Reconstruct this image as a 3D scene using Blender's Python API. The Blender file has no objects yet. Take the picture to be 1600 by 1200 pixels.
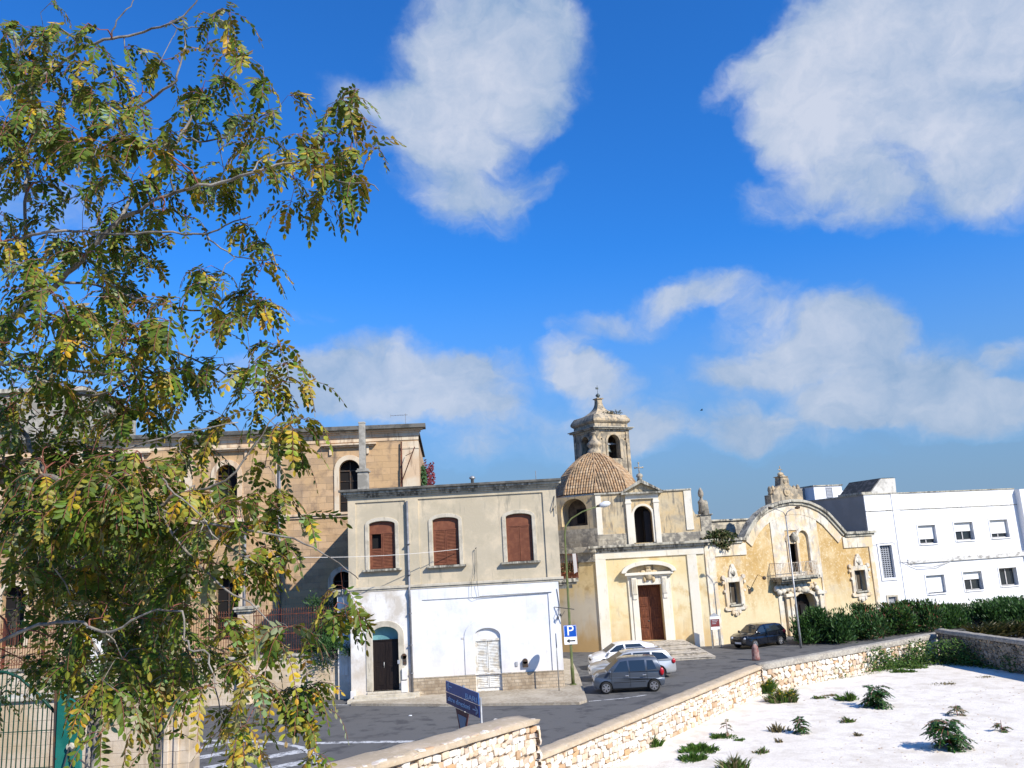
import bpy, math, random
from mathutils import Vector, Matrix, noise
from mathutils.geometry import tessellate_polygon
R = math.radians
rnd = random.Random(7)
S = bpy.context.scene
C = S.collection

# ------------------------------------------------------------------ camera
CAMH = 7.0
FPX = 1293.0
_n = math.sqrt(350**2 + 6300**2 + FPX**2)
_Z = Vector((-350/_n, 6300/_n, -FPX/_n))            # world up seen from the camera (right, up, back)
_Y = Vector((0, 0, -1)) - _Z*_Z.dot(Vector((0, 0, -1))); _Y.normalize()
_X = _Y.cross(_Z)
cam_d = bpy.data.cameras.new('camera'); cam = bpy.data.objects.new('camera', cam_d); C.objects.link(cam)
cam_d.lens = 36*FPX/1600; cam_d.sensor_width = 36; cam_d.clip_start = .1; cam_d.clip_end = 5000
cam.matrix_world = Matrix((( _X.x, _X.y, _X.z, 0), (_Y.x, _Y.y, _Y.z, 0), (_Z.x, _Z.y, _Z.z, CAMH), (0, 0, 0, 1)))
S.camera = cam

def ray(px, py):
    v = Vector((px-800, 600-py, -FPX))
    return Vector((_X.dot(v), _Y.dot(v), _Z.dot(v))).normalized()
def G(px, py, z=0.):                                  # the point of a level plane seen at a photo pixel
    r = ray(px, py); t = (z-CAMH)/r.z
    return Vector((r.x*t, r.y*t, z))
def AT(px, py, y):                                    # the point at a forward distance
    r = ray(px, py); t = y/r.y
    return Vector((r.x*t, y, CAMH+r.z*t))

# ------------------------------------------------------------------ light
SUN_H = Vector((.73, -.68)); SUN_EL = R(37)
S.view_settings.view_transform = 'Standard'; S.view_settings.look = 'None'; S.view_settings.gamma = 1
S.view_settings.exposure = .46
sl = bpy.data.lights.new('sun', 'SUN'); sl.energy = 4.7; sl.angle = R(.5); sl.color = (1, .945, .85)
so = bpy.data.objects.new('sun', sl); C.objects.link(so); so.location = (60, -50, 80)
sdir = Vector((SUN_H.x*math.cos(SUN_EL), SUN_H.y*math.cos(SUN_EL), math.sin(SUN_EL)))
so.rotation_euler = sdir.to_track_quat('Z', 'Y').to_euler()

SKY_GAIN = (.27, 1.03, 1.98)
CLOUDS = [  # photo px centre, radii, tilt, weight : used only as sky directions
 (765,40,120,95,0,1.1),(735,150,125,95,10,1.0),(640,190,105,55,10,.7),(560,150,60,35,0,.45),(705,265,95,70,0,.85),(740,330,75,40,0,.5),
 (825,295,50,25,-20,.5),(865,70,55,90,0,.55),(830,170,45,45,0,.45),
 (1440,40,220,100,0,1.3),(1330,110,150,95,-10,1.1),(1250,185,85,60,0,.9),(1165,115,60,28,-35,.6),(1360,215,150,75,10,.9),(1540,130,130,120,0,1.1),
 (1580,270,100,75,0,.9),(1290,305,130,45,0,.5),(1450,310,130,45,0,.55),
 (585,585,130,64,-5,1.25),(500,600,90,42,0,.9),(740,600,85,56,0,1.25),(735,568,28,26,0,.6),(640,645,190,35,0,.6),(395,590,60,28,0,.5),
 (900,575,62,42,10,1.1),(945,605,58,42,20,1.0),(880,640,110,45,0,.35),
 (1010,500,100,28,-12,.65),(1090,462,75,28,-15,.75),(1170,470,80,30,10,.5),(920,510,60,22,0,.35),
 (1340,505,70,48,10,1.1),(1240,540,130,55,0,.75),(1140,575,60,28,0,.7),(1360,570,150,60,10,.8),(1190,600,90,35,0,.6),(1450,600,110,45,0,.6),
 (1160,668,70,38,0,1.35),(1015,672,66,36,0,1.1),(1285,650,75,42,0,1.1),(1350,630,75,38,0,1.1),(1535,650,85,42,0,1.2),(1440,640,80,40,0,.8),(1100,600,90,40,0,.4),(1580,555,42,26,0,.8),(1580,615,45,18,0,.8),
 (1180,705,60,22,0,.6),(1300,705,70,20,0,.4),(870,690,130,40,0,.7),(720,700,80,34,0,.6),(470,500,50,18,-10,.25),(60,330,180,60,0,.6),(60,620,120,60,0,.5)]
def build_world():
    W = bpy.data.worlds.new('World'); S.world = W; W.use_nodes = True
    nt = W.node_tree; N = nt.nodes; L = nt.links; N.clear()
    out = N.new('ShaderNodeOutputWorld'); bg = N.new('ShaderNodeBackground'); L.new(bg.outputs[0], out.inputs[0])
    sky = N.new('ShaderNodeTexSky'); sky.sky_type = 'NISHITA'; sky.sun_disc = False
    sky.sun_elevation = SUN_EL; sky.sun_rotation = math.atan2(SUN_H.x, SUN_H.y); sky.altitude = 100; sky.air_density = 1.15; sky.dust_density = .3; sky.ozone_density = 3.5
    def math_(op, a, b=None, c=None):
        m = N.new('ShaderNodeMath'); m.operation = op
        for i, v in enumerate((a, b, c)):
            if v is None: continue
            if isinstance(v, (int, float)): m.inputs[i].default_value = v
            else: L.new(v, m.inputs[i])
        return m.outputs[0]
    tint = N.new('ShaderNodeMix'); tint.data_type = 'RGBA'; tint.blend_type = 'MULTIPLY'; tint.inputs[0].default_value = 1
    L.new(sky.outputs[0], tint.inputs[6]); tint.inputs[7].default_value = (*SKY_GAIN, 1)
    tc = N.new('ShaderNodeTexCoord'); D = tc.outputs['Generated']
    # warp the direction a little so that edges billow
    nw = N.new('ShaderNodeTexNoise'); nw.inputs['Scale'].default_value = 9; nw.inputs['Detail'].default_value = 5; nw.inputs['Roughness'].default_value = .6
    L.new(D, nw.inputs['Vector'])
    vs = N.new('ShaderNodeVectorMath'); vs.operation = 'SUBTRACT'; L.new(nw.outputs['Color'], vs.inputs[0]); vs.inputs[1].default_value = (.5, .5, .5)
    vm = N.new('ShaderNodeVectorMath'); vm.operation = 'MULTIPLY_ADD'; L.new(vs.outputs[0], vm.inputs[0]); vm.inputs[1].default_value = (.075, .075, .075); L.new(D, vm.inputs[2])
    Dw = vm.outputs[0]
    tot = None
    for (cx, cy, rx, ry, rot, w) in CLOUDS:
        c = ray(cx, cy); f = c.normalized()
        rt = f.cross(Vector((0, 0, 1))).normalized(); up = rt.cross(f)
        a = R(rot+3); r2 = rt*math.cos(a)+up*-math.sin(a); u2 = rt*math.sin(a)+up*math.cos(a)
        M = Matrix((r2, u2, -f)).transposed()
        mp = N.new('ShaderNodeMapping'); mp.vector_type = 'TEXTURE'; L.new(Dw, mp.inputs[0])
        mp.inputs['Location'].default_value = c; mp.inputs['Rotation'].default_value = M.to_euler()
        dist = math.sqrt((cx-800)**2+(cy-600)**2+FPX**2)
        mp.inputs['Scale'].default_value = (rx*1.28/dist, ry*1.28/dist, .5)
        ln = N.new('ShaderNodeVectorMath'); ln.operation = 'LENGTH'; L.new(mp.outputs[0], ln.inputs[0])
        v = math_('MULTIPLY', ln.outputs['Value'], ln.outputs['Value'])
        v = math_('SUBTRACT', 1, v); v = math_('MAXIMUM', v, 0)
        tot = math_('MULTIPLY', v, w) if tot is None else math_('MULTIPLY_ADD', v, w, tot)
    n2 = N.new('ShaderNodeTexNoise'); n2.inputs['Scale'].default_value = 5.5; n2.inputs['Detail'].default_value = 9; n2.inputs['Roughness'].default_value = .58
    mp2 = N.new('ShaderNodeMapping'); mp2.inputs['Scale'].default_value = (1, 1, 1.5); L.new(Dw, mp2.inputs[0]); L.new(mp2.outputs[0], n2.inputs['Vector'])
    fb = math_('SUBTRACT', n2.outputs[0], .5)
    n4 = N.new('ShaderNodeTexNoise'); n4.inputs['Scale'].default_value = 19; n4.inputs['Detail'].default_value = 10; n4.inputs['Roughness'].default_value = .62; n4.inputs['Distortion'].default_value = .6
    L.new(mp2.outputs[0], n4.inputs['Vector']); f4 = math_('SUBTRACT', n4.outputs[0], .5)
    dens = math_('MULTIPLY_ADD', fb, 1.5, tot); dens = math_('MULTIPLY_ADD', f4, 1.0, dens)
    mr = N.new('ShaderNodeMapRange'); mr.interpolation_type = 'SMOOTHSTEP'; L.new(dens, mr.inputs[0])
    mr.inputs[1].default_value = .0; mr.inputs[2].default_value = 1.2; mr.inputs[4].default_value = .92
    gate = math_('MULTIPLY', tot, 6); gate = math_('MINIMUM', gate, 1)
    fac = math_('MULTIPLY', mr.outputs[0], gate)
    sx = N.new('ShaderNodeSeparateXYZ'); L.new(D, sx.inputs[0])
    # brightness of the cloud itself: billows and hollows
    n3 = N.new('ShaderNodeTexNoise'); n3.inputs['Scale'].default_value = 9; n3.inputs['Detail'].default_value = 9; n3.inputs['Roughness'].default_value = .6; L.new(Dw, n3.inputs['Vector'])
    b3 = math_('SUBTRACT', n3.outputs[0], .5); b3 = math_('MULTIPLY', b3, 3.0); b3 = math_('MULTIPLY_ADD', f4, 1.3, b3); b3 = math_('MULTIPLY_ADD', tot, .22, b3)
    cr = N.new('ShaderNodeMix'); cr.data_type = 'RGBA'; cr.inputs[6].default_value = (2.7, 4.1, 6.2, 1); cr.inputs[7].default_value = (6.4, 6.9, 8.0, 1)
    m3 = N.new('ShaderNodeMapRange'); L.new(b3, m3.inputs[0]); m3.inputs[1].default_value = -.45; m3.inputs[2].default_value = .85; L.new(m3.outputs[0], cr.inputs[0])
    mx = N.new('ShaderNodeMix'); mx.data_type = 'RGBA'; L.new(fac, mx.inputs[0]); L.new(tint.outputs[2], mx.inputs[6]); L.new(cr.outputs[2], mx.inputs[7])
    # the low haze bank, hiding the sky more and the bright billows less
    hz = N.new('ShaderNodeMapRange'); hz.interpolation_type = 'SMOOTHSTEP'; L.new(sx.outputs['Z'], hz.inputs[0]); hz.inputs[1].default_value = .36; hz.inputs[2].default_value = .0; hz.inputs[4].default_value = .97
    hk = math_('MULTIPLY_ADD', fac, -.62, 1.0); hf = math_('MULTIPLY', hz.outputs[0], hk)
    mh = N.new('ShaderNodeMix'); mh.data_type = 'RGBA'; L.new(hf, mh.inputs[0]); L.new(mx.outputs[2], mh.inputs[6]); mh.inputs[7].default_value = (2.35, 3.6, 5.25, 1)
    L.new(mh.outputs[2], bg.inputs[0]); bg.inputs[1].default_value = .075
build_world()

# ------------------------------------------------------------------ materials
def mat(name, base, layers=(), rough=.85, spec=.25, metal=0., bump=None, brick=None, island=None, attr=None, emit=None, coat=0., alpha=None, streak=None, trans=0., bdist=.02):
    """layers: (scale, colour, lo, hi, (sx,sy,sz), detail[, opacity]) ; brick: dict ; island: colours picked per loose piece"""
    m = bpy.data.materials.new(name); m.use_nodes = True
    nt = m.node_tree; N = nt.nodes; L = nt.links
    b = N['Principled BSDF']; b.inputs['Roughness'].default_value = rough; b.inputs['Metallic'].default_value = metal
    b.inputs['Specular IOR Level'].default_value = spec; b.inputs['Coat Weight'].default_value = coat
    tc = N.new('ShaderNodeTexCoord'); V = tc.outputs['Object']
    col = None
    if attr:
        a = N.new('ShaderNodeAttribute'); a.attribute_name = attr; col = a.outputs['Color']
    elif island:
        g = N.new('ShaderNodeNewGeometry'); r = N.new('ShaderNodeValToRGB'); L.new(g.outputs['Random Per Island'], r.inputs[0])
        el = r.color_ramp.elements; r.color_ramp.interpolation = 'LINEAR'
        while len(el) < len(island): el.new(.5)
        for i, c in enumerate(island): el[i].position = i/(len(island)-1); el[i].color = (*c, 1)
        col = r.outputs[0]
    brick_fac = None
    if brick:
        sp = N.new('ShaderNodeSeparateXYZ'); L.new(V, sp.inputs[0]); cb = N.new('ShaderNodeCombineXYZ')
        L.new(sp.outputs[brick.get('u', 'X')], cb.inputs[0]); L.new(sp.outputs['Z'], cb.inputs[1])
        bt = N.new('ShaderNodeTexBrick'); L.new(cb.outputs[0], bt.inputs['Vector']); bt.inputs['Scale'].default_value = 1
        bt.inputs['Color1'].default_value = (*brick['c1'], 1); bt.inputs['Color2'].default_value = (*brick['c2'], 1); bt.inputs['Mortar'].default_value = (*brick['m'], 1)
        bt.inputs['Mortar Size'].default_value = brick.get('ms', .012); bt.inputs['Brick Width'].default_value = brick['w']; bt.inputs['Row Height'].default_value = brick['h']
        bt.inputs['Mortar Smooth'].default_value = .3; bt.inputs['Bias'].default_value = brick.get('bias', 0)
        col = bt.outputs['Color']; brick_fac = bt.outputs['Fac']
    for ly in layers:
        sc, c, lo, hi = ly[:4]; hi = lo+(hi-lo)*.6; lo -= .025; hi -= .035; st = ly[4] if len(ly) > 4 else (1, 1, 1); de = ly[5] if len(ly) > 5 else 6; op = ly[6] if len(ly) > 6 else 1
        mp = N.new('ShaderNodeMapping'); L.new(V, mp.inputs[0]); mp.inputs['Scale'].default_value = st; mp.inputs['Location'].default_value = (sc*3.1, hi*11, lo*17)
        n = N.new('ShaderNodeTexNoise'); L.new(mp.outputs[0], n.inputs['Vector']); n.inputs['Scale'].default_value = sc; n.inputs['Detail'].default_value = de; n.inputs['Roughness'].default_value = .62
        mr = N.new('ShaderNodeMapRange'); L.new(n.outputs[0], mr.inputs[0]); mr.inputs[1].default_value = lo; mr.inputs[2].default_value = hi; mr.inputs[4].default_value = op
        x = N.new('ShaderNodeMix'); x.data_type = 'RGBA'; L.new(mr.outputs[0], x.inputs[0]); x.inputs[7].default_value = (*c, 1)
        if col is None: x.inputs[6].default_value = (*base, 1)
        else: L.new(col, x.inputs[6])
        col = x.outputs[2]
    if streak:   # weathering that belongs to a height band of the thing: (z_lo, z_hi, colour, opacity)
        for (z0, z1, c, op) in streak:
            sp2 = N.new('ShaderNodeSeparateXYZ'); L.new(V, sp2.inputs[0])
            n = N.new('ShaderNodeTexNoise'); mp = N.new('ShaderNodeMapping'); L.new(V, mp.inputs[0]); mp.inputs['Scale'].default_value = (1.6, 1.6, .5); L.new(mp.outputs[0], n.inputs['Vector']); n.inputs['Scale'].default_value = 1.3; n.inputs['Detail'].default_value = 7
            ma = N.new('ShaderNodeMath'); ma.operation = 'MULTIPLY_ADD'; L.new(n.outputs[0], ma.inputs[0]); ma.inputs[1].default_value = 1.8*(z0-z1); L.new(sp2.outputs['Z'], ma.inputs[2])
            mr = N.new('ShaderNodeMapRange'); L.new(ma.outputs[0], mr.inputs[0]); mr.inputs[1].default_value = z0+.9*(z0-z1); mr.inputs[2].default_value = z1+.9*(z0-z1); mr.inputs[4].default_value = op
            x = N.new('ShaderNodeMix'); x.data_type = 'RGBA'; L.new(mr.outputs[0], x.inputs[0]); x.inputs[7].default_value = (*c, 1)
            if col is None: x.inputs[6].default_value = (*base, 1)
            else: L.new(col, x.inputs[6])
            col = x.outputs[2]
    if col is None: b.inputs['Base Color'].default_value = (*base, 1)
    else: L.new(col, b.inputs['Base Color'])
    if emit: b.inputs['Emission Color'].default_value = (*emit[0], 1); b.inputs['Emission Strength'].default_value = emit[1]
    if trans:
        t = N.new('ShaderNodeBsdfTranslucent'); ms = N.new('ShaderNodeMixShader'); ms.inputs[0].default_value = trans
        if col is None: t.inputs[0].default_value = (*base, 1)
        else: L.new(col, t.inputs[0])
        L.new(b.outputs[0], ms.inputs[1]); L.new(t.outputs[0], ms.inputs[2]); L.new(ms.outputs[0], N['Material Output'].inputs[0])
    if bump:
        n = N.new('ShaderNodeTexNoise'); L.new(V, n.inputs['Vector']); n.inputs['Scale'].default_value = bump[0]; n.inputs['Detail'].default_value = 8; n.inputs['Roughness'].default_value = .65
        h = n.outputs[0]
        if brick_fac is not None:
            mm = N.new('ShaderNodeMath'); mm.operation = 'MULTIPLY_ADD'; L.new(brick_fac, mm.inputs[0]); mm.inputs[1].default_value = -1.2; L.new(h, mm.inputs[2]); h = mm.outputs[0]
        bp = N.new('ShaderNodeBump'); bp.inputs['Strength'].default_value = bump[1]; bp.inputs['Distance'].default_value = bdist; L.new(h, bp.inputs['Height']); L.new(bp.outputs[0], b.inputs['Normal'])
    return m
V3 = (2.2, 2.2, .35)
M = {}
M['house_cream'] = mat('house_cream', (.60, .50, .35), [(1.1, (.50, .43, .31), .44, .72), (.5, (.48, .41, .29), .48, .68), (1.3, (.20, .19, .155), .60, .84, V3, 8, .6)], bump=(9, .35))
M['white_wash'] = mat('white_wash', (.80, .79, .77), [(.7, (.67, .67, .68), .5, .8), (1.6, (.56, .52, .47), .58, .80, V3, 8, .45), (5, (.64, .62, .60), .6, .8, (1, 1, 1), 9, .5)], rough=.7, bump=(7, .2), streak=[(2.2, 1.0, (.62, .52, .42), .35)])
M['old_wash'] = mat('old_wash', (.78, .75, .70), [(.9, (.56, .50, .42), .45, .75), (3.2, (.42, .38, .33), .6, .8, V3, 8, .5)], bump=(7, .35), streak=[(2.6, .6, (.56, .47, .36), .6)])
M['plinth'] = mat('plinth', (.4, .33, .22), [(1.2, (.22, .16, .10), .5, .8, (1, 1, 1), 6, .7)], brick=dict(c1=(.56, .46, .33), c2=(.42, .32, .21), m=(.30, .25, .19), w=.36, h=.155, ms=.013), bump=(14, .6))
M['paving'] = mat('paving', (.42, .36, .27), [(.6, (.30, .25, .18), .4, .7), (6, (.48, .42, .33), .5, .7, (1, 1, 1), 6, .6)], bump=(12, .4))
M['roof_edge'] = mat('roof_edge', (.08, .078, .07), [(2, (.15, .14, .12), .45, .7)], bump=(8, .4))
M['weathered'] = mat('weathered', (.40, .37, .29), [(1.2, (.12, .11, .09), .45, .72), (3, (.50, .46, .37), .5, .75, V3)], bump=(8, .7))
M['trim_stone'] = mat('trim_stone', (.56, .50, .39), [(1.5, (.42, .37, .28), .48, .75), (4, (.25, .22, .17), .6, .8, V3, 8, .6)], bump=(10, .5))
M['brown_shutter'] = mat('brown_shutter', (.22, .082, .042), [(4, (.17, .06, .032), .4, .7)], rough=.55, bump=(20, .2))
M['white_shutter'] = mat('white_shutter', (.74, .72, .66), [(4, (.58, .52, .42), .5, .75)], rough=.55)
M['dark_wood'] = mat('dark_wood', (.010, .007, .007), [(3, (.018, .012, .010), .4, .7, (6, 6, .5))], rough=.45, bump=(16, .3))
M['church_wood'] = mat('church_wood', (.19, .062, .026), [(3, (.10, .032, .016), .4, .7, (5, 5, .5))], rough=.6, bump=(16, .4))
M['blue_panel'] = mat('blue_panel', (.17, .36, .38), [(2, (.12, .27, .29), .4, .7)], rough=.35)
M['void'] = mat('void', (.012, .011, .011), rough=.9)
M['glass'] = mat('glass', (.02, .026, .03), rough=.06, spec=.8)
M['curtain'] = mat('curtain', (.15, .12, .075), [(3, (.07, .055, .04), .4, .6, (4, 1, .2))], rough=.4)
M['palazzo'] = mat('palazzo', (.4, .3, .2), [(.35, (.54, .345, .165), .42, .7, (1, 1, 1), 6, .65), (1.4, (.30, .20, .12), .52, .8, (1, 1, 1), 8, .8), (1.0, (.13, .105, .085), .6, .85, V3, 8, .7)],
                   brick=dict(c1=(.54, .37, .225), c2=(.34, .235, .145), m=(.25, .19, .14), w=1.05, h=.42, ms=.014), bump=(5, .6))
M['palazzo_plain'] = mat('palazzo_plain', (.58, .42, .27), [(.6, (.62, .52, .38), .45, .7), (1.5, (.30, .21, .14), .55, .85, V3)], bump=(6, .4))
M['ashlar_pale'] = mat('ashlar_pale', (.6, .5, .4), [(1, (.50, .38, .24), .45, .75), (2.5, (.3, .22, .14), .6, .8, V3, 8, .5)], brick=dict(c1=(.66, .55, .42), c2=(.57, .46, .33), m=(.38, .30, .22), w=.72, h=.32, ms=.010), bump=(8, .5))
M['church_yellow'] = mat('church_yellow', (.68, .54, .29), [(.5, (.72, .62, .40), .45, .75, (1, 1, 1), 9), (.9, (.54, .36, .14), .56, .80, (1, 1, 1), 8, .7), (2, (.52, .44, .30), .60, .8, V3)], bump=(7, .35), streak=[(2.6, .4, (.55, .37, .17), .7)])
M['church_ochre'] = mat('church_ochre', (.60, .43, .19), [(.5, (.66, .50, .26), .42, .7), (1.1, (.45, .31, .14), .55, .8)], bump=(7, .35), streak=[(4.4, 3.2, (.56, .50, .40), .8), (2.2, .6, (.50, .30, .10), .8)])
M['church_white'] = mat('church_white', (.72, .67, .56), [(.8, (.66, .57, .40), .50, .8, (1, 1, 1), 8, .6), (2.6, (.40, .36, .29), .62, .82, V3, 8, .6)], bump=(8, .35))
M['church_upper'] = mat('church_upper', (.54, .44, .28), [(.6, (.58, .41, .20), .44, .74, (1, 1, 1), 9, .85), (1.2, (.35, .30, .22), .5, .80, (1, 1, 1), 9, .8), (2.2, (.18, .16, .13), .55, .76, V3, 8, .85)], brick=None, bump=(6, .6))
M['grey_stone'] = mat('grey_stone', (.36, .32, .25), [(.9, (.22, .20, .165), .45, .7), (2.4, (.50, .44, .33), .5, .7), (2.6, (.10, .09, .08), .6, .8, V3, 8, .8)],
                      brick=dict(c1=(.42, .37, .28), c2=(.33, .29, .22), m=(.24, .21, .17), w=.8, h=.36, ms=.01), bump=(7, .8))
M['tower_stone'] = mat('tower_stone', (.43, .355, .25), [(1.1, (.21, .18, .135), .46, .68), (3, (.10, .092, .08), .54, .74, V3, 8, .85), (2, (.48, .37, .23), .52, .72)], bump=(7, .7))
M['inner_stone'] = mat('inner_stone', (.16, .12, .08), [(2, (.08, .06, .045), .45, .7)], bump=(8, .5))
M['roof_tile'] = mat('roof_tile', (.5, .3, .15), [(.7, (.15, .11, .07), .54, .74, (1, 1, 1), 6, .8), (6, (.30, .2, .12), .5, .8, (1, 1, 1), 4, .4)], island=[(.40, .25, .13), (.47, .32, .18), (.34, .20, .10), (.50, .37, .23), (.27, .18, .11)], bump=(20, .3))
M['convent_ochre'] = mat('convent_ochre', (.50, .325, .125), [(.30, (.62, .48, .27), .46, .78, (1, 1, 1), 10), (1.4, (.42, .27, .10), .48, .76, (1, 1, 1), 10, .8), (7, (.68, .56, .36), .55, .76, (1, 1, 1), 10, .7), (.5, (.44, .37, .27), .60, .85, (1, 1, 1), 10, .8)], bump=(6, .6), streak=[(4.2, 1.8, (.66, .55, .34), .8)])
M['convent_white'] = mat('convent_white', (.66, .60, .49), [(.8, (.62, .48, .30), .46, .68), (1.8, (.44, .41, .36), .52, .74, (1, 1, 1), 8, .7), (2.2, (.28, .25, .20), .58, .78, V3, 8, .8)], bump=(7, .5))
M['modern_white'] = mat('modern_white', (.79, .78, .775), [(.5, (.72, .71, .70), .5, .8), (1.8, (.55, .53, .49), .58, .80, V3, 8, .45), (6, (.60, .58, .55), .62, .8, (1, 1, 1), 8, .5)], rough=.7, bump=(8, .12))
M['modern_dirty'] = mat('modern_dirty', (.66, .64, .60), [(2.2, (.30, .28, .25), .52, .75, (1, 1, 2), 9)], bump=(9, .4))
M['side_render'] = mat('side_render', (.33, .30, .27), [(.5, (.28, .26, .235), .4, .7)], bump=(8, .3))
M['bulkhead'] = mat('bulkhead', (.60, .57, .51), [(1.5, (.36, .34, .30), .5, .8)], bump=(8, .4))
M['bulkhead_roof'] = mat('bulkhead_roof', (.12, .11, .10), [(3, (.05, .05, .045), .4, .65)], bump=(8, .8))
M['blind'] = mat('blind', (.76, .745, .71), rough=.6)
M['frame_alu'] = mat('frame_alu', (.55, .52, .49), rough=.5)
M['iron'] = mat('iron', (.05, .045, .04), [(5, (.12, .06, .03), .5, .75)], rough=.7)
M['rust'] = mat('rust', (.20, .058, .028), [(4, (.09, .032, .022), .4, .7)], rough=.75)
M['pale_iron'] = mat('pale_iron', (.55, .50, .42), [(6, (.3, .18, .1), .5, .7)], rough=.6)
M['pipe'] = mat('pipe', (.26, .26, .27), [(3, (.18, .18, .19), .4, .7)], rough=.5, metal=.2)
M['cable'] = mat('cable', (.06, .06, .06), rough=.6)
M['cable_pale'] = mat('cable_pale', (.55, .52, .48), rough=.6)
M['lamp_green'] = mat('lamp_green', (.11, .135, .045), [(4, (.17, .17, .08), .5, .75)], rough=.5)
M['galv'] = mat('galv', (.42, .42, .41), [(5, (.3, .3, .29), .4, .7)], rough=.45, metal=.5)
M['lamp_glass'] = mat('lamp_glass', (.65, .66, .66), rough=.2)
M['sign_blue'] = mat('sign_blue', (.012, .085, .42), rough=.35)
M['sign_blue_sheen'] = mat('sign_blue_sheen', (.03, .105, .30), [(3, (.05, .13, .33), .4, .7)], rough=.3)  # the upper plate's reflection is put into this lighter blue
M['sign_navy'] = mat('sign_navy', (.010, .030, .135), rough=.3)
M['sign_white'] = mat('sign_white', (.86, .86, .86), rough=.45)
M['worn_step'] = mat('worn_step', (.46, .40, .31), [(1.5, (.22, .19, .15), .48, .72), (5, (.56, .50, .41), .5, .75)], bump=(10, .7))
M['sign_red'] = mat('sign_red', (.17, .035, .035), rough=.5)
M['sign_grey'] = mat('sign_grey', (.34, .35, .37), rough=.5)
M['sign_black'] = mat('sign_black', (.02, .02, .02), rough=.5)
M['asphalt'] = mat('asphalt', (.112, .108, .104), [(.25, (.115, .112, .108), .4, .65), (40, (.11, .11, .11), .55, .8, (1, 1, 1), 4), (1.1, (.066, .065, .066), .55, .75), (.5, (.065, .063, .062), .60, .66, (.3, 1.4, 1), 6, .45), (3.5, (.06, .058, .056), .68, .76, (1, 1, 1), 3, .5)], rough=.9, bump=(60, .4))
M['road_paint'] = mat('road_paint', (.55, .55, .54), [(5, (.16, .16, .16), .5, .72), (30, (.2, .2, .2), .55, .8)], rough=.8)
M['earth'] = mat('earth', (.33, .28, .20), [(.2, (.16, .15, .08), .45, .6), (1, (.40, .35, .26), .5, .7)], bump=(5, .6))
M['white_gravel'] = mat('white_gravel', (.78, .705, .60), [(.35, (.82, .75, .65), .4, .65), (1.3, (.66, .585, .48), .5, .8), (30, (.56, .50, .41), .55, .75, (1, 1, 1), 5), (.8, (.64, .56, .45), .62, .85, (1, 1, 1), 8, .6)], bump=(24, .35), bdist=.02)
M['dry_stone'] = mat('dry_stone', (.7, .6, .5), [(3.5, (.50, .33, .17), .60, .82), (12, (.50, .40, .28), .55, .85, (1, 1, 1), 6, .6)],
                     island=[(.70, .64, .54), (.76, .73, .66), (.62, .47, .30), (.75, .71, .63), (.50, .30, .15), (.72, .66, .56), (.57, .42, .27), (.77, .74, .68), (.42, .27, .15), (.74, .70, .62)], bump=(16, .8))
M['old_shaded_stone'] = mat('old_shaded_stone', (.2, .18, .15), [(3, (.10, .09, .07), .5, .75)], island=[(.30, .26, .20), (.20, .18, .14), (.36, .31, .24), (.16, .14, .11)], bump=(14, .8))  # stones darkened to put the right-hand wall's shade into colour; plain dark on the finial
M['mortar_earth'] = mat('mortar_earth', (.34, .21, .12), [(2, (.50, .40, .28), .4, .7)], bump=(10, .8))
M['concrete_cap'] = mat('concrete_cap', (.49, .385, .265), [(1.6, (.42, .33, .22), .4, .7), (8, (.54, .44, .32), .55, .85), (2.6, (.25, .22, .18), .62, .8)], bump=(14, .7))
M['concrete_cap_grey'] = mat('concrete_cap_grey', (.33, .30, .25), [(1.6, (.26, .23, .19), .4, .7), (8, (.42, .38, .30), .5, .75)], bump=(14, .7))
M['concrete'] = mat('concrete', (.40, .37, .31), [(2, (.26, .24, .2), .45, .7)], bump=(9, .5))
M['bark'] = mat('bark', (.24, .21, .175), [(14, (.11, .095, .08), .45, .7, (1, 1, .4)), (4, (.36, .33, .28), .5, .8)], bump=(40, .7), bdist=.01)
M['dark_bark'] = mat('dark_bark', (.13, .11, .10), [(8, (.07, .055, .045), .45, .7)], bump=(20, .6))
M['red_twig'] = mat('red_twig', (.22, .08, .055), rough=.7)
M['leaf'] = mat('leaf', (.1, .15, .03), attr='tint', rough=.5, spec=.25, trans=.24, layers=[(30, (.10, .10, .02), .6, .85, (1, 1, 1), 4, .35)])
M['shrub_leaf'] = mat('shrub_leaf', (.05, .1, .03), attr='tint', rough=.5, spec=.35, trans=.25)
M['green_paint'] = mat('green_paint', (.012, .125, .10), [(3, (.02, .17, .135), .45, .7), (9, (.08, .055, .03), .68, .75)], rough=.4)
M['green_wire'] = mat('green_wire', (.010, .055, .035), rough=.5)
M['tyre'] = mat('tyre', (.018, .018, .018), rough=.8)
M['rim'] = mat('rim', (.58, .58, .60), rough=.3, metal=.6)
M['rubber'] = mat('rubber', (.02, .02, .021), rough=.6)
M['tail_red'] = mat('tail_red', (.42, .012, .02), rough=.2, spec=.6)
M['headlamp'] = mat('headlamp', (.62, .64, .66), rough=.12, spec=.8)
M['plate'] = mat('plate', (.7, .7, .7), rough=.4)
M['terracotta'] = mat('terracotta', (.38, .12, .05), rough=.8)
M['bronze'] = mat('bronze', (.07, .085, .085), [(4, (.12, .14, .13), .45, .7)], rough=.5, metal=.6)
M['old_red'] = mat('old_red', (.24, .10, .085), [(5, (.34, .22, .19), .45, .7)], bump=(12, .5))
M['petal'] = mat('petal', (.62, .45, .03))
M['cloth'] = mat('cloth', (.5, .47, .45), rough=.9)
def paint(name, c, metal=.0, rough=.28): return mat(name, c, rough=rough, metal=metal, coat=.5, spec=.5)

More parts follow.
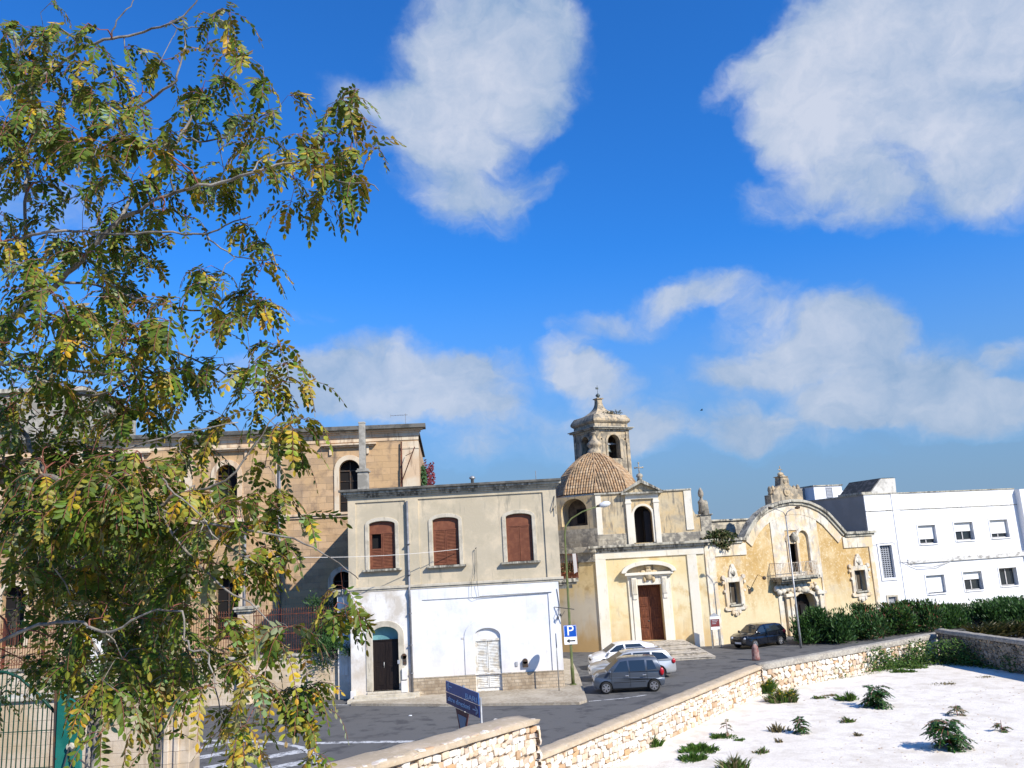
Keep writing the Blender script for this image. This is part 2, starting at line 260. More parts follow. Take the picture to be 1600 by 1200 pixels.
# ------------------------------------------------------------------ mesh builder
class MB:
    def __init__(s): s.v = []; s.f = []; s.c = []; s.usecol = False
    def add(s, vs, fs, col=None):
        o = len(s.v); s.v += [tuple(v) for v in vs]; s.f += [tuple(i+o for i in f) for f in fs]
        s.c += [col or (1, 1, 1)]*len(vs)
        if col: s.usecol = True
        return s
    def box(s, x0, x1, y0, y1, z0, z1):
        return s.add([(x0, y0, z0), (x1, y0, z0), (x1, y1, z0), (x0, y1, z0), (x0, y0, z1), (x1, y0, z1), (x1, y1, z1), (x0, y1, z1)],
              [(0, 1, 5, 4), (1, 2, 6, 5), (2, 3, 7, 6), (3, 0, 4, 7), (4, 5, 6, 7), (3, 2, 1, 0)])
    def face_holes(s, outer, holes, y):
        loops = [outer]+list(holes); flat = [p for l in loops for p in l]
        tris = tessellate_polygon([[Vector((p[0], p[1], 0)) for p in l] for l in loops])
        fs = []
        for t in tris:
            a, b, c = [flat[i] for i in t]
            ar = (b[0]-a[0])*(c[1]-a[1])-(c[0]-a[0])*(b[1]-a[1])
            if abs(ar) < 1e-9: continue
            fs.append(t if ar > 0 else (t[0], t[2], t[1]))      # normal towards -y
        return s.add([(p[0], y, p[1]) for p in flat], fs)
    def loop_side(s, loop, y0, y1, inner=False):
        n = len(loop); ar = sum(loop[i][0]*loop[(i+1) % n][1]-loop[(i+1) % n][0]*loop[i][1] for i in range(n))
        vs = [(p[0], y0, p[1]) for p in loop]+[(p[0], y1, p[1]) for p in loop]
        ccw = (ar > 0) != inner
        fs = [((i+1) % n, i, i+n, (i+1) % n+n) if ccw else (i, (i+1) % n, (i+1) % n+n, i+n) for i in range(n)]
        fs = [tuple(f) for f in fs]
        return s.add(vs, fs)
    def prism(s, loop, y0, y1):                                     # a shape in the wall plane given a thickness
        s.face_holes(loop, [], y0); s.loop_side(loop, y0, y1)
        n = len(s.v); s.face_holes(loop, [], y1)
        return s
    def wall(s, outer, holes, y, depth):
        s.face_holes(outer, holes, y)
        for h in holes: s.loop_side(h, y, y+depth, True)
        return s
    def ring(s, inner, outer, y0, y1):                              # a band between two loops with equal point counts (open at the ends)
        n = len(inner)
        vs = [(p[0], y0, p[1]) for p in inner]+[(p[0], y0, p[1]) for p in outer]+[(p[0], y1, p[1]) for p in inner]+[(p[0], y1, p[1]) for p in outer]
        fs = []
        for i in range(n-1):
            fs += [(i, i+1, n+i+1, n+i), (2*n+i, 2*n+i+1, i+1, i), (n+i, n+i+1, 3*n+i+1, 3*n+i)]
        fs += [(0, n, 3*n, 2*n), (n-1, 3*n-1, 4*n-1, 2*n-1)]
        return s.add(vs, fs)
    def tube(s, pts, r, n=6, cap=True, col=None):
        pts = [Vector(p) for p in pts]; k = len(pts)
        rs = r if isinstance(r, (list, tuple)) else [r]*k
        vs = []; fs = []; prev = None
        for i, p in enumerate(pts):
            d = (pts[min(i+1, k-1)]-pts[max(i-1, 0)])
            if d.length < 1e-9: d = Vector((0, 0, 1))
            d.normalize()
            if prev is None:
                a = d.orthogonal().normalized()
            else:
                a = prev-d*prev.dot(d)
                if a.length < 1e-6: a = d.orthogonal()
                a.normalize()
            prev = a; b = d.cross(a)
            for j in range(n):
                t = 2*math.pi*j/n; vs.append(p+(a*math.cos(t)+b*math.sin(t))*rs[i])
        for i in range(k-1):
            for j in range(n): fs.append((i*n+j, i*n+(j+1) % n, (i+1)*n+(j+1) % n, (i+1)*n+j))
        if cap: fs += [tuple(range(n))[::-1], tuple(range((k-1)*n, k*n))]
        return s.add(vs, fs, col)
    def lathe(s, prof, cx=0, cy=0, n=16, rot=0., ax=1., closed=True):               # prof: (r, z)
        vs = []; fs = []
        for (r, z) in prof:
            for j in range(n):
                t = 2*math.pi*(j+.0)/n+rot; vs.append((cx+r*math.cos(t), cy+r*math.sin(t)*ax, z))
        for i in range(len(prof)-1):
            for j in range(n): fs.append((i*n+j, i*n+(j+1) % n, (i+1)*n+(j+1) % n, (i+1)*n+j))
        fs += [tuple(range(n))[::-1], tuple(range((len(prof)-1)*n, len(prof)*n))]
        return s.add(vs, fs)
    def ellipsoid(s, c, r, n=10, m=7, jit=0.):
        vs = []; fs = []
        for i in range(m+1):
            th = math.pi*i/m
            for j in range(n):
                ph = 2*math.pi*j/n; k = 1+rnd.uniform(-jit, jit)
                vs.append((c[0]+r[0]*k*math.sin(th)*math.cos(ph), c[1]+r[1]*k*math.sin(th)*math.sin(ph), c[2]+r[2]*k*math.cos(th)))
        for i in range(m):
            for j in range(n): fs.append((i*n+j, (i+1)*n+j, (i+1)*n+(j+1) % n, i*n+(j+1) % n))
        return s.add(vs, fs)
    def split(s, name, m, parent=None, smooth=False, bevel=0.):
        par = list(range(len(s.v)))
        def find(a):
            while par[a] != a: par[a] = par[par[a]]; a = par[a]
            return a
        for f in s.f:
            for k in f[1:]: par[find(k)] = find(f[0])
        gr = {}
        for f in s.f: gr.setdefault(find(f[0]), []).append(f)
        boxes = [[min(s.v[i][k] for f in fs for i in f)-.02 for k in range(3)]+[max(s.v[i][k] for f in fs for i in f)+.02 for k in range(3)] for fs in gr.values()]; L_ = list(gr.values()); n = len(L_); q = list(range(n))
        def fd(a):
            while q[a] != a: a = q[a]
            return a
        for a in range(n):
            for b in range(a):
                if all(boxes[a][k] <= boxes[b][k+3] and boxes[b][k] <= boxes[a][k+3] for k in range(3)): q[fd(a)] = fd(b)
        out = {}
        for a in range(n): out.setdefault(fd(a), []).extend(L_[a])
        for fs in out.values():
            ids = sorted({i for f in fs for i in f}); mp = {v: k for k, v in enumerate(ids)}
            MB().add([s.v[i] for i in ids], [tuple(mp[i] for i in f) for f in fs]).build(name, m, parent, smooth, bevel)
    def build(s, name, m, parent=None, smooth=False, bevel=0., offset=None):
        me = bpy.data.meshes.new(name); vs = s.v
        if offset: vs = [(v[0]-offset[0], v[1]-offset[1], v[2]-offset[2]) for v in vs]
        me.from_pydata(vs, [], s.f); me.update()
        if s.usecol:
            ca = me.color_attributes.new('tint', 'FLOAT_COLOR', 'POINT')
            ca.data.foreach_set('color', [x for c in s.c for x in (*c, 1.)])
        me.materials.append(M[m] if isinstance(m, str) else m)
        if smooth: me.polygons.foreach_set('use_smooth', [True]*len(me.polygons))
        o = bpy.data.objects.new(name, me); C.objects.link(o)
        if offset: o.location = offset
        if parent: o.parent = parent
        if bevel:
            bv = o.modifiers.new('bevel', 'BEVEL'); bv.width = bevel; bv.segments = 2; bv.limit_method = 'ANGLE'; bv.angle_limit = R(40)
            if smooth: pass
        return o
def tag(o, label, cat, group=None):
    o['label'] = label; o['category'] = cat
    if group: o['group'] = group
    return o
def thing(name, label, cat, loc=(0, 0, 0), rz=0., group=None):
    o = bpy.data.objects.new(name, None); C.objects.link(o); o.location = loc; o.rotation_euler = (0, 0, rz); o.empty_display_size = .3
    return tag(o, label, cat, group)
def struct(name, mb, m, smooth=False):
    o = mb.build(name, m, None, smooth); o['kind'] = 'structure'; return o
def copy_thing(o, loc, rz=None, label=None):
    r = o.copy(); C.objects.link(r); r.location = loc
    if rz is not None: r.rotation_euler = (0, 0, rz)
    if label: r['label'] = label
    for ch in o.children:
        c = ch.copy(); C.objects.link(c); c.parent = r
        for g in ch.children:
            d = g.copy(); C.objects.link(d); d.parent = c
    return r
def text(s, size, parent, m, loc, rot=(math.pi/2, 0, 0), name='lettering', align='CENTER', ext=.004, sx=1.):
    cu = bpy.data.curves.new('t', 'FONT'); cu.body = s; cu.size = size; cu.align_x = align; cu.align_y = 'CENTER'; cu.extrude = ext; cu.offset = .0
    t = bpy.data.objects.new('t', cu); C.objects.link(t)
    dg = bpy.context.evaluated_depsgraph_get(); me = bpy.data.meshes.new_from_object(t.evaluated_get(dg))
    bpy.data.objects.remove(t); me.name = name; me.materials.clear(); me.materials.append(M[m])
    o = bpy.data.objects.new(name, me); C.objects.link(o); o.parent = parent; o.location = loc; o.rotation_euler = rot; o.scale = (sx, 1, 1)
    return o

class Fac:                                                        # a facade: local x along it, y into it, z up
    def __init__(s, x0, y0, a): s.o = Vector((x0, y0, 0)); s.a = R(a); s.u = Vector((math.cos(s.a), math.sin(s.a), 0)); s.n = Vector((-math.sin(s.a), math.cos(s.a), 0))
    def P(s, px, py, dy=0.):
        r = ray(px, py); c = Vector((0, 0, CAMH))
        t = (s.o+s.n*dy-c).dot(s.n)/r.dot(s.n); q = c+r*t
        return ((q-s.o).dot(s.u), q.z)
    def u_(s, px, py, dy=0.): return s.P(px, py, dy)[0]
    def z_(s, px, py, dy=0.): return s.P(px, py, dy)[1]
    def W(s, u, y=0., z=0.): q = s.o+s.u*u+s.n*y; return Vector((q.x, q.y, z))
    def thing(s, name, label, cat): return thing(name, label, cat, s.o, s.a)

def rect(u0, u1, z0, z1): return [(u0, z0), (u1, z0), (u1, z1), (u0, z1)]
def arch(u0, u1, z0, zs, zt, n=14):                                # rectangle with a round or segmental head
    c = (u0+u1)/2; h = (u1-u0)/2; r = zt-zs
    pts = [(u0, z0), (u1, z0)]
    for i in range(n+1):
        t = math.pi*i/n; pts.append((c+h*math.cos(t), zs+r*math.sin(t)))
    return pts
def arch_path(u0, u1, z0, zs, zt, n=14):                           # open path: up the right jamb, round the head, down the left
    p = arch(u0, u1, z0, zs, zt, n); return p[1:]+[p[0]]
def archivolt(mb, u0, u1, z0, zs, zt, w, y0, y1, n=14):
    return mb.ring(arch_path(u0, u1, z0, zs, zt, n), arch_path(u0-w, u1+w, z0, zs, zt+w, n), y0, y1)
def louvres(mb, u0, u1, z0, z1, y, step=.075, d=.03):
    fr = .055
    mb.box(u0, u0+fr, y-.025, y+.025, z0, z1).box(u1-fr, u1, y-.025, y+.025, z0, z1).box(u0+fr, u1-fr, y-.025, y+.025, z0, z0+fr).box(u0+fr, u1-fr, y-.025, y+.025, z1-fr, z1)
    z = z0+fr+.01
    while z < z1-fr-.03:
        mb.add([(u0+fr, y-.02, z), (u1-fr, y-.02, z), (u1-fr, y+.02, z+.055), (u0+fr, y+.02, z+.055), (u0+fr, y-.02, z+.012), (u1-fr, y-.02, z+.012), (u1-fr, y+.02, z+.067), (u0+fr, y+.02, z+.067)],
               [(0, 1, 5, 4), (4, 5, 6, 7), (3, 2, 1, 0), (1, 2, 6, 5), (0, 4, 7, 3)]); z += step
    return mb
def moulding(mb, u0, u1, z0, z1, y, steps, ends=True):              # stepped cornice: steps of (fraction of height, projection)
    h = z1-z0; a = 0
    for (fr, pr) in steps:
        mb.box(u0-(pr if ends else 0), u1+(pr if ends else 0), y-pr, y+.02, z0+h*a, z0+h*(a+fr)); a += fr
    return mb

# ================================================================== the setting
def poly_sheet(name, pts, z, m, thick=0.):
    mb = MB(); loop = [(p[0], p[1]) for p in pts]
    tris = tessellate_polygon([[Vector((p[0], p[1], 0)) for p in loop]])
    fs = []
    for t in tris:
        a, b, c = [loop[i] for i in t]; ar = (b[0]-a[0])*(c[1]-a[1])-(c[0]-a[0])*(b[1]-a[1])
        fs.append(t if ar > 0 else (t[0], t[2], t[1]))
    mb.add([(p[0], p[1], z) for p in loop], fs)
    if thick:
        n = len(loop); ar = sum(loop[i][0]*loop[(i+1) % n][1]-loop[(i+1) % n][0]*loop[i][1] for i in range(n))
        mb.add([(p[0], p[1], z) for p in loop]+[(p[0], p[1], z-thick) for p in loop],
               [((i+1) % n, i, i+n, (i+1) % n+n) if ar < 0 else (i, (i+1) % n, (i+1) % n+n, i+n)[::-1] for i in range(n)])
    return struct(name, mb, m)
struct('ground', MB().add([(-900, -300, -.02), (900, -300, -.02), (900, 1500, -.02), (-900, 1500, -.02)], [(0, 1, 2, 3)]), 'earth')
poly_sheet('road', [(-60, 8), (34, 8), (34, 90), (-60, 75)], 0., 'asphalt')
HY = 45.1
poly_sheet('pavement', [tuple(G(548, 1099, .12)[:2]), tuple(G(700, 1100, .12)[:2]), tuple(G(905, 1097, .12)[:2]), tuple(G(917, 1093, .12)[:2]), tuple(G(905, 1055, .12)[:2]), tuple(G(893, 1030, .12)[:2]), (1.0, 59), (-9.0, 59)], .12, 'paving', .14)
# painted lines
def ribbon_sheet(name, pts, w, z=.006):
    mb = MB(); P_ = [Vector((p[0], p[1], 0)) for p in pts]; vs = []; n = len(P_)
    for i, p in enumerate(P_):
        d = (P_[min(i+1, n-1)]-P_[max(i-1, 0)]).normalized(); q = Vector((-d.y, d.x, 0))*w/2
        vs += [(p.x-q.x, p.y-q.y, z), (p.x+q.x, p.y+q.y, z)]
    mb.add(vs, [(2*i, 2*i+2, 2*i+3, 2*i+1) for i in range(n-1)])
    return struct(name, mb, 'road_paint')
ribbon_sheet('road_edge_line', [G(425, 1099), G(560, 1102), G(700, 1104), G(905, 1100)], .13)
ribbon_sheet('road_edge_line', [G(478, 1162), G(545, 1160), G(640, 1159), G(760, 1156)], .36)
ribbon_sheet('road_edge_line', [G(920, 1096), G(975, 1091), G(1010, 1086)], .14)
ribbon_sheet('road_edge_line', [G(290, 1158), G(370, 1157), G(430, 1160), G(470, 1168), G(492, 1180), G(498, 1200), G(480, 1230)], .30)
for a, b, w in (((298, 1171), (360, 1160), .55), ((300, 1186), (412, 1166), .62), ((320, 1201), (474, 1173), .66), ((380, 1210), (478, 1190), .66), ((430, 1225), (485, 1208), .6)):
    ribbon_sheet('road_hatching', [G(*a), G(*b)], w)

# the white gravel lot behind the dry-stone walls
LOT = [G(700, 1290), G(835, 1210), G(1000, 1135), G(1190, 1078), G(1300, 1058), G(1450, 1040), G(1462, 1038), G(1640, 1046)]
poly_sheet('gravel_lot', [(-3, 9), (-2.2, 14)]+[(p.x-.1, p.y+.5) for p in LOT[1:6]]+[(24.6, 47.5), (26.3, 38), (29, 20), (25, 8)], .02, 'white_gravel')
poly_sheet('terrace', [(-16, -12), (4, -12), (4, 5.2), (-3.2, 5.9), (-16, 7.2)], 5.3, 'paving', 5.3)

# ================================================================== the house with brown shutters
F = Fac(0, HY, 0)
H = F.thing('house', 'two-storey house with three brown shuttered windows above a whitewashed ground floor', 'house')
uL, uR = F.u_(544, 850), F.u_(873.5, 850)
zT = F.z_(700, 757.5); zC = F.z_(700, 771); zB = F.z_(700, 916); zB2 = F.z_(700, 911); zP = F.z_(760, 1053.5)
uDP = F.u_(636.5, 800)
# upper wall with two sunk panels
p1 = rect(F.u_(556, 850), uDP-.12, zB+.02, F.z_(600, 783.5)); p2 = rect(F.u_(655, 850), F.u_(851.5, 835), zB+.02, F.z_(750, 774.5))
p1 = [(a, max(b, zB+.03)) for a, b in p1]; p2 = [(a, max(b, zB+.03)) for a, b in p2]
mb = MB().wall(rect(uL, uR, zB, zC), [p1, p2], 0, .07)
wins = [(597.5, 889, 596, 814.5, 19.3), (697.5, 883, 695.5, 808.5, 19.3), (813.5, 877, 810, 802.5, 19.3)]
wd = []
for (bx, by, tx, ty, hp) in wins:
    c = (F.u_(bx, by)+F.u_(tx, ty))/2; hw = hp*HY/FPX*1.02; wd.append((c, hw, F.z_(bx, by), F.z_(tx, ty)))
wh = [arch(c-hw, c+hw, z0, z1-.17, z1) for (c, hw, z0, z1) in wd]
for p, hs in ((p1, wh[:1]), (p2, wh[1:])):
    mb.wall(p, hs, .07, .28)
mb.add([(uL, .0, zB), (uL, 13, zB), (uL, 13, zT-.1), (uL, 0, zT-.1)], [(0, 3, 2, 1)]).add([(uR, .0, zB), (uR, 13, zB), (uR, 13, zT-.1), (uR, 0, zT-.1)], [(0, 1, 2, 3)])
mb.add([(uL, 13, 0), (uR, 13, 0), (uR, 13, zT-.1), (uL, 13, zT-.1)], [(0, 3, 2, 1)])
mb.build('upper_wall', 'house_cream', H)
MB().box(uL+.3, uR-.3, .5, 12.8, zC-.3, zC-.1).build('roof', 'weathered', H)
# cornice with black drip edge
mb = MB(); moulding(mb, uL, uR, zC, zT-.13, 0, [(.3, .07), (.3, .17), (.4, .30)]); mb.build('cornice', 'weathered', H, bevel=.02)
MB().box(uL-.42, uR+.30, -.42, 13.1, zT-.13, zT).build('roof_edge', 'roof_edge', H, bevel=.02)
mb = MB(); moulding(mb, uL, uR, zB2-.22, zB2+.02, -.0, [(.45, .06), (.55, .12)]); mb.build('string_course', 'trim_stone', H, bevel=.012)
# windows
for i, (c, hw, z0, z1) in enumerate(wd):
    w = archivolt(MB(), c-hw-.02, c+hw+.02, z0, z1-.17, z1+.02, .20, .015, .07).build('window', 'trim_stone', H, bevel=.012)
    MB().box(c-hw-.36, c+hw+.36, -.18, .30, z0-.11, z0).build('sill', 'weathered', w, bevel=.015)
    zm = z1-.17-.42
    sh = MB(); sh.prism(arch(c-hw+.01, c+hw-.01, zm, z1-.19, z1-.02), .2, .26)
    sh.box(c-hw, c-hw+.07, .17, .24, z0, zm).box(c+hw-.07, c+hw, .17, .24, z0, zm).box(c-hw+.07, c+hw-.07, .16, .24, zm-.07, zm)
    sh.build('shutter_frame', 'brown_shutter', w)
    for k in (0, 1):
        a, b = (c-hw+.075, c-.01) if k == 0 else (c+.01, c+hw-.075)
        lf = MB()
        if i == 0 and k == 0:
            zz = z0+.02+(zm-z0)*.55
            lf.box(a, a+.05, .175, .235, zz, zm-.08).box(b-.05, b, .175, .235, zz, zm-.08); louvres(lf, a, b, z0+.02, zz, .205)
        elif i == 2:
            lf.box(a, b, .2, .23, z0+.02, zm-.08); louvres(lf, a, b, z0+.02, zm-.08, .205, step=.058)
        else: louvres(lf, a, b, z0+.02, zm-.08, .205)
        lf.build('shutter', 'brown_shutter', w)
    MB().box(c-hw-.05, c+hw+.05, .36, .4, z0-.02, z1+.05).build('pane', 'void', w)
# lower storey
uD = (F.u_(601.5, 979)+F.u_(603, 1079))/2; hD = 20*HY/FPX; zD0 = F.z_(603, 1079.5); zD1 = F.z_(601, 979)
uS = (F.u_(762, 990)+F.u_(764, 1083))/2; hS = 19.7*HY/FPX; zS0 = F.z_(764, 1083.5); zS1 = F.z_(761, 981)
doorhole = arch(uD-hD, uD+hD, zD0, zD1-.42, zD1); shole = arch(uS-hS, uS+hS, .12, zS1-hS*.62, zS1)
uL2 = F.u_(548, 1000); uR2 = F.u_(878, 1000); uM = F.u_(638.5, 940)
MB().wall(rect(uL2, uM, .0, zB2-.2), [doorhole], -.03, .45).add([(uL2, -.03, 0), (uL2, 13, 0), (uL2, 13, zB2-.2), (uL2, -.03, zB2-.2)], [(0, 3, 2, 1)]).build('ground_floor_wall', 'old_wash', H)
pl = rect(F.u_(661, 1000), F.u_(861, 1000), zP, F.z_(760, 932))
mb = MB().wall(rect(uM, uR2, zP, zB2-.2), [[q for q in rect(F.u_(661, 1000), F.u_(861, 1000), zP+.001, F.z_(760, 932))]], -.03, .05)
sh2 = arch(uS-hS, uS+hS, zP, zS1-hS*.62, zS1)
mb.wall(pl, [[(a, max(b, zP+.001)) for a, b in sh2]], .02, .3)
mb.add([(uR2, -.03, 0), (uR2, 13, 0), (uR2, 13, zB2-.2), (uR2, -.03, zB2-.2)], [(0, 1, 2, 3)])
mb.build('painted_wall', 'white_wash', H)
mb = MB()
for a, b in ((uM, uS-hS-.0), (uS+hS, uR2)): mb.box(a, b, -.055, .3, 0, zP-.03)
mb.split('stone_plinth', 'plinth', H)
mb = MB()
for a, b in ((uM, uS-hS-.0), (uS+hS, uR2)): mb.box(a, b, -.075, .02, zP-.03, zP+.015)
mb.split('plinth_cap', 'paving', H)
# door and shutter door
w = archivolt(MB(), uD-hD, uD+hD, .45, zD1-.42, zD1, .30, -.07, -.03).build('door_surround', 'trim_stone', H, bevel=.012)
zf = F.z_(602, 1002)
d = MB().box(uD-hD, uD+hD, .30, .36, zD0, zf).box(uD-hD, uD+hD, .26, .31, zf, zf+.07).box(uD-.02, uD+.02, .28, .31, zD0, zf)
for k in (-1, 1):
    for zz in (zD0+.25, zD0+1.4):
        d.box(uD+k*hD*.5-.2, uD+k*hD*.5+.2, .285, .31, zz, zz+.95)
d = d.build('door', 'dark_wood', H, bevel=.008)
MB().ellipsoid((uD-.12, .25, zD0+1.25), (.035, .04, .035)).box(uD-.14, uD-.10, .27, .29, zD0+1.1, zD0+1.4).build('handle', 'galv', d, True)
MB().prism(arch(uD-hD-.02, uD+hD+.02, zf+.07, zD1-.42, zD1+.02), .33, .36).build('fanlight', 'blue_panel', H)
archivolt(MB(), uS-hS, uS+hS, zP+.02, zS1-hS*.62, zS1, .52, -.02, .02).build('door_surround', 'white_wash', H, bevel=.012)
zt = F.z_(761, 998.5)
MB().prism(arch(uS-hS, uS+hS, zt, zS1-hS*.62, zS1), .12, .3).build('tympanum', 'white_wash', H)
d = MB().box(uS-hS, uS-hS+.07, .06, .2, .12, zt).box(uS+hS-.07, uS+hS, .06, .2, .12, zt).box(uS-hS, uS+hS, .05, .2, zt-.09, zt+.02).box(uS-hS, uS+hS, .12, .2, .12, .3).build('shutter_door', 'white_shutter', H)
for a, b in ((uS-hS+.08, uS-.01), (uS+.01, uS+hS-.08)):
    zm = .3+(zt-.3)*.38
    lf = louvres(MB(), a, b, zm, zt-.1, .12); lf.box(a, b, .10, .14, .28, zm); louvres(lf, a, b, .3, zm-.02, .09, step=.09); lf.build('shutter', 'white_shutter', d)
MB().box(uD-hD-.1, uD+hD+.1, .45, .5, 0, 4.5).box(uS-hS-.1, uS+hS+.1, .4, .45, 0, 4).split('backing', 'void', H)
# door step
MB().box(F.u_(556, 1090), F.u_(657, 1090), -.55, .3, 0, .30).box(F.u_(575, 1090), F.u_(632, 1090), -.2, .3, .30, zD0).box(F.u_(548, 1090), F.u_(652, 1090), -.95, .0, 0, .17).build('doorstep', 'trim_stone', H, bevel=.02)
# down pipe
mb = MB().tube([(uDP, -.07, F.z_(636.5, 783)), (uDP, -.07, zB+.1), (uDP, -.19, zB-.1), (uDP+.02, -.13, zB-.45), (uDP+.02, -.13, .25)], .062, 8)
for z in (7.8, 6.2, 4.2, 2.6, 1.2): mb.box(uDP-.09, uDP+.09, -.2, .02, z, z+.05)
mb.build('downpipe', 'pipe', H, True)
mb = MB().box(F.u_(630, 1030)-.0, F.u_(639, 1030)-.12, -.10, -.03, F.z_(634, 1038), F.z_(634, 1024)); c_ = F.u_(634, 1030)-.08
mb.tube([(c_, -.10, F.z_(634, 1025)), (c_, -.03, F.z_(634, 1025))], .14, 14); mb.build('meter_box', 'iron', H)
MB().box(c_-.12, c_+.16, -.17, -.03, F.z_(636, 1061), F.z_(636, 1044)).box(c_-.16, c_+.15, -.22, -.03, .32, F.z_(636, 1063)).build('meter_box', 'white_wash', H, bevel=.012)
MB().box(F.u_(623.5, 1035)-.07, F.u_(623.5, 1035)+.07, -.09, -.03, F.z_(624, 1037), F.z_(624, 1031)).build('intercom', 'sign_grey', H, bevel=.01)
mb = MB(); a, b = F.u_(816.5, 1037), F.u_(825, 1037); mb.box(a, b, -.12, .02, F.z_(821, 1042), F.z_(821, 1033)); mb.tube([((a+b)/2, -.12, F.z_(821, 1033)), ((a+b)/2, .02, F.z_(821, 1033))], (b-a)/2, 14); mb.build('letterbox', 'iron', H, bevel=.01)
MB().box(F.u_(807, 1037)-.06, F.u_(807, 1037)+.07, -.03, .02, F.z_(808, 1041), F.z_(808, 1034)).build('intercom', 'sign_grey', H, bevel=.01)
MB().box(F.u_(723, 997)-.09, F.u_(723, 997)+.09, -.0, .02, F.z_(723, 999), F.z_(723, 996)).build('house_number', 'frame_alu', H)
# loops of cable fixed to the walls, cable bracket on the corner
def zz_(px, py, dy=0.): u, z = F.P(px, py, dy); return (u, dy, z)
mb = MB()
mb.tube([zz_(744, 856, -.03), zz_(743, 857, -.1)], .03).tube([zz_(742, 858, -.08), zz_(743, 880, -.06), zz_(742, 893, -.06), zz_(737, 905, -.2), zz_(736, 930, -.15), zz_(740, 936, -.1), zz_(748, 933, -.1), zz_(746, 912, -.2), zz_(745, 895, -.05), zz_(744, 858, -.05)], .009)
mb.tube([zz_(749, 932, -.1), zz_(800, 928.5, -.08), zz_(862, 925, -.06)], .014)
mb.tube([zz_(870, 920, -.06), zz_(874, 945, -.06), zz_(874, 962, -.1)], .014).tube([zz_(866, 948.5, -.05), zz_(897, 952, -.7)], .02).tube([zz_(874, 949, -.1), zz_(872, 958, -.25), zz_(876, 966, -.3), zz_(882, 955, -.35)], .012)
for px, py in ((872, 965), (876, 961)): q = zz_(px, py, -.2); mb.ellipsoid(q, (.05, .05, .09), 6, 4)
mb.tube([zz_(866, 775, -.02), zz_(864, 792, -.15), zz_(862, 800, -.05), zz_(868, 790, -.1), zz_(869, 803, -.12)], .02)
mb.split('wall_cable', 'cable', H)
# rooftop pieces of the house
q = F.P(567.5, 757, 3.0); zq = q[1]
ub, z1_ = F.P(567.5, 738, 3.0); uw = 7.6*(HY+3)/FPX
mb = MB().box(ub-uw, ub+uw, 2.7, 3.3, zT-.5, z1_).box(ub-uw-.08, ub+uw+.08, 2.62, 3.38, z1_, z1_+.10).box(ub-uw-.02, ub+uw+.02, 2.68, 3.32, z1_+.1, z1_+.2)
ut, z2_ = F.P(565.5, 662, 3.0); mb.box(ut-.17, ut+.17, 2.83, 3.17, z1_+.2, z2_).box(ut-.19, ut+.19, 2.81, 3.19, z2_, z2_+.09)
mb.build('chimney', 'concrete', H, bevel=.015)
u, z = F.P(738, 749, 2); MB().lathe([(.09, zT-.1), (.09, z), (.17, z+.03), (.17, z+.12), (.05, z+.2)], u, 2, 10).build('roof_vent', 'galv', H, True)

def antenna(px, py, y, h, label, boom=1.2, yagi=True, dirx=-1):
    p = AT(px, py, y); t = thing('aerial', label, 'aerial', (p.x, p.y, p.z-.4))
    MB().tube([(0, 0, 0), (0, 0, h)], .022, 6).build('mast', 'galv', t)
    if yagi:
        mb = MB().tube([(dirx*boom, 0, h-.1), (-dirx*.15, 0, h-.1)], .018, 5)
        for k in range(7): x = dirx*boom*k/6; mb.tube([(x, -.25+.02*k, h-.1), (x, .25-.02*k, h-.1)], .01, 4)
        mb.tube([(dirx*boom, -.05, h-.25), (dirx*boom, .05, h+.05)], .014, 4)
        mb.build('elements', 'galv', t)
    return t
antenna(837.5, 749, HY+4, .9, 'single thin mast on the roof of the house with brown shutters', yagi=False)
# side balcony with pots, on the right flank of the house
Fb = Fac(0, HY+3.0, 0)
t = Fb.thing('balcony', 'small iron balcony full of flower pots on the right flank of the house', 'balcony')
ba, bb = Fb.u_(873, 900), Fb.u_(903.5, 900); z0 = Fb.z_(888, 904); z1 = Fb.z_(888, 866)
MB().box(ba-.8, bb, 0, 1.5, z0-.20, z0).box(ba-.8, bb-.1, .1, 1.5, z0-.34, z0-.20).box(ba-.8, bb-.35, .3, 1.5, z0-.55, z0-.34).build('slab', 'weathered', t, bevel=.02)
mb = MB().box(ba-.8, bb, 0, .03, z1-.03, z1).box(ba-.8, bb, 0, .03, z0+.06, z0+.09).box(bb-.03, bb, 0, 1.5, z1-.03, z1)
x = ba-.8
while x < bb: mb.box(x, x+.018, .005, .023, z0, z1); x += .10
for k in range(14): mb.box(bb-.024, bb-.006, .1*k, .1*k+.018, z0, z1)
mb.build('railing', 'rust', t)
def cloud_leaves(mb, c, r, n, size, cols, squash=(1, 1, 1), hang=.3, shell=.0):
    for _ in range(n):
        while True:
            v = Vector((rnd.uniform(-1, 1), rnd.uniform(-1, 1), rnd.uniform(-1, 1)))
            if shell < v.length < 1: break
        p = Vector((c[0]+v.x*r[0], c[1]+v.y*r[1], c[2]+v.z*r[2]))
        d = Vector((rnd.gauss(0, 1), rnd.gauss(0, 1), rnd.gauss(0, 1)-hang)).normalized(); q = d.cross(Vector((rnd.gauss(0, 1), rnd.gauss(0, 1), rnd.gauss(0, 1)))).normalized()
        L_ = size*rnd.uniform(.6, 1.3); w = L_*.32; nn = d.cross(q)*w*.3
        a = rnd.choice(cols); k = rnd.uniform(.75, 1.25); col = tuple(x*k for x in a)
        mb.add([p, p+d*L_*.5+q*w+nn, p+d*L_, p+d*L_*.5-q*w+nn, p+d*L_*.5-nn*.3], [(0, 1, 4), (1, 2, 4), (2, 3, 4), (3, 0, 4)], col)
    return mb
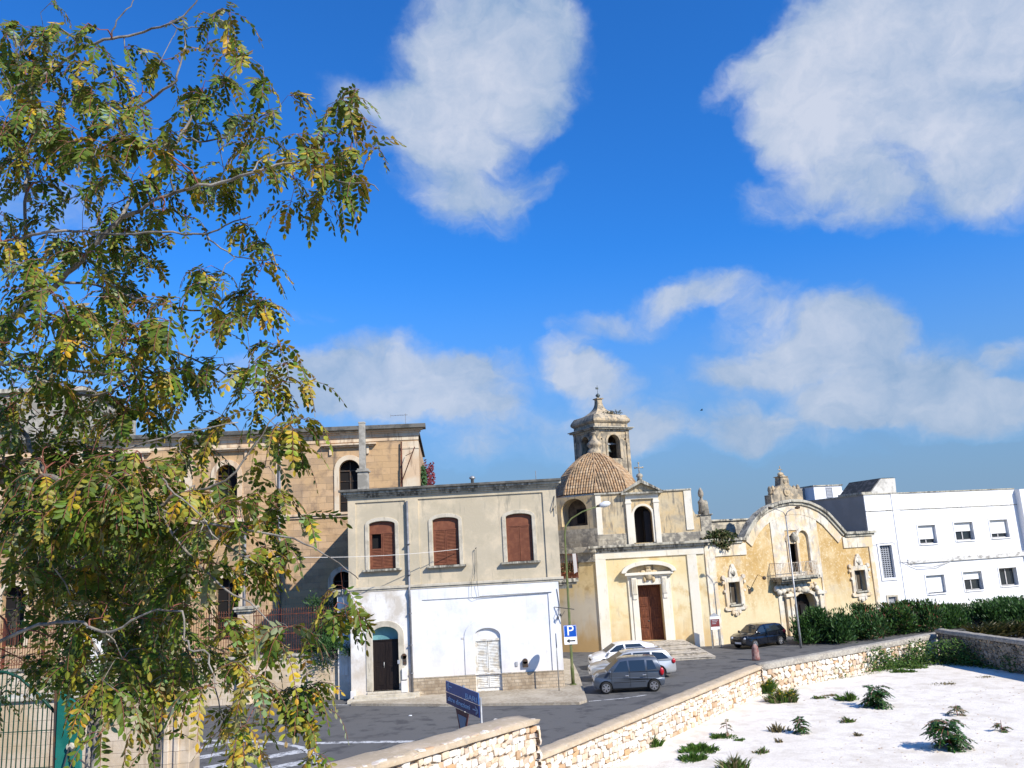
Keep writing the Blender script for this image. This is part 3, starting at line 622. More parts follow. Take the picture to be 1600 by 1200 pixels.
for k, (px, py, lab) in enumerate(((880, 898, 'potted plant at the house end of the small side balcony'), (889, 890, 'middle pot on the small side balcony with drooping leaves'), (897, 897, 'bright green potted plant at the outer end of the side balcony'))):
    p = Fb.W(Fb.u_(px, py, .4), .4, z0)
    t = thing('potted_plant', lab, 'potted plant', p, group='pots on the side balcony')
    MB().lathe([(.11, 0), (.17, .28), (.19, .28), (.19, .33), (.15, .33)], 0, 0, 12).build('pot', 'terracotta', t, True)
    cloud_leaves(MB(), (0, 0, .62), (.28, .25, .34), 140, .14, [(.04, .09, .02), (.08, .12, .03), (.16, .05, .03)][:3 if k != 2 else 2]).build('leaves', 'shrub_leaf', t)
mb = MB(); a, b = bb+.005, z1
for k, (x, y) in enumerate(((bb+.03, .05), (bb-.25, -.03))):
    mb.add([(x, y, z1+.02), (x+(.02 if k == 0 else .2), y+(.35 if k == 0 else 0), z1+.02), (x+.04+(.0 if k == 0 else .18), y+(.3 if k == 0 else -.02), z0+.35), (x+.03, y, z0+.25)], [(0, 1, 2, 3)])
    mb.add([(x+.02, y+.01, z1+.02), (x+.04, y+.33, z1+.02), (x+.05, y+.30, z0+.3), (x+.05, y+.02, z0+.3)], [(0, 1, 2, 3)])
o = mb.build('laundry', 'cloth', None); o.location = Fb.o; tag(o, 'white cloth hung over the rail of the small side balcony', 'laundry')

# ================================================================== the palazzo behind
FP = Fac(-5.75, 55.0, 5)
Pz = FP.thing('palazzo', 'large weathered pinkish stone palazzo with arched windows rising behind the house', 'palace')
uR_ = FP.u_(655, 760); zt = FP.z_(500, 671); zc = FP.z_(500, 690); uW = -31.
def pwin(cx, top, bot, hp, spring=None, dy=0): 
    c = FP.u_(cx, (top+bot)/2); hw = hp*57/FPX; z1 = FP.z_(cx, top); z0 = FP.z_(cx, bot); return c, hw, z0, z1
PW = [pwin(546.5, 718.5, 800, 15.5), pwin(354, 726, 811, 15.5), pwin(190, 733, 820, 15.5), pwin(22, 741, 828, 15.5)]
LW = [pwin(355, 901, 1000, 16), pwin(536, 893, 950, 14), pwin(195, 910, 1010, 16), pwin(20, 915, 1010, 16)]
holes = [arch(c-hw, c+hw, z0, z1-hw, z1) for c, hw, z0, z1 in PW+LW]
mb = MB().wall(rect(uW, uR_, 0, zc), holes, 0, .6)
mb.add([(uR_, 0, 0), (uR_, 17, 0), (uR_, 17, zc), (uR_, 0, zc)], [(0, 1, 2, 3)]).add([(uW, 17, 0), (uR_, 17, 0), (uR_, 17, zc), (uW, 17, zc)], [(0, 3, 2, 1)]).add([(uW, 0, 0), (uW, 17, 0), (uW, 17, zc), (uW, 0, zc)], [(0, 3, 2, 1)]).box(uW, uR_, 0, .3, zc, zt-.2)
mb.build('wall', 'palazzo', Pz)
mb = MB(); moulding(mb, uW, uR_, zc-.15, zt-.30, 0, [(.4, .05), (.6, .12)]); moulding(mb, uW, uR_, zt-.45, zt-.22, 0, [(.5, .22), (.5, .36)]); mb.build('cornice', 'palazzo_plain', Pz, bevel=.02)
MB().box(uW-.6, uR_+.55, -.6, .5, zt-.22, zt+.05).box(uW-.6, uR_+.06, .5, 17.1, zt-.12, zt-.01).build('roof_edge', 'roof_edge', Pz, bevel=.02)
# corner pilaster, string course, quoins
zs = FP.z_(500, 802)
mb = MB().box(FP.u_(628, 700), uR_+.04, -.09, .2, 0, zc-.25).box(FP.u_(628, 700)-.06, uR_+.06, -.13, .1, zc-.75, zc-.62)
for cx in (438, 290, 120): c = FP.u_(cx, 740); mb.box(c-.45, c+.45, -.07, .1, 0, zc-.25) if cx != 438 else mb.box(c-.30, c+.1, -.02, .1, zs, zc-.25)
mb.split('pilaster', 'palazzo_plain', Pz, bevel=.012)
mb = MB(); moulding(mb, uW, FP.u_(628, 700)-.06, zs-.3, zs, 0, [(.5, .1), (.5, .2)]); mb.build('string_course', 'palazzo_plain', Pz, bevel=.012)
for i, (c, hw, z0, z1) in enumerate(PW+LW):
    w = archivolt(MB(), c-hw, c+hw, z0, z1-hw, z1, .32, -.08, .0).build('window', 'palazzo_plain', Pz, bevel=.012)
    mb = MB().prism(arch(c-hw-.02, c+hw+.02, z0-.02, z1-hw, z1+.02), .5, .55); mb.build('pane', 'void', w)
    fr = MB().box(c-.04, c+.04, .42, .5, z0, z1-.1).box(c-hw, c+hw, .42, .5, z1-hw-.04, z1-hw+.04)
    for k in range(1, 4): fr.box(c-hw, c+hw, .45, .49, z0+(z1-hw-z0)*k/4-.02, z0+(z1-hw-z0)*k/4+.02)
    fr.build('sash', 'iron', w)
    if i < 4:
        zh = z1+.85; mb = MB(); moulding(mb, c-hw-.75, c+hw+.75, zh, zh+.2, 0, [(.5, .18), (.5, .36)]); mb.box(c-hw-.62, c-hw-.45, -.12, 0, zh-.5, zh).box(c+hw+.45, c+hw+.62, -.12, 0, zh-.5, zh); mb.build('hood', 'palazzo_plain', w, bevel=.01)
# iron balconies in front of the first floor windows at left
for (c, hw, z0, z1) in PW[1:]:
    b = MB().box(c-2.1, c+2.1, -1.0, 0, z0-.28, z0-.08).build('balcony', 'palazzo_plain', Pz, bevel=.02)
    mb = MB().box(c-2.05, c+2.05, -.97, -.93, z0+.95, z0+1.0).box(c-2.05, c+2.05, -.97, -.93, z0, z0+.04)
    for k in range(28): x = c-2.03+k*.15; mb.box(x, x+.025, -.965, -.94, z0, z0+.97)
    for k in range(7): mb.box(c-2.05, c-2.02, -.95+k*.14, -.93+k*.14, z0, z0+.97).box(c+2.02, c+2.05, -.95+k*.14, -.93+k*.14, z0, z0+.97)
    mb.build('railing', 'rust', b)
def fz(px, py, dy=0.): u, z = FP.P(px, py, dy); return (u, dy, z)
MB().tube([fz(437, 695, -.1), (fz(437, 695, -.1)[0], -.1, .3)], .085, 8).tube([fz(383, 830, -.1), (fz(383, 830, -.1)[0], -.1, .3)], .085, 8).build('downpipe', 'pipe', Pz, True)
MB().tube([fz(627, 755, -.2), fz(646, 703, -1.2), fz(648, 698, -1.2)], .035).tube([fz(634, 712, -.2), fz(646, 706, -1.2)], .02).tube([fz(627, 690, -.16), fz(627, 765, -.16)], .05).build('stay_rod', 'rust', Pz)
# creepers hanging on the far flank
cr = MB(); rr = []
for k in range(900):
    y = rnd.uniform(3.5, 5.6); z = rnd.uniform(zc-6.5, zc-1.2-.8*abs(math.sin(y*5)))
    rr.append(((uR_+rnd.uniform(.02, .3), y, z), (.035, .08, .02)))
for k in range(1500):
    y = rnd.uniform(8, 16.5); z = rnd.uniform(zc-7, zc-.1-.9*abs(math.sin(y*3)))
    rr.append(((uR_+rnd.uniform(.02, .8), y, z), (.14, .025, .03)))
for p, c in rr:
    p = Vector(p); d = Vector((rnd.uniform(-.2, 1), rnd.uniform(-1, 1), -rnd.random())).normalized()*.22; q = d.orthogonal().normalized()*.1; k = rnd.uniform(.6, 1.4)
    cr.add([p, p+d*.5+q, p+d, p+d*.5-q], [(0, 1, 2, 3)], tuple(x*k for x in c))
o = cr.build('creeper', 'shrub_leaf', None); o.location = FP.o; o.rotation_euler = (0, 0, FP.a); tag(o, 'green and dark red creeper hanging down the far flank of the palazzo', 'creeper')
antenna(634, 664, 60, 1.25, 'television aerial with a long boom above the right end of the palazzo roof', 1.1)
antenna(495, 668, 60, .75, 'low stubby aerial in the middle of the palazzo roof', .35)
# taller block at the far left
fb = Fac(-40, 66, 5)
t = fb.thing('grey_block', 'plain pale grey block rising over the left end of the palazzo behind the tree', 'building')
u1 = fb.u_(128, 640); z1 = fb.z_(100, 612)
MB().box(-12, u1, 0, 12, 0, z1).build('wall', 'concrete', t); MB().box(-12.3, u1+.3, -.3, 12.3, z1, z1+.35).build('parapet', 'weathered', t, bevel=.03)

# ================================================================== garden wall, gate pillars and iron fence
FG = Fac(0, 46.0, 0)
t = FG.thing('garden_wall', 'low stained limestone wall along the street under the iron fence, left of the dark door', 'wall')
zw = FG.z_(470, 1021)
u0, u1 = -33, FG.u_(549, 1050)
MB().box(u0, u1, 0, .5, 0, zw-.14).build('wall', 'ashlar_pale', t)
MB().box(u0, FG.u_(546, 1020), -.09, .6, zw-.14, zw).build('coping', 'weathered', t, bevel=.03)
def pillar(cx, top, w, label, m='ashlar_pale'):
    c = FG.u_(cx, 980); z1 = FG.z_(cx, top)
    t = thing('gate_pillar', label, 'pillar', FG.W(c, .25), group='pillars of the garden fence')
    h = w/2
    MB().box(-h, h, -.46, .35, 0, z1-.35).box(-h+.18, h-.18, -.49, .3, 1.2, z1-.9).build('shaft', m, t, bevel=.015)
    mb = MB(); mb.box(-h-.05, h+.05, -.51, .40, z1-.35, z1-.25).box(-h-.14, h+.14, -.60, .5, z1-.25, z1-.12).box(-h-.2, h+.2, -.66, .56, z1-.12, z1); mb.build('cap', 'weathered', t, bevel=.02)
pillar(539, 921, .72, 'white gate pillar joined to the left corner of the house', 'old_wash')
pillar(150, 948, 1.35, 'broad white stone pillar between the iron fence panels behind the tree', 'old_wash')
pillar(383, 948, .7, 'narrow stone fence pillar half hidden by hanging leaves')
zf1 = FG.z_(450, 953)
def fence(u0, u1, label, ornate=False):
    c = (u0+u1)/2; t = thing('iron_fence', label, 'fence', FG.W(c, .25, zw), group='iron fence panels on the garden wall'); a, b = u0-c, u1-c; h = zf1-zw
    mb = MB()
    for z in (.18, h*.45, h-.25): mb.box(a, b, -.02, .02, z, z+.045)
    mb.build('rails', 'rust', t)
    mb = MB(); x = a+.07
    while x < b:
        mb.box(x-.012, x+.012, -.012, .012, 0, h-.05); mb.lathe([(.001, h+.12), (.03, h+.03), (.012, h-.06)], x, 0, 4)
        x += .135
    mb.build('bars', 'rust', t)
    if ornate:
        mb = MB()
        for z0 in (.25, h-.55):
            k = a+.15
            while k < b-.1:
                mb.tube([(k+.1*math.cos(q), -.03, z0+.12+.1*math.sin(q)) for q in [i*math.pi/5 for i in range(11)]], .014, 4, False); k += .22
        for x in (a+.05, a+(b-a)*.33, a+(b-a)*.66, b-.05): mb.box(x-.07, x+.07, -.06, .06, 0, h+.15).lathe([(.08, h+.15), (.1, h+.22), (.02, h+.42)], x, 0, 8)
        mb.build('ornament', 'rust', t)
fence(FG.u_(-60, 1000), FG.u_(128, 1000), 'ornate rusty iron fence with thick posts at the far left behind the tree', True)
fence(FG.u_(172, 1000), FG.u_(374, 1000), 'rusty iron fence between the broad white pillar and the narrow pillar')
fence(FG.u_(392, 1000), FG.u_(527, 1000), 'dark red iron fence between the narrow pillar and the house')

# ================================================================== the church
FC = Fac(0, 60, 0)
uA, uB = FC.u_(934.5, 940), FC.u_(1106, 930); zc0 = FC.z_(1010, 858.5); zc1 = FC.z_(1010, 852.5)
Ch = thing('church', 'yellow baroque church with tiled octagonal dome and brown panelled door', 'church', (0, 60, 0), 0)
cu = (FC.u_(1015, 914)+FC.u_(1021, 1003))/2; dh = 18.2*60/FPX; dz0 = .56; dz1 = FC.z_(1014, 913.5)
door = rect(cu-dh, cu+dh, dz0, dz1)
MB().wall(rect(uA, uB, 0, zc0), [door], 0, .75).add([(uB, 0, 0), (uB, 14, 0), (uB, 14, zc0), (uB, 0, zc0)], [(0, 1, 2, 3)]).add([(uA-3, 14, 0), (uB, 14, 0), (uB, 14, zc0), (uA-3, 14, zc0)], [(0, 3, 2, 1)]).build('wall', 'church_yellow', Ch)
# raised white pilasters and frieze
zfz = FC.z_(1012, 870)
mb = MB().box(uA-.0, FC.u_(951, 940), -.09, .02, 0, zfz).box(FC.u_(1078.5, 930), FC.u_(1093.5, 930), -.09, .02, 0, zfz).box(uA, uB, -.10, .02, zfz, zc0)
mb.split('pilaster', 'church_white', Ch, bevel=.015)
mb = MB(); moulding(mb, uA, uB, zc0-.06, zc1+.16, 0, [(.3, .14), (.35, .30), (.35, .46)]); mb.build('cornice', 'weathered', Ch, bevel=.03)
# oblique left wall
FL = Fac(uA, 60, -25)
ob = MB().add([(0, 0, 0), (-7*math.cos(R(25)), 7*math.sin(R(25)), 0), (-7*math.cos(R(25)), 7*math.sin(R(25)), zc0), (0, 0, zc0)], [(0, 3, 2, 1)], None)
def toC(F_, u, y, z): q = F_.W(u, y, z); return (q.x, q.y-60, z)
def box_in(mb, F_, u0, u1, y0, y1, z0, z1):
    c = [toC(F_, u, y, z) for z in (z0, z1) for (u, y) in ((u0, y0), (u1, y0), (u1, y1), (u0, y1))]
    return mb.add(c, [(0, 1, 5, 4), (1, 2, 6, 5), (2, 3, 7, 6), (3, 0, 4, 7), (4, 5, 6, 7), (3, 2, 1, 0)])
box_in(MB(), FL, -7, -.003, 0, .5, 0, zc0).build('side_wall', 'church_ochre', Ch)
mb = box_in(MB(), FL, -7, -.001, -.12, .0, zfz-.15, zc0); mb = box_in(mb, FL, -7, .2, -.38, .0, zc0, zc1+.14); mb.build('side_frieze', 'grey_stone', Ch, bevel=.02)
# door, portal
dr = MB().box(cu-dh, cu+dh, .62, .7, dz0, dz1)
for s in (-1, 1):
    for k in range(5):
        z0 = dz0+.15+k*(dz1-dz0-.2)/5; z1 = z0+(dz1-dz0-.2)/5-.14; a, b = cu+s*dh/2-dh*.34, cu+s*dh/2+dh*.34
        dr.box(a, b, .585, .63, z0, z1).box(a+.12, b-.12, .565, .6, z0+.12, z1-.12)
dr.box(cu-.03, cu+.03, .57, .63, dz0, dz1); dr = dr.build('door', 'church_wood', Ch, bevel=.012)
MB().ellipsoid((cu-.14, .57, dz0+1.3), (.05, .05, .05), 8, 6).build('handle', 'bronze', dr, True)
za = FC.z_(1016, 894)
mb = MB()
for s in (-1, 1):
    a, b = sorted((cu+s*dh, cu+s*(dh+.42))); mb.box(a, b, -.16, .06, dz0-.1, za-.35)
    a, b = sorted((cu+s*(dh+.42), cu+s*(dh+.66))); mb.box(a, b, -.10, .06, dz0-.1, za-.35)
    a, b = sorted((cu+s*(dh+.04), cu+s*(dh+.4))); mb.box(a, b, -.26, -.16, dz1-.62, za-.3).box(a+.04, b-.04, -.22, -.16, dz1-.95, dz1-.62)
    for q in (.12, .2, .28): x0 = cu+s*(dh+q); mb.box(x0-.02, x0+.02, -.29, -.2, dz1-.58, za-.4)
mb.box(cu-dh, cu+dh, -.16, .06, dz1, za-.35).box(cu-dh-.7, cu+dh+.7, -.20, .05, za-.35, za-.16).box(cu-dh-.85, cu+dh+.85, -.42, .05, za-.16, za+.02)
mb.build('portal', 'church_white', Ch, bevel=.018)
pw = dh+1.0; ph = FC.z_(1016, 876)-za
inn = [(cu+(pw-.25)*math.cos(math.pi*i/18), za+.02+(ph-.28)*math.sin(math.pi*i/18)) for i in range(19)]
out = [(cu+(pw+.08)*math.cos(math.pi*i/18), za+.02+(ph)*math.sin(math.pi*i/18)) for i in range(19)]
pm = MB().ring(inn, out, -.50, .05).build('pediment', 'church_white', Ch, bevel=.02)
MB().prism(inn, -.06, .04).build('tympanum', 'church_upper', pm)
mb = MB().ellipsoid((cu, -.28, za-.12), (.30, .14, .42), 10, 8, .08).ellipsoid((cu-.38, -.25, za+.0), (.22, .1, .16), 8, 6, .15).ellipsoid((cu+.38, -.25, za+.0), (.22, .1, .16), 8, 6, .15).ellipsoid((cu, -.3, za+.38), (.2, .1, .12), 8, 6, .15).ellipsoid((cu-.3, -.22, za-.45), (.12, .08, .22), 6, 6, .2).ellipsoid((cu+.3, -.22, za-.45), (.12, .08, .22), 6, 6, .2)
mb.build('coat_of_arms', 'church_upper', pm, True)
# upper stage
U = .35
def cp(px, py, dy=U): return FC.P(px, py, dy)
zt_ = cp(1055, 767)[1]; uL_ = cp(932, 800)[0]; uR1 = cp(1067.5, 800)[0]
zb_ = zc1+.1; zg = cp(1000, 832)[1]
nc = cp(1006.5, 830)[0]; nh = 13.8*60.3/FPX; nz1 = cp(1003, 790.5)[1]; nz0 = zb_+.12
nic = arch(nc-nh, nc+nh, nz0, nz1-nh, nz1)
vr = [(uR1, zt_), (cp(1079.5, 768)[0], zt_), (cp(1080.5, 780)[0], cp(1080, 780)[1]), (cp(1082, 795)[0], cp(1082, 795)[1]), (cp(1086, 803)[0], cp(1086, 803)[1]), (cp(1094, 805)[0], cp(1094, 805)[1]), (cp(1094.5, 826)[0], cp(1094.5, 826)[1]), (cp(1112, 826)[0], cp(1112, 826)[1]), (cp(1114, 845)[0], zb_)]
loop = [(uL_, zb_)]+[vr[-1]]+vr[::-1][1:]+[(uL_, zt_)]
MB().wall(loop, [nic], U, .9).loop_side(loop, U, U+.8).build('upper_wall', 'church_upper', Ch)
MB().box(uL_-.02, nc-nh-.5, U-.05, U+.1, zb_-.1, zg).box(nc+nh+.5, vr[-1][0], U-.05, U+.1, zb_-.1, zg-.15).split('base_course', 'grey_stone', Ch, bevel=.015)
MB().box(uL_-.03, cp(940, 800)[0], U-.05, U+.05, zg, zt_).box(cp(1070.5, 800)[0], cp(1079.3, 772)[0], U-.06, U+.05, zg, zt_-.02).split('corner_strip', 'church_white', Ch, bevel=.01)
MB().box(uL_-.1, cp(972, 775)[0], U-.12, U+.9, zt_, zt_+.14).box(cp(1033, 772)[0], cp(1080, 768)[0], U-.1, U+.9, zt_, zt_+.12).build('coping', 'weathered', Ch, bevel=.03)
mb = MB()
for s in (-1, 1):
    a, b = sorted((nc+s*(nh+.16), nc+s*(nh+.55))); mb.box(a, b, U-.16, U+.05, zb_, zt_-.45).box(a-.04, b+.04, U-.2, U+.05, zt_-.75, zt_-.6)
archivolt(mb, nc-nh, nc+nh, nz0, nz1-nh, nz1, .16, U-.09, U+.02)
mb.box(nc-nh-.55, nc+nh+.55, U-.16, U+.05, zt_-.45, zt_-.1)
nb = mb.build('niche_frame', 'church_white', Ch, bevel=.015)
za2 = cp(1002, 749)[1]; e0 = zt_-.1; ew = nh+.85
mb = MB().box(nc-ew, nc+ew, U-.45, U+.3, e0, e0+.14)
mb.ring([(nc+ew-.15, e0+.14), (nc, za2-.28), (nc-ew+.15, e0+.14)], [(nc+ew+.1, e0+.14), (nc, za2), (nc-ew-.1, e0+.14)], U-.45, U+.5)
mb.build('pediment', 'weathered', Ch, bevel=.02)
MB().prism([(nc-ew+.1, e0+.14), (nc+ew-.1, e0+.14), (nc, za2-.22)], U-.1, U+.4).ellipsoid((nc, U-.1, e0+.55), (.28, .08, .36), 8, 6, .1).build('gable', 'church_upper', Ch)
MB().prism(arch(nc-nh-.05, nc+nh+.05, nz0-.02, nz1-nh, nz1+.05), U+.9, U+1.0).box(nc+nh*.15, nc+nh*.45, U+.5, U+.9, nz0, nz1-nh*.5).build('niche_door', 'void', Ch)
MB().box(nc+nh*.25, nc+nh*.95, U+.45, U+.55, nz0, nz1-nh*.55).build('open_leaf', 'dark_wood', Ch)
# cross on the gable
mb = MB().lathe([(.22, za2-.1), (.16, za2+.12), (.26, za2+.2), (.2, za2+.38), (.06, za2+.45)], nc, U, 10).tube([(nc, U, za2+.4), (nc, U, za2+1.15)], .035, 6).box(nc-.26, nc+.26, U-.03, U+.03, za2+.82, za2+.9)
for dx, dz in ((-.28, .86), (.28, .86), (0, 1.2)): mb.ellipsoid((nc+dx, U, za2+dz), (.07, .04, .07), 6, 5)
mb.build('cross', 'grey_stone', Ch, True)
# finial pedestal at the right end
fu = cp(1103, 815)[0]; fz1 = cp(1103, 803)[1]; fz0 = cp(1103, 826)[1]
mb = MB().box(fu-.38, fu+.38, U-.05, U+.9, fz0-.2, fz1-.15); moulding(mb, fu-.38, fu+.38, fz1-.15, fz1, U, [(.5, .06), (.5, .13)]); mb.box(fu-.45, fu+.45, U-.1, U+.95, fz1-.04, fz1+.0)
zt2 = cp(1101, 779)[1]
mb.box(fu-.34, fu+.34, U+.1, U+.8, fz1, fz1+.25); mb.lathe([(.44, fz1+.25), (.40, zt2-.25), (.30, zt2-.1)], fu+.02, U+.45, 4, math.pi/4)
mb.build('pedestal', 'grey_stone', Ch, bevel=.03)
pu = cp(1095.5, 780)[0]; pz = cp(1094, 762)[1]
MB().lathe([(.20, fz1), (.16, fz1+.5), (.26, pz-1.15), (.28, pz-1.0), (.12, pz-.85), (.10, pz-.7), (.19, pz-.6), (.21, pz-.4), (.15, pz-.2), (.04, pz)], pu, U-.0, 12).build('pine_cone_finial', 'old_shaded_stone', Ch, True)
# oblique upper wall at the left with the vaulted alcove
FU = Fac(uL_+.02, 60+U, -32)
w0 = 4.3; az1 = 0
au0, au1 = FU.u_(877, 805), FU.u_(917, 800); aze = FU.z_(897, 779); azb = FU.z_(897, 822)
loop = rect(-w0, 0, zb_, zt_+.05)
mb = MB().wall(loop, [arch(au0, au1, azb, aze-.95, aze)], 0, 1.1)
m2 = MB(); m2.add([toC(FU, *v) for v in mb.v], mb.f); m2.build('alcove_wall', 'church_upper', Ch)
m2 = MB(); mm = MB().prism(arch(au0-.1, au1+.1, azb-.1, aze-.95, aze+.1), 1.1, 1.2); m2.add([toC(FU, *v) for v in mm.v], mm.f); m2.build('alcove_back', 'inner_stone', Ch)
m2 = box_in(MB(), FU, au0+.75, au0+1.35, 1.04, 1.1, azb+.2, aze-.75); m2.build('alcove_window', 'void', Ch)
m2 = box_in(MB(), FU, -w0, -.02, -.07, 0, zb_-.05, azb-.25); m2.build('side_course', 'grey_stone', Ch)
# body behind, roofs
MB().box(uL_+.15, uR1+.4, U+1.05, 13.5, zb_-.2, zt_-.5).box(uL_-3.4, uL_+.15, 5.2, 13.5, zb_-.2, zt_-.5).build('nave', 'grey_stone', Ch)
# ---- dome
DX, DY = AT(931.5, 770, 66.6).x, 66.6-60
zD = AT(931, 770, 63).z; zDt = AT(934, 709, 66.6).z; RD = 67*66.6/FPX
camang = math.atan2(-66.6, -DX)
prof = [(1.04, 0), (.965, .16), (.88, .32), (.77, .49), (.63, .65), (.49, .78), (.35, .89), (.23, .96), (.14, 1.0)]
def dp(t):
    t = max(0, min(1, t))*(len(prof)-1); i = min(int(t), len(prof)-2); f = t-i
    return prof[i][0]*(1-f)+prof[i+1][0]*f, prof[i][1]*(1-f)+prof[i+1][1]*f
Hd = zDt-zD
MB().lathe([(RD*(r)-.06, zD+Hd*z) for r, z in prof], DX, DY, 8, camang).build('dome', 'roof_tile', Ch)
tiles = MB(); c22 = math.cos(math.pi/8); t22 = math.tan(math.pi/8)
N_T = 19
for k in range(8):
    th = camang+math.pi/8+k*math.pi/4; nx, ny = math.cos(th), math.sin(th); tx, ty = -ny, nx
    nw = 12; W0 = RD*c22*t22
    for j in range(nw):
        sft = (j+.5-nw/2)*(2*W0/nw)
        for i in range(N_T):
            t0, t1 = i/N_T, (i+1)/N_T+.012
            r0, h0 = dp(t0); r1, h1 = dp(t1)
            if r1*W0 < abs(sft): break
            a0, a1 = r0*RD*c22, r1*RD*c22; hw = W0/nw*.80; jx = rnd.uniform(-.012, .012); lift = .035+rnd.uniform(0, .02)
            vs = []
            for (a, h, e) in ((a0, h0, lift), (a1, h1, lift*.3)):
                for q in range(5):
                    an = math.pi*q/4; off = math.cos(an)*hw; up = math.sin(an)*hw*.75+e
                    vs.append((DX+nx*(a+up*.75)+tx*(sft+off+jx), DY+ny*(a+up*.75)+ty*(sft+off+jx), zD+Hd*h+up*.6))
            tiles.add(vs, [(q, q+1, q+6, q+5) for q in range(4)]+[(0, 4, 3, 2, 1)])
tiles.build('tiles', 'roof_tile', Ch)
mb = MB()
for k in range(8):
    th = camang+k*math.pi/4
    mb.tube([(DX+math.cos(th)*RD*r, DY+math.sin(th)*RD*r, zD+Hd*z+.06) for r, z in prof], .05, 6)
mb.build('ridges', 'roof_tile', Ch, True)
MB().lathe([(RD-.15, zt_-.8), (RD-.15, zD-.22), (RD+.05, zD-.18), (RD+.08, zD-.02), (RD-.1, zD)], DX, DY, 8, camang).build('drum', 'church_white', Ch)
lz = lambda py: AT(931, py, 66.6).z
lu = AT(929, 700, 66.6).x
MB().lathe([(.62, zDt-.25), (.60, lz(704)), (.50, lz(703)), (.46, lz(700)), (.58, lz(697)), (.62, lz(694)), (.50, lz(691)), (.30, lz(688)), (.20, lz(684)), (.14, lz(679)), (.26, lz(677.5)), (.24, lz(675.5))], lu, DY, 14).build('lantern', 'tower_stone', Ch, True)
# ---- bell tower
p0 = AT(931, 690, 70.0); TA = R(28); TW = 3.42
T = thing('bell_tower', 'square stone bell tower with concave pyramid roof behind the tiled dome', 'bell tower', (p0.x, 70, 0), TA)
tz = lambda py, px=931: AT(px, py, 70).z
def four(fn):
    out = MB(); w = TW
    for q in range(4):
        vs = []; f = MB(); fn(f, q)
        for (u, d, z) in f.v:
            x, y = u, d
            for _ in range(q): x, y = y, w-x
            vs.append((x, y, z))
        out.add(vs, f.f)
    return out
zE = tz(669); ow = .62; bz0 = tz(716); bz1 = tz(678.5)
four(lambda f, q: f.wall(rect(0, TW, 4, zE), [arch(TW*.53-ow, TW*.53+ow, bz0, bz1-ow, bz1), rect(TW*.16, TW*.16+.14, tz(687), tz(687)+.16), rect(TW*.86, TW*.86+.16, tz(687), tz(687)+.16)] if q < 2 else [], 0, .55)).build('wall', 'tower_stone', T)
four(lambda f, q: (f.box(.0, .32, -.09, .03, 4, zE), f.box(TW-.32, TW, -.09, .03, 4, zE), archivolt(f, TW*.53-ow, TW*.53+ow, bz0, bz1-ow, bz1, .2, -.07, .02))).build('pilasters', 'tower_stone', T, bevel=.02)
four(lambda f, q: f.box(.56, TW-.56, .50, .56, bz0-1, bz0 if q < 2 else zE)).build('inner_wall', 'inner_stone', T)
MB().box(.5, TW-.5, .5, TW-.5, bz1+.2, zE).build('ceiling', 'void', T)
mb = MB()
for a, b, p in ((-.22, -.06, .08), (-.06, .06, .30), (.06, .13, .42)): mb.box(-p, TW+p, -p, TW+p, zE+a, zE+b)
mb.build('cornice', 'weathered', T, bevel=.02)
c = TW/2
def sq(prof, n=4): return MB().lathe([(r*math.sqrt(2), z) for r, z in prof], c, c, n, math.pi/4)
z1, z2, z3 = tz(660), tz(652), tz(646)
sq([(c+.02, zE+.1), (c-.0, zE+.2), (c, z1), (c+.10, z1+.05), (c+.20, z1+.18), (c+.20, z2-.10), (c+.12, z2+.05), (c-.05, z3-.02), (c-.1, z3)]).build('attic', 'tower_stone', T, bevel=.04)
zt3 = tz(617.5); hh = zt3-z3
sq([(c-.1, z3)]+[((c-.6)*(1-t)**2.9+.24, z3+hh*t) for t in [i/10 for i in range(11)]]+[(.33, zt3+.02), (.36, zt3+.10), (.25, zt3+.14)]).build('spire', 'tower_stone', T)
MB().lathe([(.12, zt3+.1), (.10, zt3+.22), (.2, zt3+.34), (.2, zt3+.42), (.08, zt3+.55)], c, c, 10).tube([(c, c, zt3+.5), (c, c, zt3+1.3)], .018, 5).box(c-.18, c+.1, c-.01, c+.01, zt3+.95, zt3+1.12).build('weather_vane', 'bronze', T, True)
bz = bz0+(bz1-bz0)*.42; bx, by = TW*.46, .75
bl = MB().lathe([(.40, bz-.28), (.37, bz-.2), (.27, bz+.05), (.24, bz+.28), (.15, bz+.38), (.04, bz+.42)], bx, by, 14).build('bell', 'bronze', T, True)
MB().box(-.0+.4, TW-.4, by-.06, by+.06, bz+.42, bz+.56).box(bx-.26, bx+.26, by-.05, by+.05, bz+.40, bz+.5).build('yoke', 'galv', bl)
o = cloud_leaves(MB(), (0, 0, .15), (1.0, .7, .28), 160, .16, [(.06, .07, .02), (.16, .12, .05), (.10, .09, .03)]).build('roof_weeds', 'shrub_leaf', None)
q = Vector((p0.x, 70, 0))+Vector((math.cos(TA)*2.3-math.sin(TA)*.6, math.sin(TA)*2.3+math.cos(TA)*.6, 0)); o.location = (q.x, q.y, z3+.05); tag(o, 'dry weeds growing on the roof of the bell tower', 'weeds')
# ---- steps
mb = MB(); e = G(1118, 1029, 0); bw = e.x-cu; bd = 60-e.y
for k in range(4):
    f = k/4; hw = bw*(1-f)+(dh+.9)*f; d = bd*(1-f)+1.6*f; h = .14*(k+1)
    for a in (0,): mb.box(cu-hw, cu+hw, -d, -.09, h-.14, h-.03).box(cu-hw-.04, cu+hw+.04, -d-.04, -.09, h-.03, h)
o = mb.build('church_steps', 'worn_step', None, bevel=.012); o.location = (0, 60, 0); tag(o, 'four worn stone steps spreading out in front of the church door', 'steps')

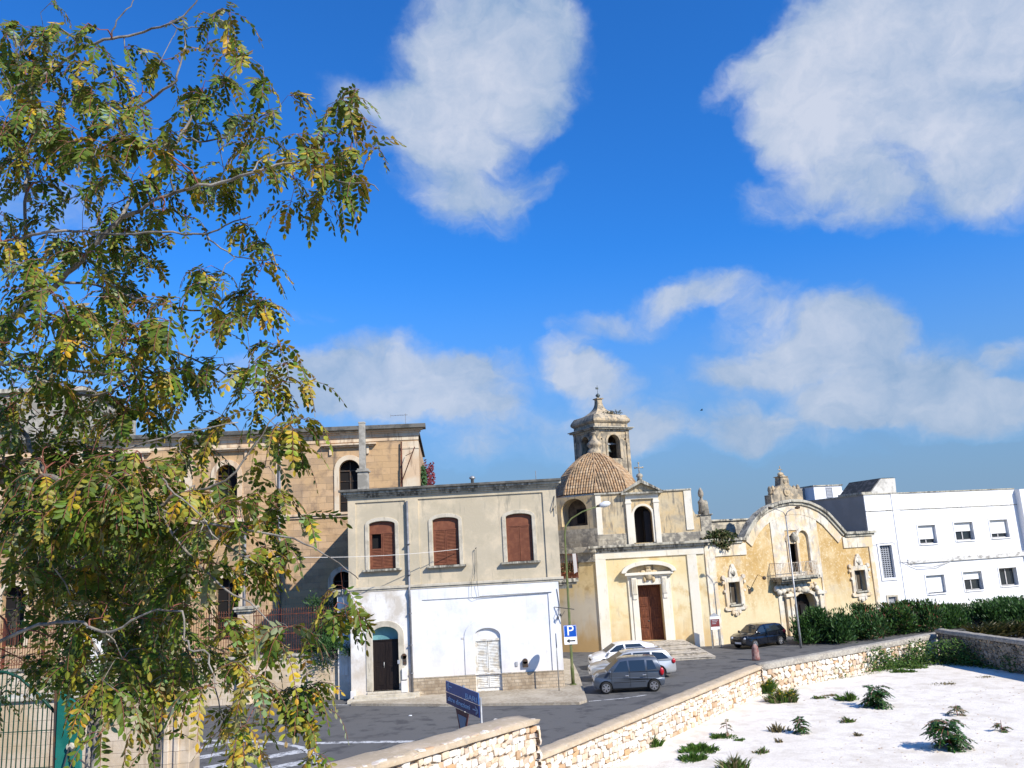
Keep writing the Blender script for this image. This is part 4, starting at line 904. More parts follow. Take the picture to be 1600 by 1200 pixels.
# ================================================================== the convent
FV = Fac(uB+.02, 60.0, 28)
Vt = FV.thing('convent', 'ochre plastered convent front with a big curved gable and a balcony over its ornate portal', 'convent')
def vp(px, py, dy=0.): return FV.P(px, py, dy)
arc_px = [(1158, 839.5), (1163, 829), (1171, 815), (1182, 802), (1195, 792), (1211, 784.5), (1231, 780.5), (1249, 781), (1263, 784.5), (1278, 791.5), (1291, 801), (1303, 814), (1311, 823), (1318, 829.5)]
eR = vp(1368, 890)[0]; zH = (vp(1150, 841)[1]+vp(1345, 829)[1])/2
topl = [vp(*p) for p in arc_px]; topl[0] = (topl[0][0], zH); topl[-1] = (topl[-1][0], zH)
def off(path, d):
    out = []
    for i, p in enumerate(path):
        a = path[max(i-1, 0)]; b = path[min(i+1, len(path)-1)]; dx, dz = b[0]-a[0], b[1]-a[1]; l = math.hypot(dx, dz); out.append((p[0]+dz/l*d, p[1]-dx/l*d))
    return out
inner = off(topl, .28)
def vwin(cx0, cy0, cx1, cy1, hp, sc): 
    c = (vp(cx0, cy0)[0]+vp(cx1, cy1)[0])/2; return c, hp, vp(cx1, cy1)[1], vp(cx0, cy0)[1]
VW = [vwin(1144.5, 909.5, 1149, 944, .52, 1), vwin(1340.5, 891, 1346, 923, .60, 1)]
holes = [rect(c-h, c+h, z0, z1) for c, h, z0, z1 in VW]
bc = (vp(1240, 850)[0]+vp(1243, 893)[0])/2; bh = .62; bz0 = vp(1243, 895)[1]; bz1 = vp(1239, 849.5)[1]
n2 = (vp(1252, 850)[0])
holes.append(rect(bc-bh, bc+bh, bz0, bz1))
pc = vp(1256, 940)[0]; phw = 1.15; pz1 = vp(1253, 927)[1]
pd = [(pc-phw, 0.02), (pc+phw, .02), (pc+phw, pz1-.75), (pc+phw*.8, pz1-.2), (pc+phw*.45, pz1), (pc-phw*.45, pz1), (pc-phw*.8, pz1-.2), (pc-phw, pz1-.75)]
holes.append(pd)
loop = [(0, 0), (eR, 0), (eR, zH-.25)]+inner[::-1]+[(0, zH-.25)]
MB().wall(loop, holes, 0, .7).add([(eR, 0, 0), (eR, 2, 0), (eR, 2, zH-.2), (eR, 0, zH-.2)], [(0, 1, 2, 3)]).loop_side(loop, .0, .38).build('wall', 'convent_ochre', Vt)
MB().box(.05, eR-.05, .72, 11, 0, zH-.6).build('rear_block', 'grey_stone', Vt)
# gable cornice: two grey steps following the curve, white band beneath
g0 = off(topl, .20)
cn = MB().ring(g0, topl, -.34, .4); cn.ring(off(topl, .42), g0, -.2, .1)
for a, b in ((-.0, topl[0][0]+.05), (topl[-1][0]-.05, eR+.35)): cn.box(a, b, -.34, .4, zH-.20, zH).box(a, b-.12, -.2, .1, zH-.40, zH-.2)
cn.build('cornice', 'weathered', Vt, bevel=.02)
bd_ = MB().ring(off(topl, 1.15), off(topl, .42), -.09, .02)
bd_.box(0, topl[0][0]+.3, -.09, .02, zH-1.25, zH-.4).box(topl[-1][0]-.3, eR, -.09, .02, zH-1.25, zH-.4)
x0, x1 = vp(1112, 900)[0]-.75, vp(1119, 900)[0]; bd_.box(0, x1, -.10, .02, 0, zH-1.25).box(eR-.5, eR, -.10, .02, 0, zH-1.25)
c0, c1, c2, c3 = vp(1207, 860)[0], vp(1217, 870)[0], vp(1272, 870)[0], vp(1281, 870)[0]
bayt = off(topl, 1.0); ztop = lambda u: max(p[1] for p in bayt if abs(p[0]-u) < 1.2) if any(abs(p[0]-u) < 1.2 for p in bayt) else zH
def arcz(u):
    for i in range(len(bayt)-1):
        a_, b_ = bayt[i], bayt[i+1]
        if a_[0] <= u <= b_[0]: return a_[1]+(b_[1]-a_[1])*(u-a_[0])/max(1e-6, b_[0]-a_[0])
    return zH
us = [c0+(c3-c0)*k/10 for k in range(11)]
bayl = [(c0, .0), (pc-2.1, .0), (pc-2.1, vp(1248, 905)[1]), (pc+2.1, vp(1248, 905)[1]), (pc+2.1, .0), (c3, .0)]+[(u, arcz(u)) for u in us[::-1]]
wq0, wq1 = vp(1228, 860)[0], vp(1263.5, 860)[0]
bd_.wall(bayl, [rect(wq0, wq1, vp(1243, 893.5)[1], vp(1245, 828)[1])], -.07, .09).loop_side(bayl, -.07, .02)
bd_.build('white_mouldings', 'convent_white', Vt, bevel=.015)
# windows with ornate plaster frames
for i, (c, h, z0, z1) in enumerate(VW):
    mb = MB().box(c-h-.34, c-h, -.13, .05, z0-.2, z1+.35).box(c+h, c+h+.34, -.13, .05, z0-.2, z1+.35).box(c-h, c+h, -.13, .05, z1, z1+.35).box(c-h-.40, c+h+.40, -.13, .05, z0-.42, z0-.2)
    mb.prism([(c-h*.8, z1+.35), (c+h*.8, z1+.35), (c+h*.62, z1+.85), (c+h*.3, z1+1.12), (c-h*.3, z1+1.12), (c-h*.62, z1+.85)], -.15, .02)
    for s in (-1, 1):
        for (dx, dz, rr) in ((h+.42, .45, .17), (h+.48, .1, .12), (h+.40, -.5, .10)): mb.tube([(c+s*dx, -.17, z1+dz-.1), (c+s*dx, .02, z1+dz-.1)], rr, 10)
        for (dx, dz, rr) in ((h+.38, -.25, .14), (h*.6, -.55, .14), (h*.1, -.68, .12)): mb.tube([(c+s*dx, -.15, z0+dz), (c+s*dx, .02, z0+dz)], rr, 10)
        mb.tube([(c+s*.14, -.22, z1+.7), (c+s*.14, -.1, z1+.7)], .12, 8)
    mb.tube([(c, -.17, z1+1.12), (c, .02, z1+1.12)], .17, 10).box(c-h*.7, c+h*.7, -.1, .02, z0-.6, z0-.42)
    w = mb.build('window', 'convent_white', Vt, bevel=.02)
    MB().ellipsoid((c, -.2, z1+.62), (.16, .08, .2), 8, 6, .1).build('mask', 'weathered', w, True)
    MB().box(c-h-.1, c+h+.1, -.22, .3, z0-.12, z0).build('sill', 'weathered', w, bevel=.015)
    MB().box(c-h, c+h, .36, .38, z0, z1).build('pane', 'curtain', w)
    MB().box(c-.03, c+.03, .31, .37, z0, z1).box(c-h, c-h+.07, .31, .37, z0, z1).box(c+h-.07, c+h, .31, .37, z0, z1).box(c-h, c+h, .31, .37, z1-.08, z1).box(c-h, c+h, .31, .37, z0, z0+.08).build('sash', 'weathered', w)
# balcony window, niche and cartouche
nz1_ = vp(1250, 829)[1]; nl = vp(1229, 860)[0]; nr = vp(1262, 860)[0]
w = MB().box(nl, bc-bh, -.12, .02, bz0, nz1_-.5).box(bc-bh, bc+bh, -.12, .02, bz1, bz1+.5)
archivolt(w, nr-1.05, nr, bz0, nz1_-.55, nz1_, .22, -.22, .0); archivolt(w, nl+.05, nl+.85, bz1+.5, nz1_-.75, nz1_-.35, .16, -.16, .0)
w = w.build('balcony_window', 'convent_white', Vt, bevel=.02)
MB().prism(arch(nr-1.05, nr, bz0, nz1_-.55, nz1_), -.02, .02).build('niche_back', 'convent_ochre', w)
MB().ellipsoid((bc-.02, -.24, vp(1236, 839)[1]), (.34, .16, .36), 10, 8, .12).build('cartouche', 'weathered', w, True)
MB().box(bc-bh, bc+bh, .5, .55, bz0, bz1).build('opening', 'void', w)
MB().box(bc-bh, bc-bh*.3, .2, .26, bz0, bz1).build('open_leaf', 'church_wood', w)
# balcony
ba0, ba1 = vp(1219, 900, -1)[0], vp(1279, 897, -1)[0]; bzz = vp(1248, 899)[1]
b = MB().box(ba0, ba1, -1.15, .0, bzz-.16, bzz).box(ba0+.12, ba1-.12, -1.02, 0, bzz-.30, bzz-.16).box(ba0+.4, ba1-.4, -.6, 0, bzz-.5, bzz-.30).build('balcony', 'weathered', Vt, bevel=.02)
mb = MB(); zr = vp(1248, 877)[1]
mb.box(ba0+.05, ba1-.05, -1.12, -1.085, zr-.035, zr).box(ba0+.05, ba0+.085, -1.12, 0, zr-.035, zr).box(ba1-.085, ba1-.05, -1.12, 0, zr-.035, zr)
x = ba0+.06
while x < ba1-.05: mb.box(x, x+.02, -1.11, -1.09, bzz, zr); x += .155
for k in range(8): mb.box(ba0+.06, ba0+.08, -.14*k-.02, -.14*k, bzz, zr).box(ba1-.08, ba1-.06, -.14*k-.02, -.14*k, bzz, zr)
mb.build('railing', 'pale_iron', b)
# scrolled bracket work and portal
mb = MB()
for k in range(16):
    a = ba0+.3+(ba1-ba0-.6)*k/15; f = abs(k-7.5)/7.5
    mb.ellipsoid((a, -.18, bzz-.62-.30*math.sin(k*1.7)**2-.2*f), (.26, .17, .24), 8, 6, .16)
for s in (-1, 1):
    for (dx, dz, r) in ((1.25, .3, .26), (1.5, .05, .2), (.75, .5, .22), (1.1, .62, .16)): mb.ellipsoid((pc+s*dx, -.22, pz1+dz), (r, .18, r*.9), 8, 6, .15)
mb.ellipsoid((pc, -.25, pz1+.35), (.34, .16, .30), 10, 8, .12)
mb.build('carved_brackets', 'convent_white', b, True)
mb = MB()
for s in (-1, 1):
    for (a, q, d) in ((1.15, 1.38, .16), (1.38, 1.62, .34), (1.62, 1.95, .22)):
        x = sorted((pc+s*a, pc+s*q)); mb.box(x[0], x[1], -d, .02, 0, pz1+.05-.2*(a > 1.5))
    x = sorted((pc+s*1.1, pc+s*2.1)); mb.box(x[0], x[1], -.42, .02, pz1-.15, pz1+.08)
mb.ring([pd[2], pd[3], pd[4], pd[5], pd[6], pd[7]], [(pc+phw+.25, pz1-.7), (pc+phw*.95, pz1), (pc+phw*.5, pz1+.22), (pc-phw*.5, pz1+.22), (pc-phw*.95, pz1), (pc-phw-.25, pz1-.7)], -.2, .02)
pt = mb.build('portal', 'convent_white', Vt, bevel=.02)
d = MB().box(pc-phw, pc+phw, .6, .68, 0, pz1)
for s in (-1, 1):
    for k in range(4): d.box(pc+s*.55-.38, pc+s*.55+.38, .56, .61, .3+k*.95, 1.1+k*.95)
d.build('door', 'dark_wood', pt, bevel=.01); MB().box(pc+.1, pc+.85, .5, .58, .1, pz1-.85).build('wicket', 'void', pt)
# crest
k0, k1 = vp(1211, 780)[0], vp(1256.5, 778)[0]; kz = vp(1231, 781)[1]; kc = vp(1229, 770)[0]
kt = vp(1228, 762)[1]
def kp(px, py): return vp(px, py)
cr_ = [(k0, kz-.5), (k1, kz-.5)]+[kp(*p) for p in ((1256, 767), (1253, 764), (1246, 764), (1239, 760), (1235.5, 757), (1234.5, 748), (1232.5, 745), (1226.5, 741.5), (1222, 745), (1222, 757), (1218, 761), (1214, 764.5), (1211, 770))]
mb = MB().prism(cr_, .15, .75)
for px, py, r in ((1209, 763, .2), (1214, 762, .2), (1247, 761.5, .2), (1253, 760, .22)):
    q = kp(px, py); mb.lathe([(.1, q[1]-.4), (.17, q[1]-.12), (.14, q[1]+.06), (.05, q[1]+.2)], q[0], .45, 8)
q = kp(1231, 768); mb.tube([(q[0], .05, q[1]), (q[0], .16, q[1])], .34, 12).ellipsoid((q[0], .06, q[1]), (.2, .08, .2), 8, 6)
q = kp(1228, 751); mb.tube([(q[0], .08, q[1]), (q[0], .16, q[1])], .18, 10)
q = kp(1226.5, 745); mb.box(q[0]-.42, q[0]+.42, .08, .82, q[1]-.0, q[1]+.07)
mb.box(kp(1208, 778)[0]-.1, k0, .1, .8, kz-.8, kp(1208, 773)[1])
q = kp(1226.5, 742); mb.box(q[0]-.03, q[0]+.03, .42, .48, q[1], q[1]+.75).box(q[0]-.2, q[0]+.2, .42, .48, q[1]+.42, q[1]+.5).ellipsoid((q[0], .45, q[1]+.1), (.3, .2, .16), 8, 6)
mb.build('crest', 'tower_stone', Vt, bevel=.03)
# wall behind, between the church and the gable
za, zb = vp(1113, 812, 5.)[1], vp(1113, 840, 5.)[1]
x0 = vp(1108, 812, 5.)[0]; x1 = vp(1172, 810, 5.)[0]+2
mb = MB().box(x0, x1, 5, 5.6, 0, za-.15).build('rear_wall', 'grey_stone', Vt)
MB().box(x0-.1, x1+.1, 4.85, 5.75, za-.15, za).build('rear_coping', 'weathered', Vt, bevel=.03)
# plants on the cornice
mb = MB()
for (px, py, r, n) in ((1109, 843, .5, 150), (1120, 839, .7, 350), (1129, 836, .6, 420), (1139, 840, .6, 260), (1126, 846, .55, 200), (1131, 853, .4, 110)):
    q = vp(px, py, -.1); cloud_leaves(mb, (q[0], -.1, q[1]), (r*1.25, .35, r*.62), n, .26, [(.045, .07, .018), (.08, .10, .03), (.12, .10, .04)], hang=.5)
o = mb.build('cornice_shrub', 'shrub_leaf', None); o.location = FV.o; o.rotation_euler = (0, 0, FV.a); tag(o, 'bushy green plant sprouting from the cornice between church and convent', 'shrub')
# bracket lamp on the convent wall
q0 = vp(1171, 923.5, 0); q1 = vp(1184, 898, -.9); q2 = vp(1193, 902, -1.0)
t = FV.thing('wall_lamp', 'spindly floodlight arm fixed to the ochre convent wall', 'wall lamp')
MB().tube([(q0[0], 0, q0[1]), (q1[0], -.9, q1[1]), (q2[0], -1.0, q2[1])], .022, 5).box(q0[0]-.1, q0[0]+.1, -.08, 0, q0[1]-.15, q0[1]+.15).build('arm', 'iron', t)
MB().ellipsoid((q2[0]+.06, -1.0, q2[1]-.05), (.17, .12, .14), 8, 6).build('lamp_head', 'iron', t, True)

# ================================================================== the modern white building
ow_ = FV.W(eR+.1, .25)
FW = Fac(ow_.x, ow_.y, 17)
Wb = FW.thing('white_building', 'long modern white building with roller blinds, right of the ochre convent', 'building')
def wp(px, py, dy=0.): return FW.P(px, py, dy)
zWt = wp(1450, 769.5)[1]; zWb = wp(1450, 795)[1]; uE = wp(1592, 810)[0]; zLd = wp(1490, 869)[1]; zLd2 = wp(1490, 876)[1]
wn = [(1435.5, 1462.6, 820.6, 849.5, .75), (1492, 1521, 816, 844, .5), (1547.5, 1575.5, 812, 840, .76), (1448, 1476.6, 898.5, 927, .95), (1506, 1535, 893, 922, .42), (1562, 1589.5, 887, 915, 0.)]
WW = []
for (a, b, c, d, bl) in wn:
    ym = (c+d)/2; WW.append((wp(a, ym)[0], wp(b, ym)[0], wp((a+b)/2, d)[1], wp((a+b)/2, c)[1], bl))
gb0, gb1 = wp(1377, 880)[0], wp(1396, 880)[0]; gz0, gz1 = wp(1388, 903)[1], wp(1383, 852)[1]
ga = (gb0, gb1, gz0, gz1); cw = (wp(1389, 945)[0], wp(1402, 945)[0], .8, wp(1394, 932.5)[1])
holes = [rect(a, b, z0, z1) for a, b, z0, z1, _ in WW]+[rect(*ga), rect(*cw)]
W1 = 40.
MB().wall(rect(-.0, uE, 0, zWt), holes, 0, .42).add([(0, 0, 0), (0, 9.5, 0), (0, 9.5, zWt), (0, 0, zWt)], [(3, 2, 1, 0)][::-1]).build('wall', 'modern_white', Wb)
MB().box(-.04, -.0,   .06, 9.5, 0, zWt-.02).build('side_wall', 'side_render', Wb)
MB().box(-.1, uE, -.06, 9.7, zWt, zWt+.09).build('roof_edge', 'weathered', Wb)
MB().box(0, W1, 9.0, 9.5, 0, zWt-.02).build('rear_wall', 'modern_white', Wb); MB().box(.05, W1, .5, 9.0, zWt-.5, zWt-.35).build('roof', 'concrete', Wb)
MB().box(0, uE, -.05, .01, zWb, zWb+.05).build('groove_band', 'weathered', Wb)
pu0, pu1 = wp(1395, 800)[0], wp(1406, 800)[0]
MB().box(pu0, pu1, -.05, .01, 0, zWt-.01).build('pilaster', 'modern_white', Wb, bevel=.01)
MB().box(pu1, uE, -.14, .01, zLd2, zLd).build('ledge', 'modern_dirty', Wb, bevel=.02)
zk = wp(1540, 938)[1]; MB().box(wp(1490, 938)[0], W1, -.25, .01, zk-.15, zk).box(wp(1490, 938)[0], W1, -.08, .01, 0, zk-.15).build('base_ledge', 'modern_dirty', Wb, bevel=.02)
MB().box(uE, W1, -.55, 9.5, 0, zWt-.05).build('forward_bay', 'modern_white', Wb)
for i, (a, b, z0, z1, bl) in enumerate(WW):
    w = MB().box(a-.12, a, -.04, .02, z0-.12, z1+.12).box(b, b+.12, -.04, .02, z0-.12, z1+.12).box(a, b, -.04, .02, z1, z1+.12).box(a-.0, b+.0, -.09, .3, z0-.10, z0).build('window', 'modern_white', Wb, bevel=.01)
    MB().box(a, b, .33, .36, z0, z1).build('pane', 'glass', w)
    m_ = (a+b)/2
    MB().box(a, a+.06, .27, .33, z0, z1).box(b-.06, b, .27, .33, z0, z1).box(m_-.04, m_+.04, .27, .33, z0, z1).box(a, b, .27, .33, z0, z0+.07).box(a, b, .27, .33, z1-.07, z1).build('sash', 'frame_alu', w)
    if bl:
        zb = z1-(z1-z0)*bl; mb = MB(); z = zb
        while z < z1-.01: mb.box(a+.02, b-.02, .20, .225, z, min(z+.052, z1)).box(a+.02, b-.02, .207, .22, z+.05, min(z+.06, z1)); z += .06
        mb.build('roller_blind', 'blind', w)
w = MB().box(gb0-.2, gb0, -.07, .02, gz0-.2, gz1+.2).box(gb1, gb1+.2, -.07, .02, gz0-.2, gz1+.2).box(gb0, gb1, -.07, .02, gz1, gz1+.2).box(gb0, gb1, -.07, .02, gz0-.2, gz0).build('lattice_window', 'modern_white', Wb, bevel=.01)
MB().box(gb0, gb1, .35, .4, gz0, gz1).build('pane', 'glass', w)
mb = MB()
for k in range(6): x = gb0+(gb1-gb0)*k/5; mb.box(x-.035, x+.035, .15, .25, gz0, gz1)
for k in range(17): z = gz0+(gz1-gz0)*k/16; mb.box(gb0, gb1, .16, .24, z-.03, z+.03)
mb.build('lattice', 'sign_grey', w)
w = MB().box(cw[0]-.16, cw[0], -.06, .02, .8, cw[3]+.16).box(cw[1], cw[1]+.16, -.06, .02, .8, cw[3]+.16).box(cw[0], cw[1], -.06, .02, cw[3], cw[3]+.16).build('window', 'trim_stone', Wb, bevel=.01)
louvres(MB(), cw[0], cw[1], .8, cw[3], .15, step=.1).box(cw[0], cw[1], .3, .35, .8, cw[3]).build('shutter', 'sign_grey', w)
# stair bulkhead with sloping roof
sb = [wp(1340, 772, .3), wp(1402, 771.5, .3), wp(1397, 747.5, .3), wp(1376, 748.5, .3)]
zb = zWt+.09; x0, x1, x2 = wp(1362, 772, .3)[0], wp(1376.5, 748, .3)[0], wp(1398.5, 748, .3)[0]; zt4 = wp(1385, 747.5, .3)[1]; x3 = wp(1401, 772, .3)[0]
sbm = MB(); lp = [(x0-.2, zb), (x3, zb), (x2, zt4), (x1, zt4)]
sbm.prism(lp, .3, 4.2); sbm.build('stair_bulkhead', 'bulkhead', Wb)
n_ = Vector((-(zt4-zb), 0, x1-x0+.2)).normalized()*.05
sbm = MB(); A_ = (x0-.2, zb), (x1, zt4)
sbm.add([(A_[0][0]-.08, .36, A_[0][1]), (A_[0][0]-.08, 4.2, A_[0][1]), (A_[1][0]-.06, 4.2, A_[1][1]+.04), (A_[1][0]-.06, .36, A_[1][1]+.04), (A_[1][0]+.06, .25, A_[1][1]+.04), (x2+.1, .25, zt4+.04), (x2+.1, 4.3, zt4+.04), (A_[1][0], 4.3, zt4+.04)], [(0, 1, 2, 3)[::-1], (4, 5, 6, 7)])
sbm.build('bulkhead_roof', 'bulkhead_roof', Wb)
MB().box(x0-1.2, x0-.2, .0, 3, zb-.02, zb+.15).build('roof_kerb', 'weathered', Wb)
# cables on the facade
mb = MB()
def cw_(pts): mb.tube([(wp(px, py, -.12)[0], -.12, wp(px, py, -.12)[1]) for px, py in pts], .02, 4)
cw_([(1364, 838), (1366, 850), (1384, 848), (1400, 847), (1405, 870), (1408, 878)]); cw_([(1408, 878), (1440, 876), (1495, 871), (1515, 873), (1545, 867), (1580, 864), (1600, 860)]); cw_([(1410, 878), (1435, 888), (1465, 886), (1495, 872)]); cw_([(1418, 878), (1430, 883), (1460, 884), (1485, 877)])
mb.build('facade_cables', 'cable_pale', Wb)
# roof room behind
fr_ = Fac(AT(1273.5, 780, 84).x, 84, 17)
t = fr_.thing('roof_room', 'small white flat-roofed roof room with a grey vent behind the convent crest', 'roof room')
b_ = fr_.u_(1316, 770); z1_ = fr_.z_(1290, 759.5)
MB().box(0, b_, 0, 6, 6, z1_).build('wall', 'modern_white', t); MB().box(-.1, b_+.1, -.1, 6.1, z1_, z1_+.12).build('roof_edge', 'weathered', t)
a_ = fr_.u_(1252, 770, 2.)
MB().box(a_-.5, -.01, 1.5, 7, 6, z1_-.05).build('side_block', 'side_render', t); c_ = fr_.u_(1329, 770, 2.); MB().box(b_+.01, c_, 2, 6, 6, fr_.z_(1322, 764.5)).build('low_block', 'modern_white', t)
louvres(MB(), fr_.u_(1291, 770), fr_.u_(1300.5, 770), fr_.z_(1296, 777.5), fr_.z_(1295, 761.5), -.03, step=.14).box(fr_.u_(1291, 770), fr_.u_(1300.5, 770), -.02, .01, fr_.z_(1296, 777.5), fr_.z_(1295, 761.5)).build('vent', 'sign_grey', t)
MB().box(a_-.4, 30, .2, 10, 0, 6.05).build('base', 'side_render', t)

# ================================================================== dry-stone walls
def stone_wall(name, label, A, B, zA, zB, thick, outward, cap, gz=0., cap_h=.16, wmin=.16, wmax=.42, hmin=.14, hmax=.27, cap_m='concrete_cap', ends=(False, False), grp='dry-stone walls round the gravel lot', fray=.0, tilt=.10, stone_m='dry_stone'):
    """A, B: the inner top edge on the plan; outward: unit vector away from the lot; stones laid on the face towards the lot"""
    A = Vector((A[0], A[1], 0)); B = Vector((B[0], B[1], 0)); u = (B-A); Lg = u.length; u.normalize()
    ang = math.atan2(u.y, u.x); n = Vector((outward[0], outward[1], 0)); yv = Vector((-u.y, u.x, 0)); sg = 1 if yv.dot(n) > 0 else -1
    t = thing(name, label, 'stone wall', (A.x, A.y, gz), ang, grp)
    top = lambda x: zA+(zB-zA)*x/Lg-gz
    c = MB(); y0, y1 = sg*.10, sg*thick
    vs = [(0, y0, 0), (Lg, y0, 0), (Lg, y1, 0), (0, y1, 0), (0, y0, top(0)-cap_h), (Lg, y0, top(Lg)-cap_h), (Lg, y1, top(Lg)-cap_h), (0, y1, top(0)-cap_h)]
    fs = [(0, 1, 5, 4), (1, 2, 6, 5), (2, 3, 7, 6), (3, 0, 4, 7), (4, 5, 6, 7)]
    if sg < 0: fs = [f[::-1] for f in fs]
    c.add(vs, fs).build('core', 'mortar_earth', t)
    # coping with an uneven surface
    k = max(6, int(Lg/.35)); cv = []; cf = []
    for i in range(k+1):
        x = Lg*i/k; e = rnd.uniform(-.025, .025); 
        row = [(-.02, -cap_h*(1 if cap else .3)), (-.03+rnd.uniform(-.05, .05)*(.4+fray), -.02), (.12, rnd.uniform(-.015, .02)), (thick*.5, .025+rnd.uniform(-.015, .02)), (thick-.1, rnd.uniform(-.015, .02)), (thick+.04+rnd.uniform(-.03, .03), -.03), (thick+.03, -cap_h)]
        for (yy, zz) in row: cv.append((x, sg*yy, top(x)+zz))
    for i in range(k):
        for j in range(6): q = (i*7+j, i*7+j+1, (i+1)*7+j+1, (i+1)*7+j); cf.append(q if sg < 0 else q[::-1])
    cf += [tuple(range(7)), tuple(range(k*7, k*7+7))[::-1]]
    MB().add(cv, cf).build('coping', cap_m, t, True)
    st = MB()
    def stone(P, du, dn, w, h, dep):
        # a chipped block: P centre on the face, du along, dn outwards from the face
        vs = []; th = rnd.gauss(0, tilt); zz = Vector((0, 0, 1)); d1 = du*math.cos(th)+zz*math.sin(th); d2 = zz*math.cos(th)-du*math.sin(th)
        for (a, b) in ((-1, -1), (1, -1), (1, 1), (-1, 1)):
            vs.append(P+d1*(a*w/2*rnd.uniform(.78, 1.04))+d2*(b*h/2*rnd.uniform(.76, 1.04)))
        mid = [(vs[i]+vs[(i+1) % 4])/2+(((vs[i]+vs[(i+1) % 4])/2-P)*rnd.uniform(-.02, .10)) for i in range(4)]
        ring = []
        for i in range(4): ring += [vs[i]+(P-vs[i])*rnd.uniform(.02, .16), mid[i]]
        bul = rnd.uniform(.35, 1.0)*dep; n8 = 8; V_ = [r-dn*.06 for r in ring]+[r+dn*bul*.62 for r in ring]+[P+(r-P)*.72+dn*(bul*rnd.uniform(.85, 1.15)) for r in ring]+[P+dn*bul*rnd.uniform(.9, 1.15)]
        F_ = []
        for i in range(n8):
            j = (i+1) % n8; F_ += [(i, j, n8+j, n8+i), (n8+i, n8+j, 2*n8+j, 2*n8+i), (2*n8+i, 2*n8+j, 3*n8)]
        st.add(V_, F_)
    def face(O, du, dn, length, topf, cap_):
        z = 0; 
        zmax = max(topf(0), topf(length))
        while z < zmax-.02:
            h = rnd.uniform(hmin, hmax); x = -rnd.uniform(0, .1)
            while x < length:
                w = rnd.uniform(wmin, wmax); cx = x+w/2; tt = topf(min(max(cx, 0), length))-cap_*(cap_h if cap else .02)
                zc_ = z*tt/zmax*(1)+h*tt/zmax/2; hh = h*tt/zmax
                zj = zc_+rnd.uniform(-.035, .035)
                if zj+hh/2 > tt: hh = max(.05, (tt-zj)*2)
                if rnd.random() < .22 and hh > .16:
                    for s_ in (-1, 1): stone(O+du*cx+Vector((0, 0, zj+s_*hh/4)), du, dn, w, hh/2, .05)
                elif rnd.random() < .15:
                    for s_ in (-1, 1): stone(O+du*(cx+s_*w/4)+Vector((0, 0, zj)), du, dn, w/2, hh*1.05, .05)
                else: stone(O+du*cx+Vector((0, 0, zj)), du, dn, w, hh*1.03, .065)
                x += w
            z += h
    face(Vector((0, sg*.06, 0)), Vector((1, 0, 0)), Vector((0, -sg, 0)), Lg, top, 1)
    if ends[0]: face(Vector((.06, 0, 0)), Vector((0, sg, 0)), Vector((-1, 0, 0)), thick, lambda x: top(0), 1)
    if ends[1]: face(Vector((Lg-.06, 0, 0)), Vector((0, sg, 0)), Vector((1, 0, 0)), thick, lambda x: top(Lg), 1)
    face(Vector((0, sg*(thick-.02), 0)), Vector((1, 0, 0)), Vector((0, sg, 0)), Lg, top, 1) if thick < .1 else None
    st.build('stones', stone_m, t)
    return t
WZ = 1.25
a = G(848, 1178, WZ); b = G(1190, 1040, WZ); c = G(1300, 1022, WZ); d = G(1456, 993, WZ)
# the long wall along the street: two straight runs
dirn = (b-a).normalized(); nrm = Vector((-dirn.y, dirn.x, 0)); a0 = a-dirn*6
stone_wall('stone_wall', 'long pale dry-stone wall along the street from the middle of the frame to the red post', a0, b, WZ, WZ, .62, nrm, True, cap_h=.14, ends=(False, True))
dirn2 = (d-b).normalized(); nrm2 = Vector((-dirn2.y, dirn2.x, 0))
stone_wall('stone_wall', 'farther dry-stone wall with flat grey coping stones in front of the oleander hedge', b+dirn2*.05-nrm2*.03, d+dirn2*.75, WZ+.06, WZ+.06, .55, nrm2, True, cap_h=.26, cap_m='concrete_cap_grey', tilt=.45, wmin=.2, wmax=.4, hmin=.2, hmax=.36)
e0 = G(1461, 983, 1.6); e1 = G(1625, 1005, 1.6); dn3 = (e1-e0).normalized(); nn3 = Vector((-dn3.y, dn3.x, 0)); nn3 = nn3 if nn3.x > 0 else -nn3
stone_wall('stone_wall', 'dark shaded dry-stone wall at the right edge, overgrown at its foot', e0, e0+dn3*18, 1.6, 1.6, .55, nn3, True, cap_m='concrete_cap_grey', cap_h=.2, stone_m='old_shaded_stone', tilt=.3)
A1 = AT(840, 1122, 18.); B1 = AT(545, 1205, 12.2)
di = (A1-B1); di.z = 0; sl_ = (A1.z-B1.z)/di.length; di.normalize(); nr1 = Vector((-di.y, di.x, 0)); B0 = B1-di*6.5
stone_wall('stone_wall', 'near dry-stone parapet wall with a broad beige concrete top ending in mid frame', B0, A1, B1.z-sl_*6.5, A1.z, .80, nr1, True, cap_h=.10, wmin=.13, wmax=.34, hmin=.12, hmax=.24, ends=(False, True), fray=.6)

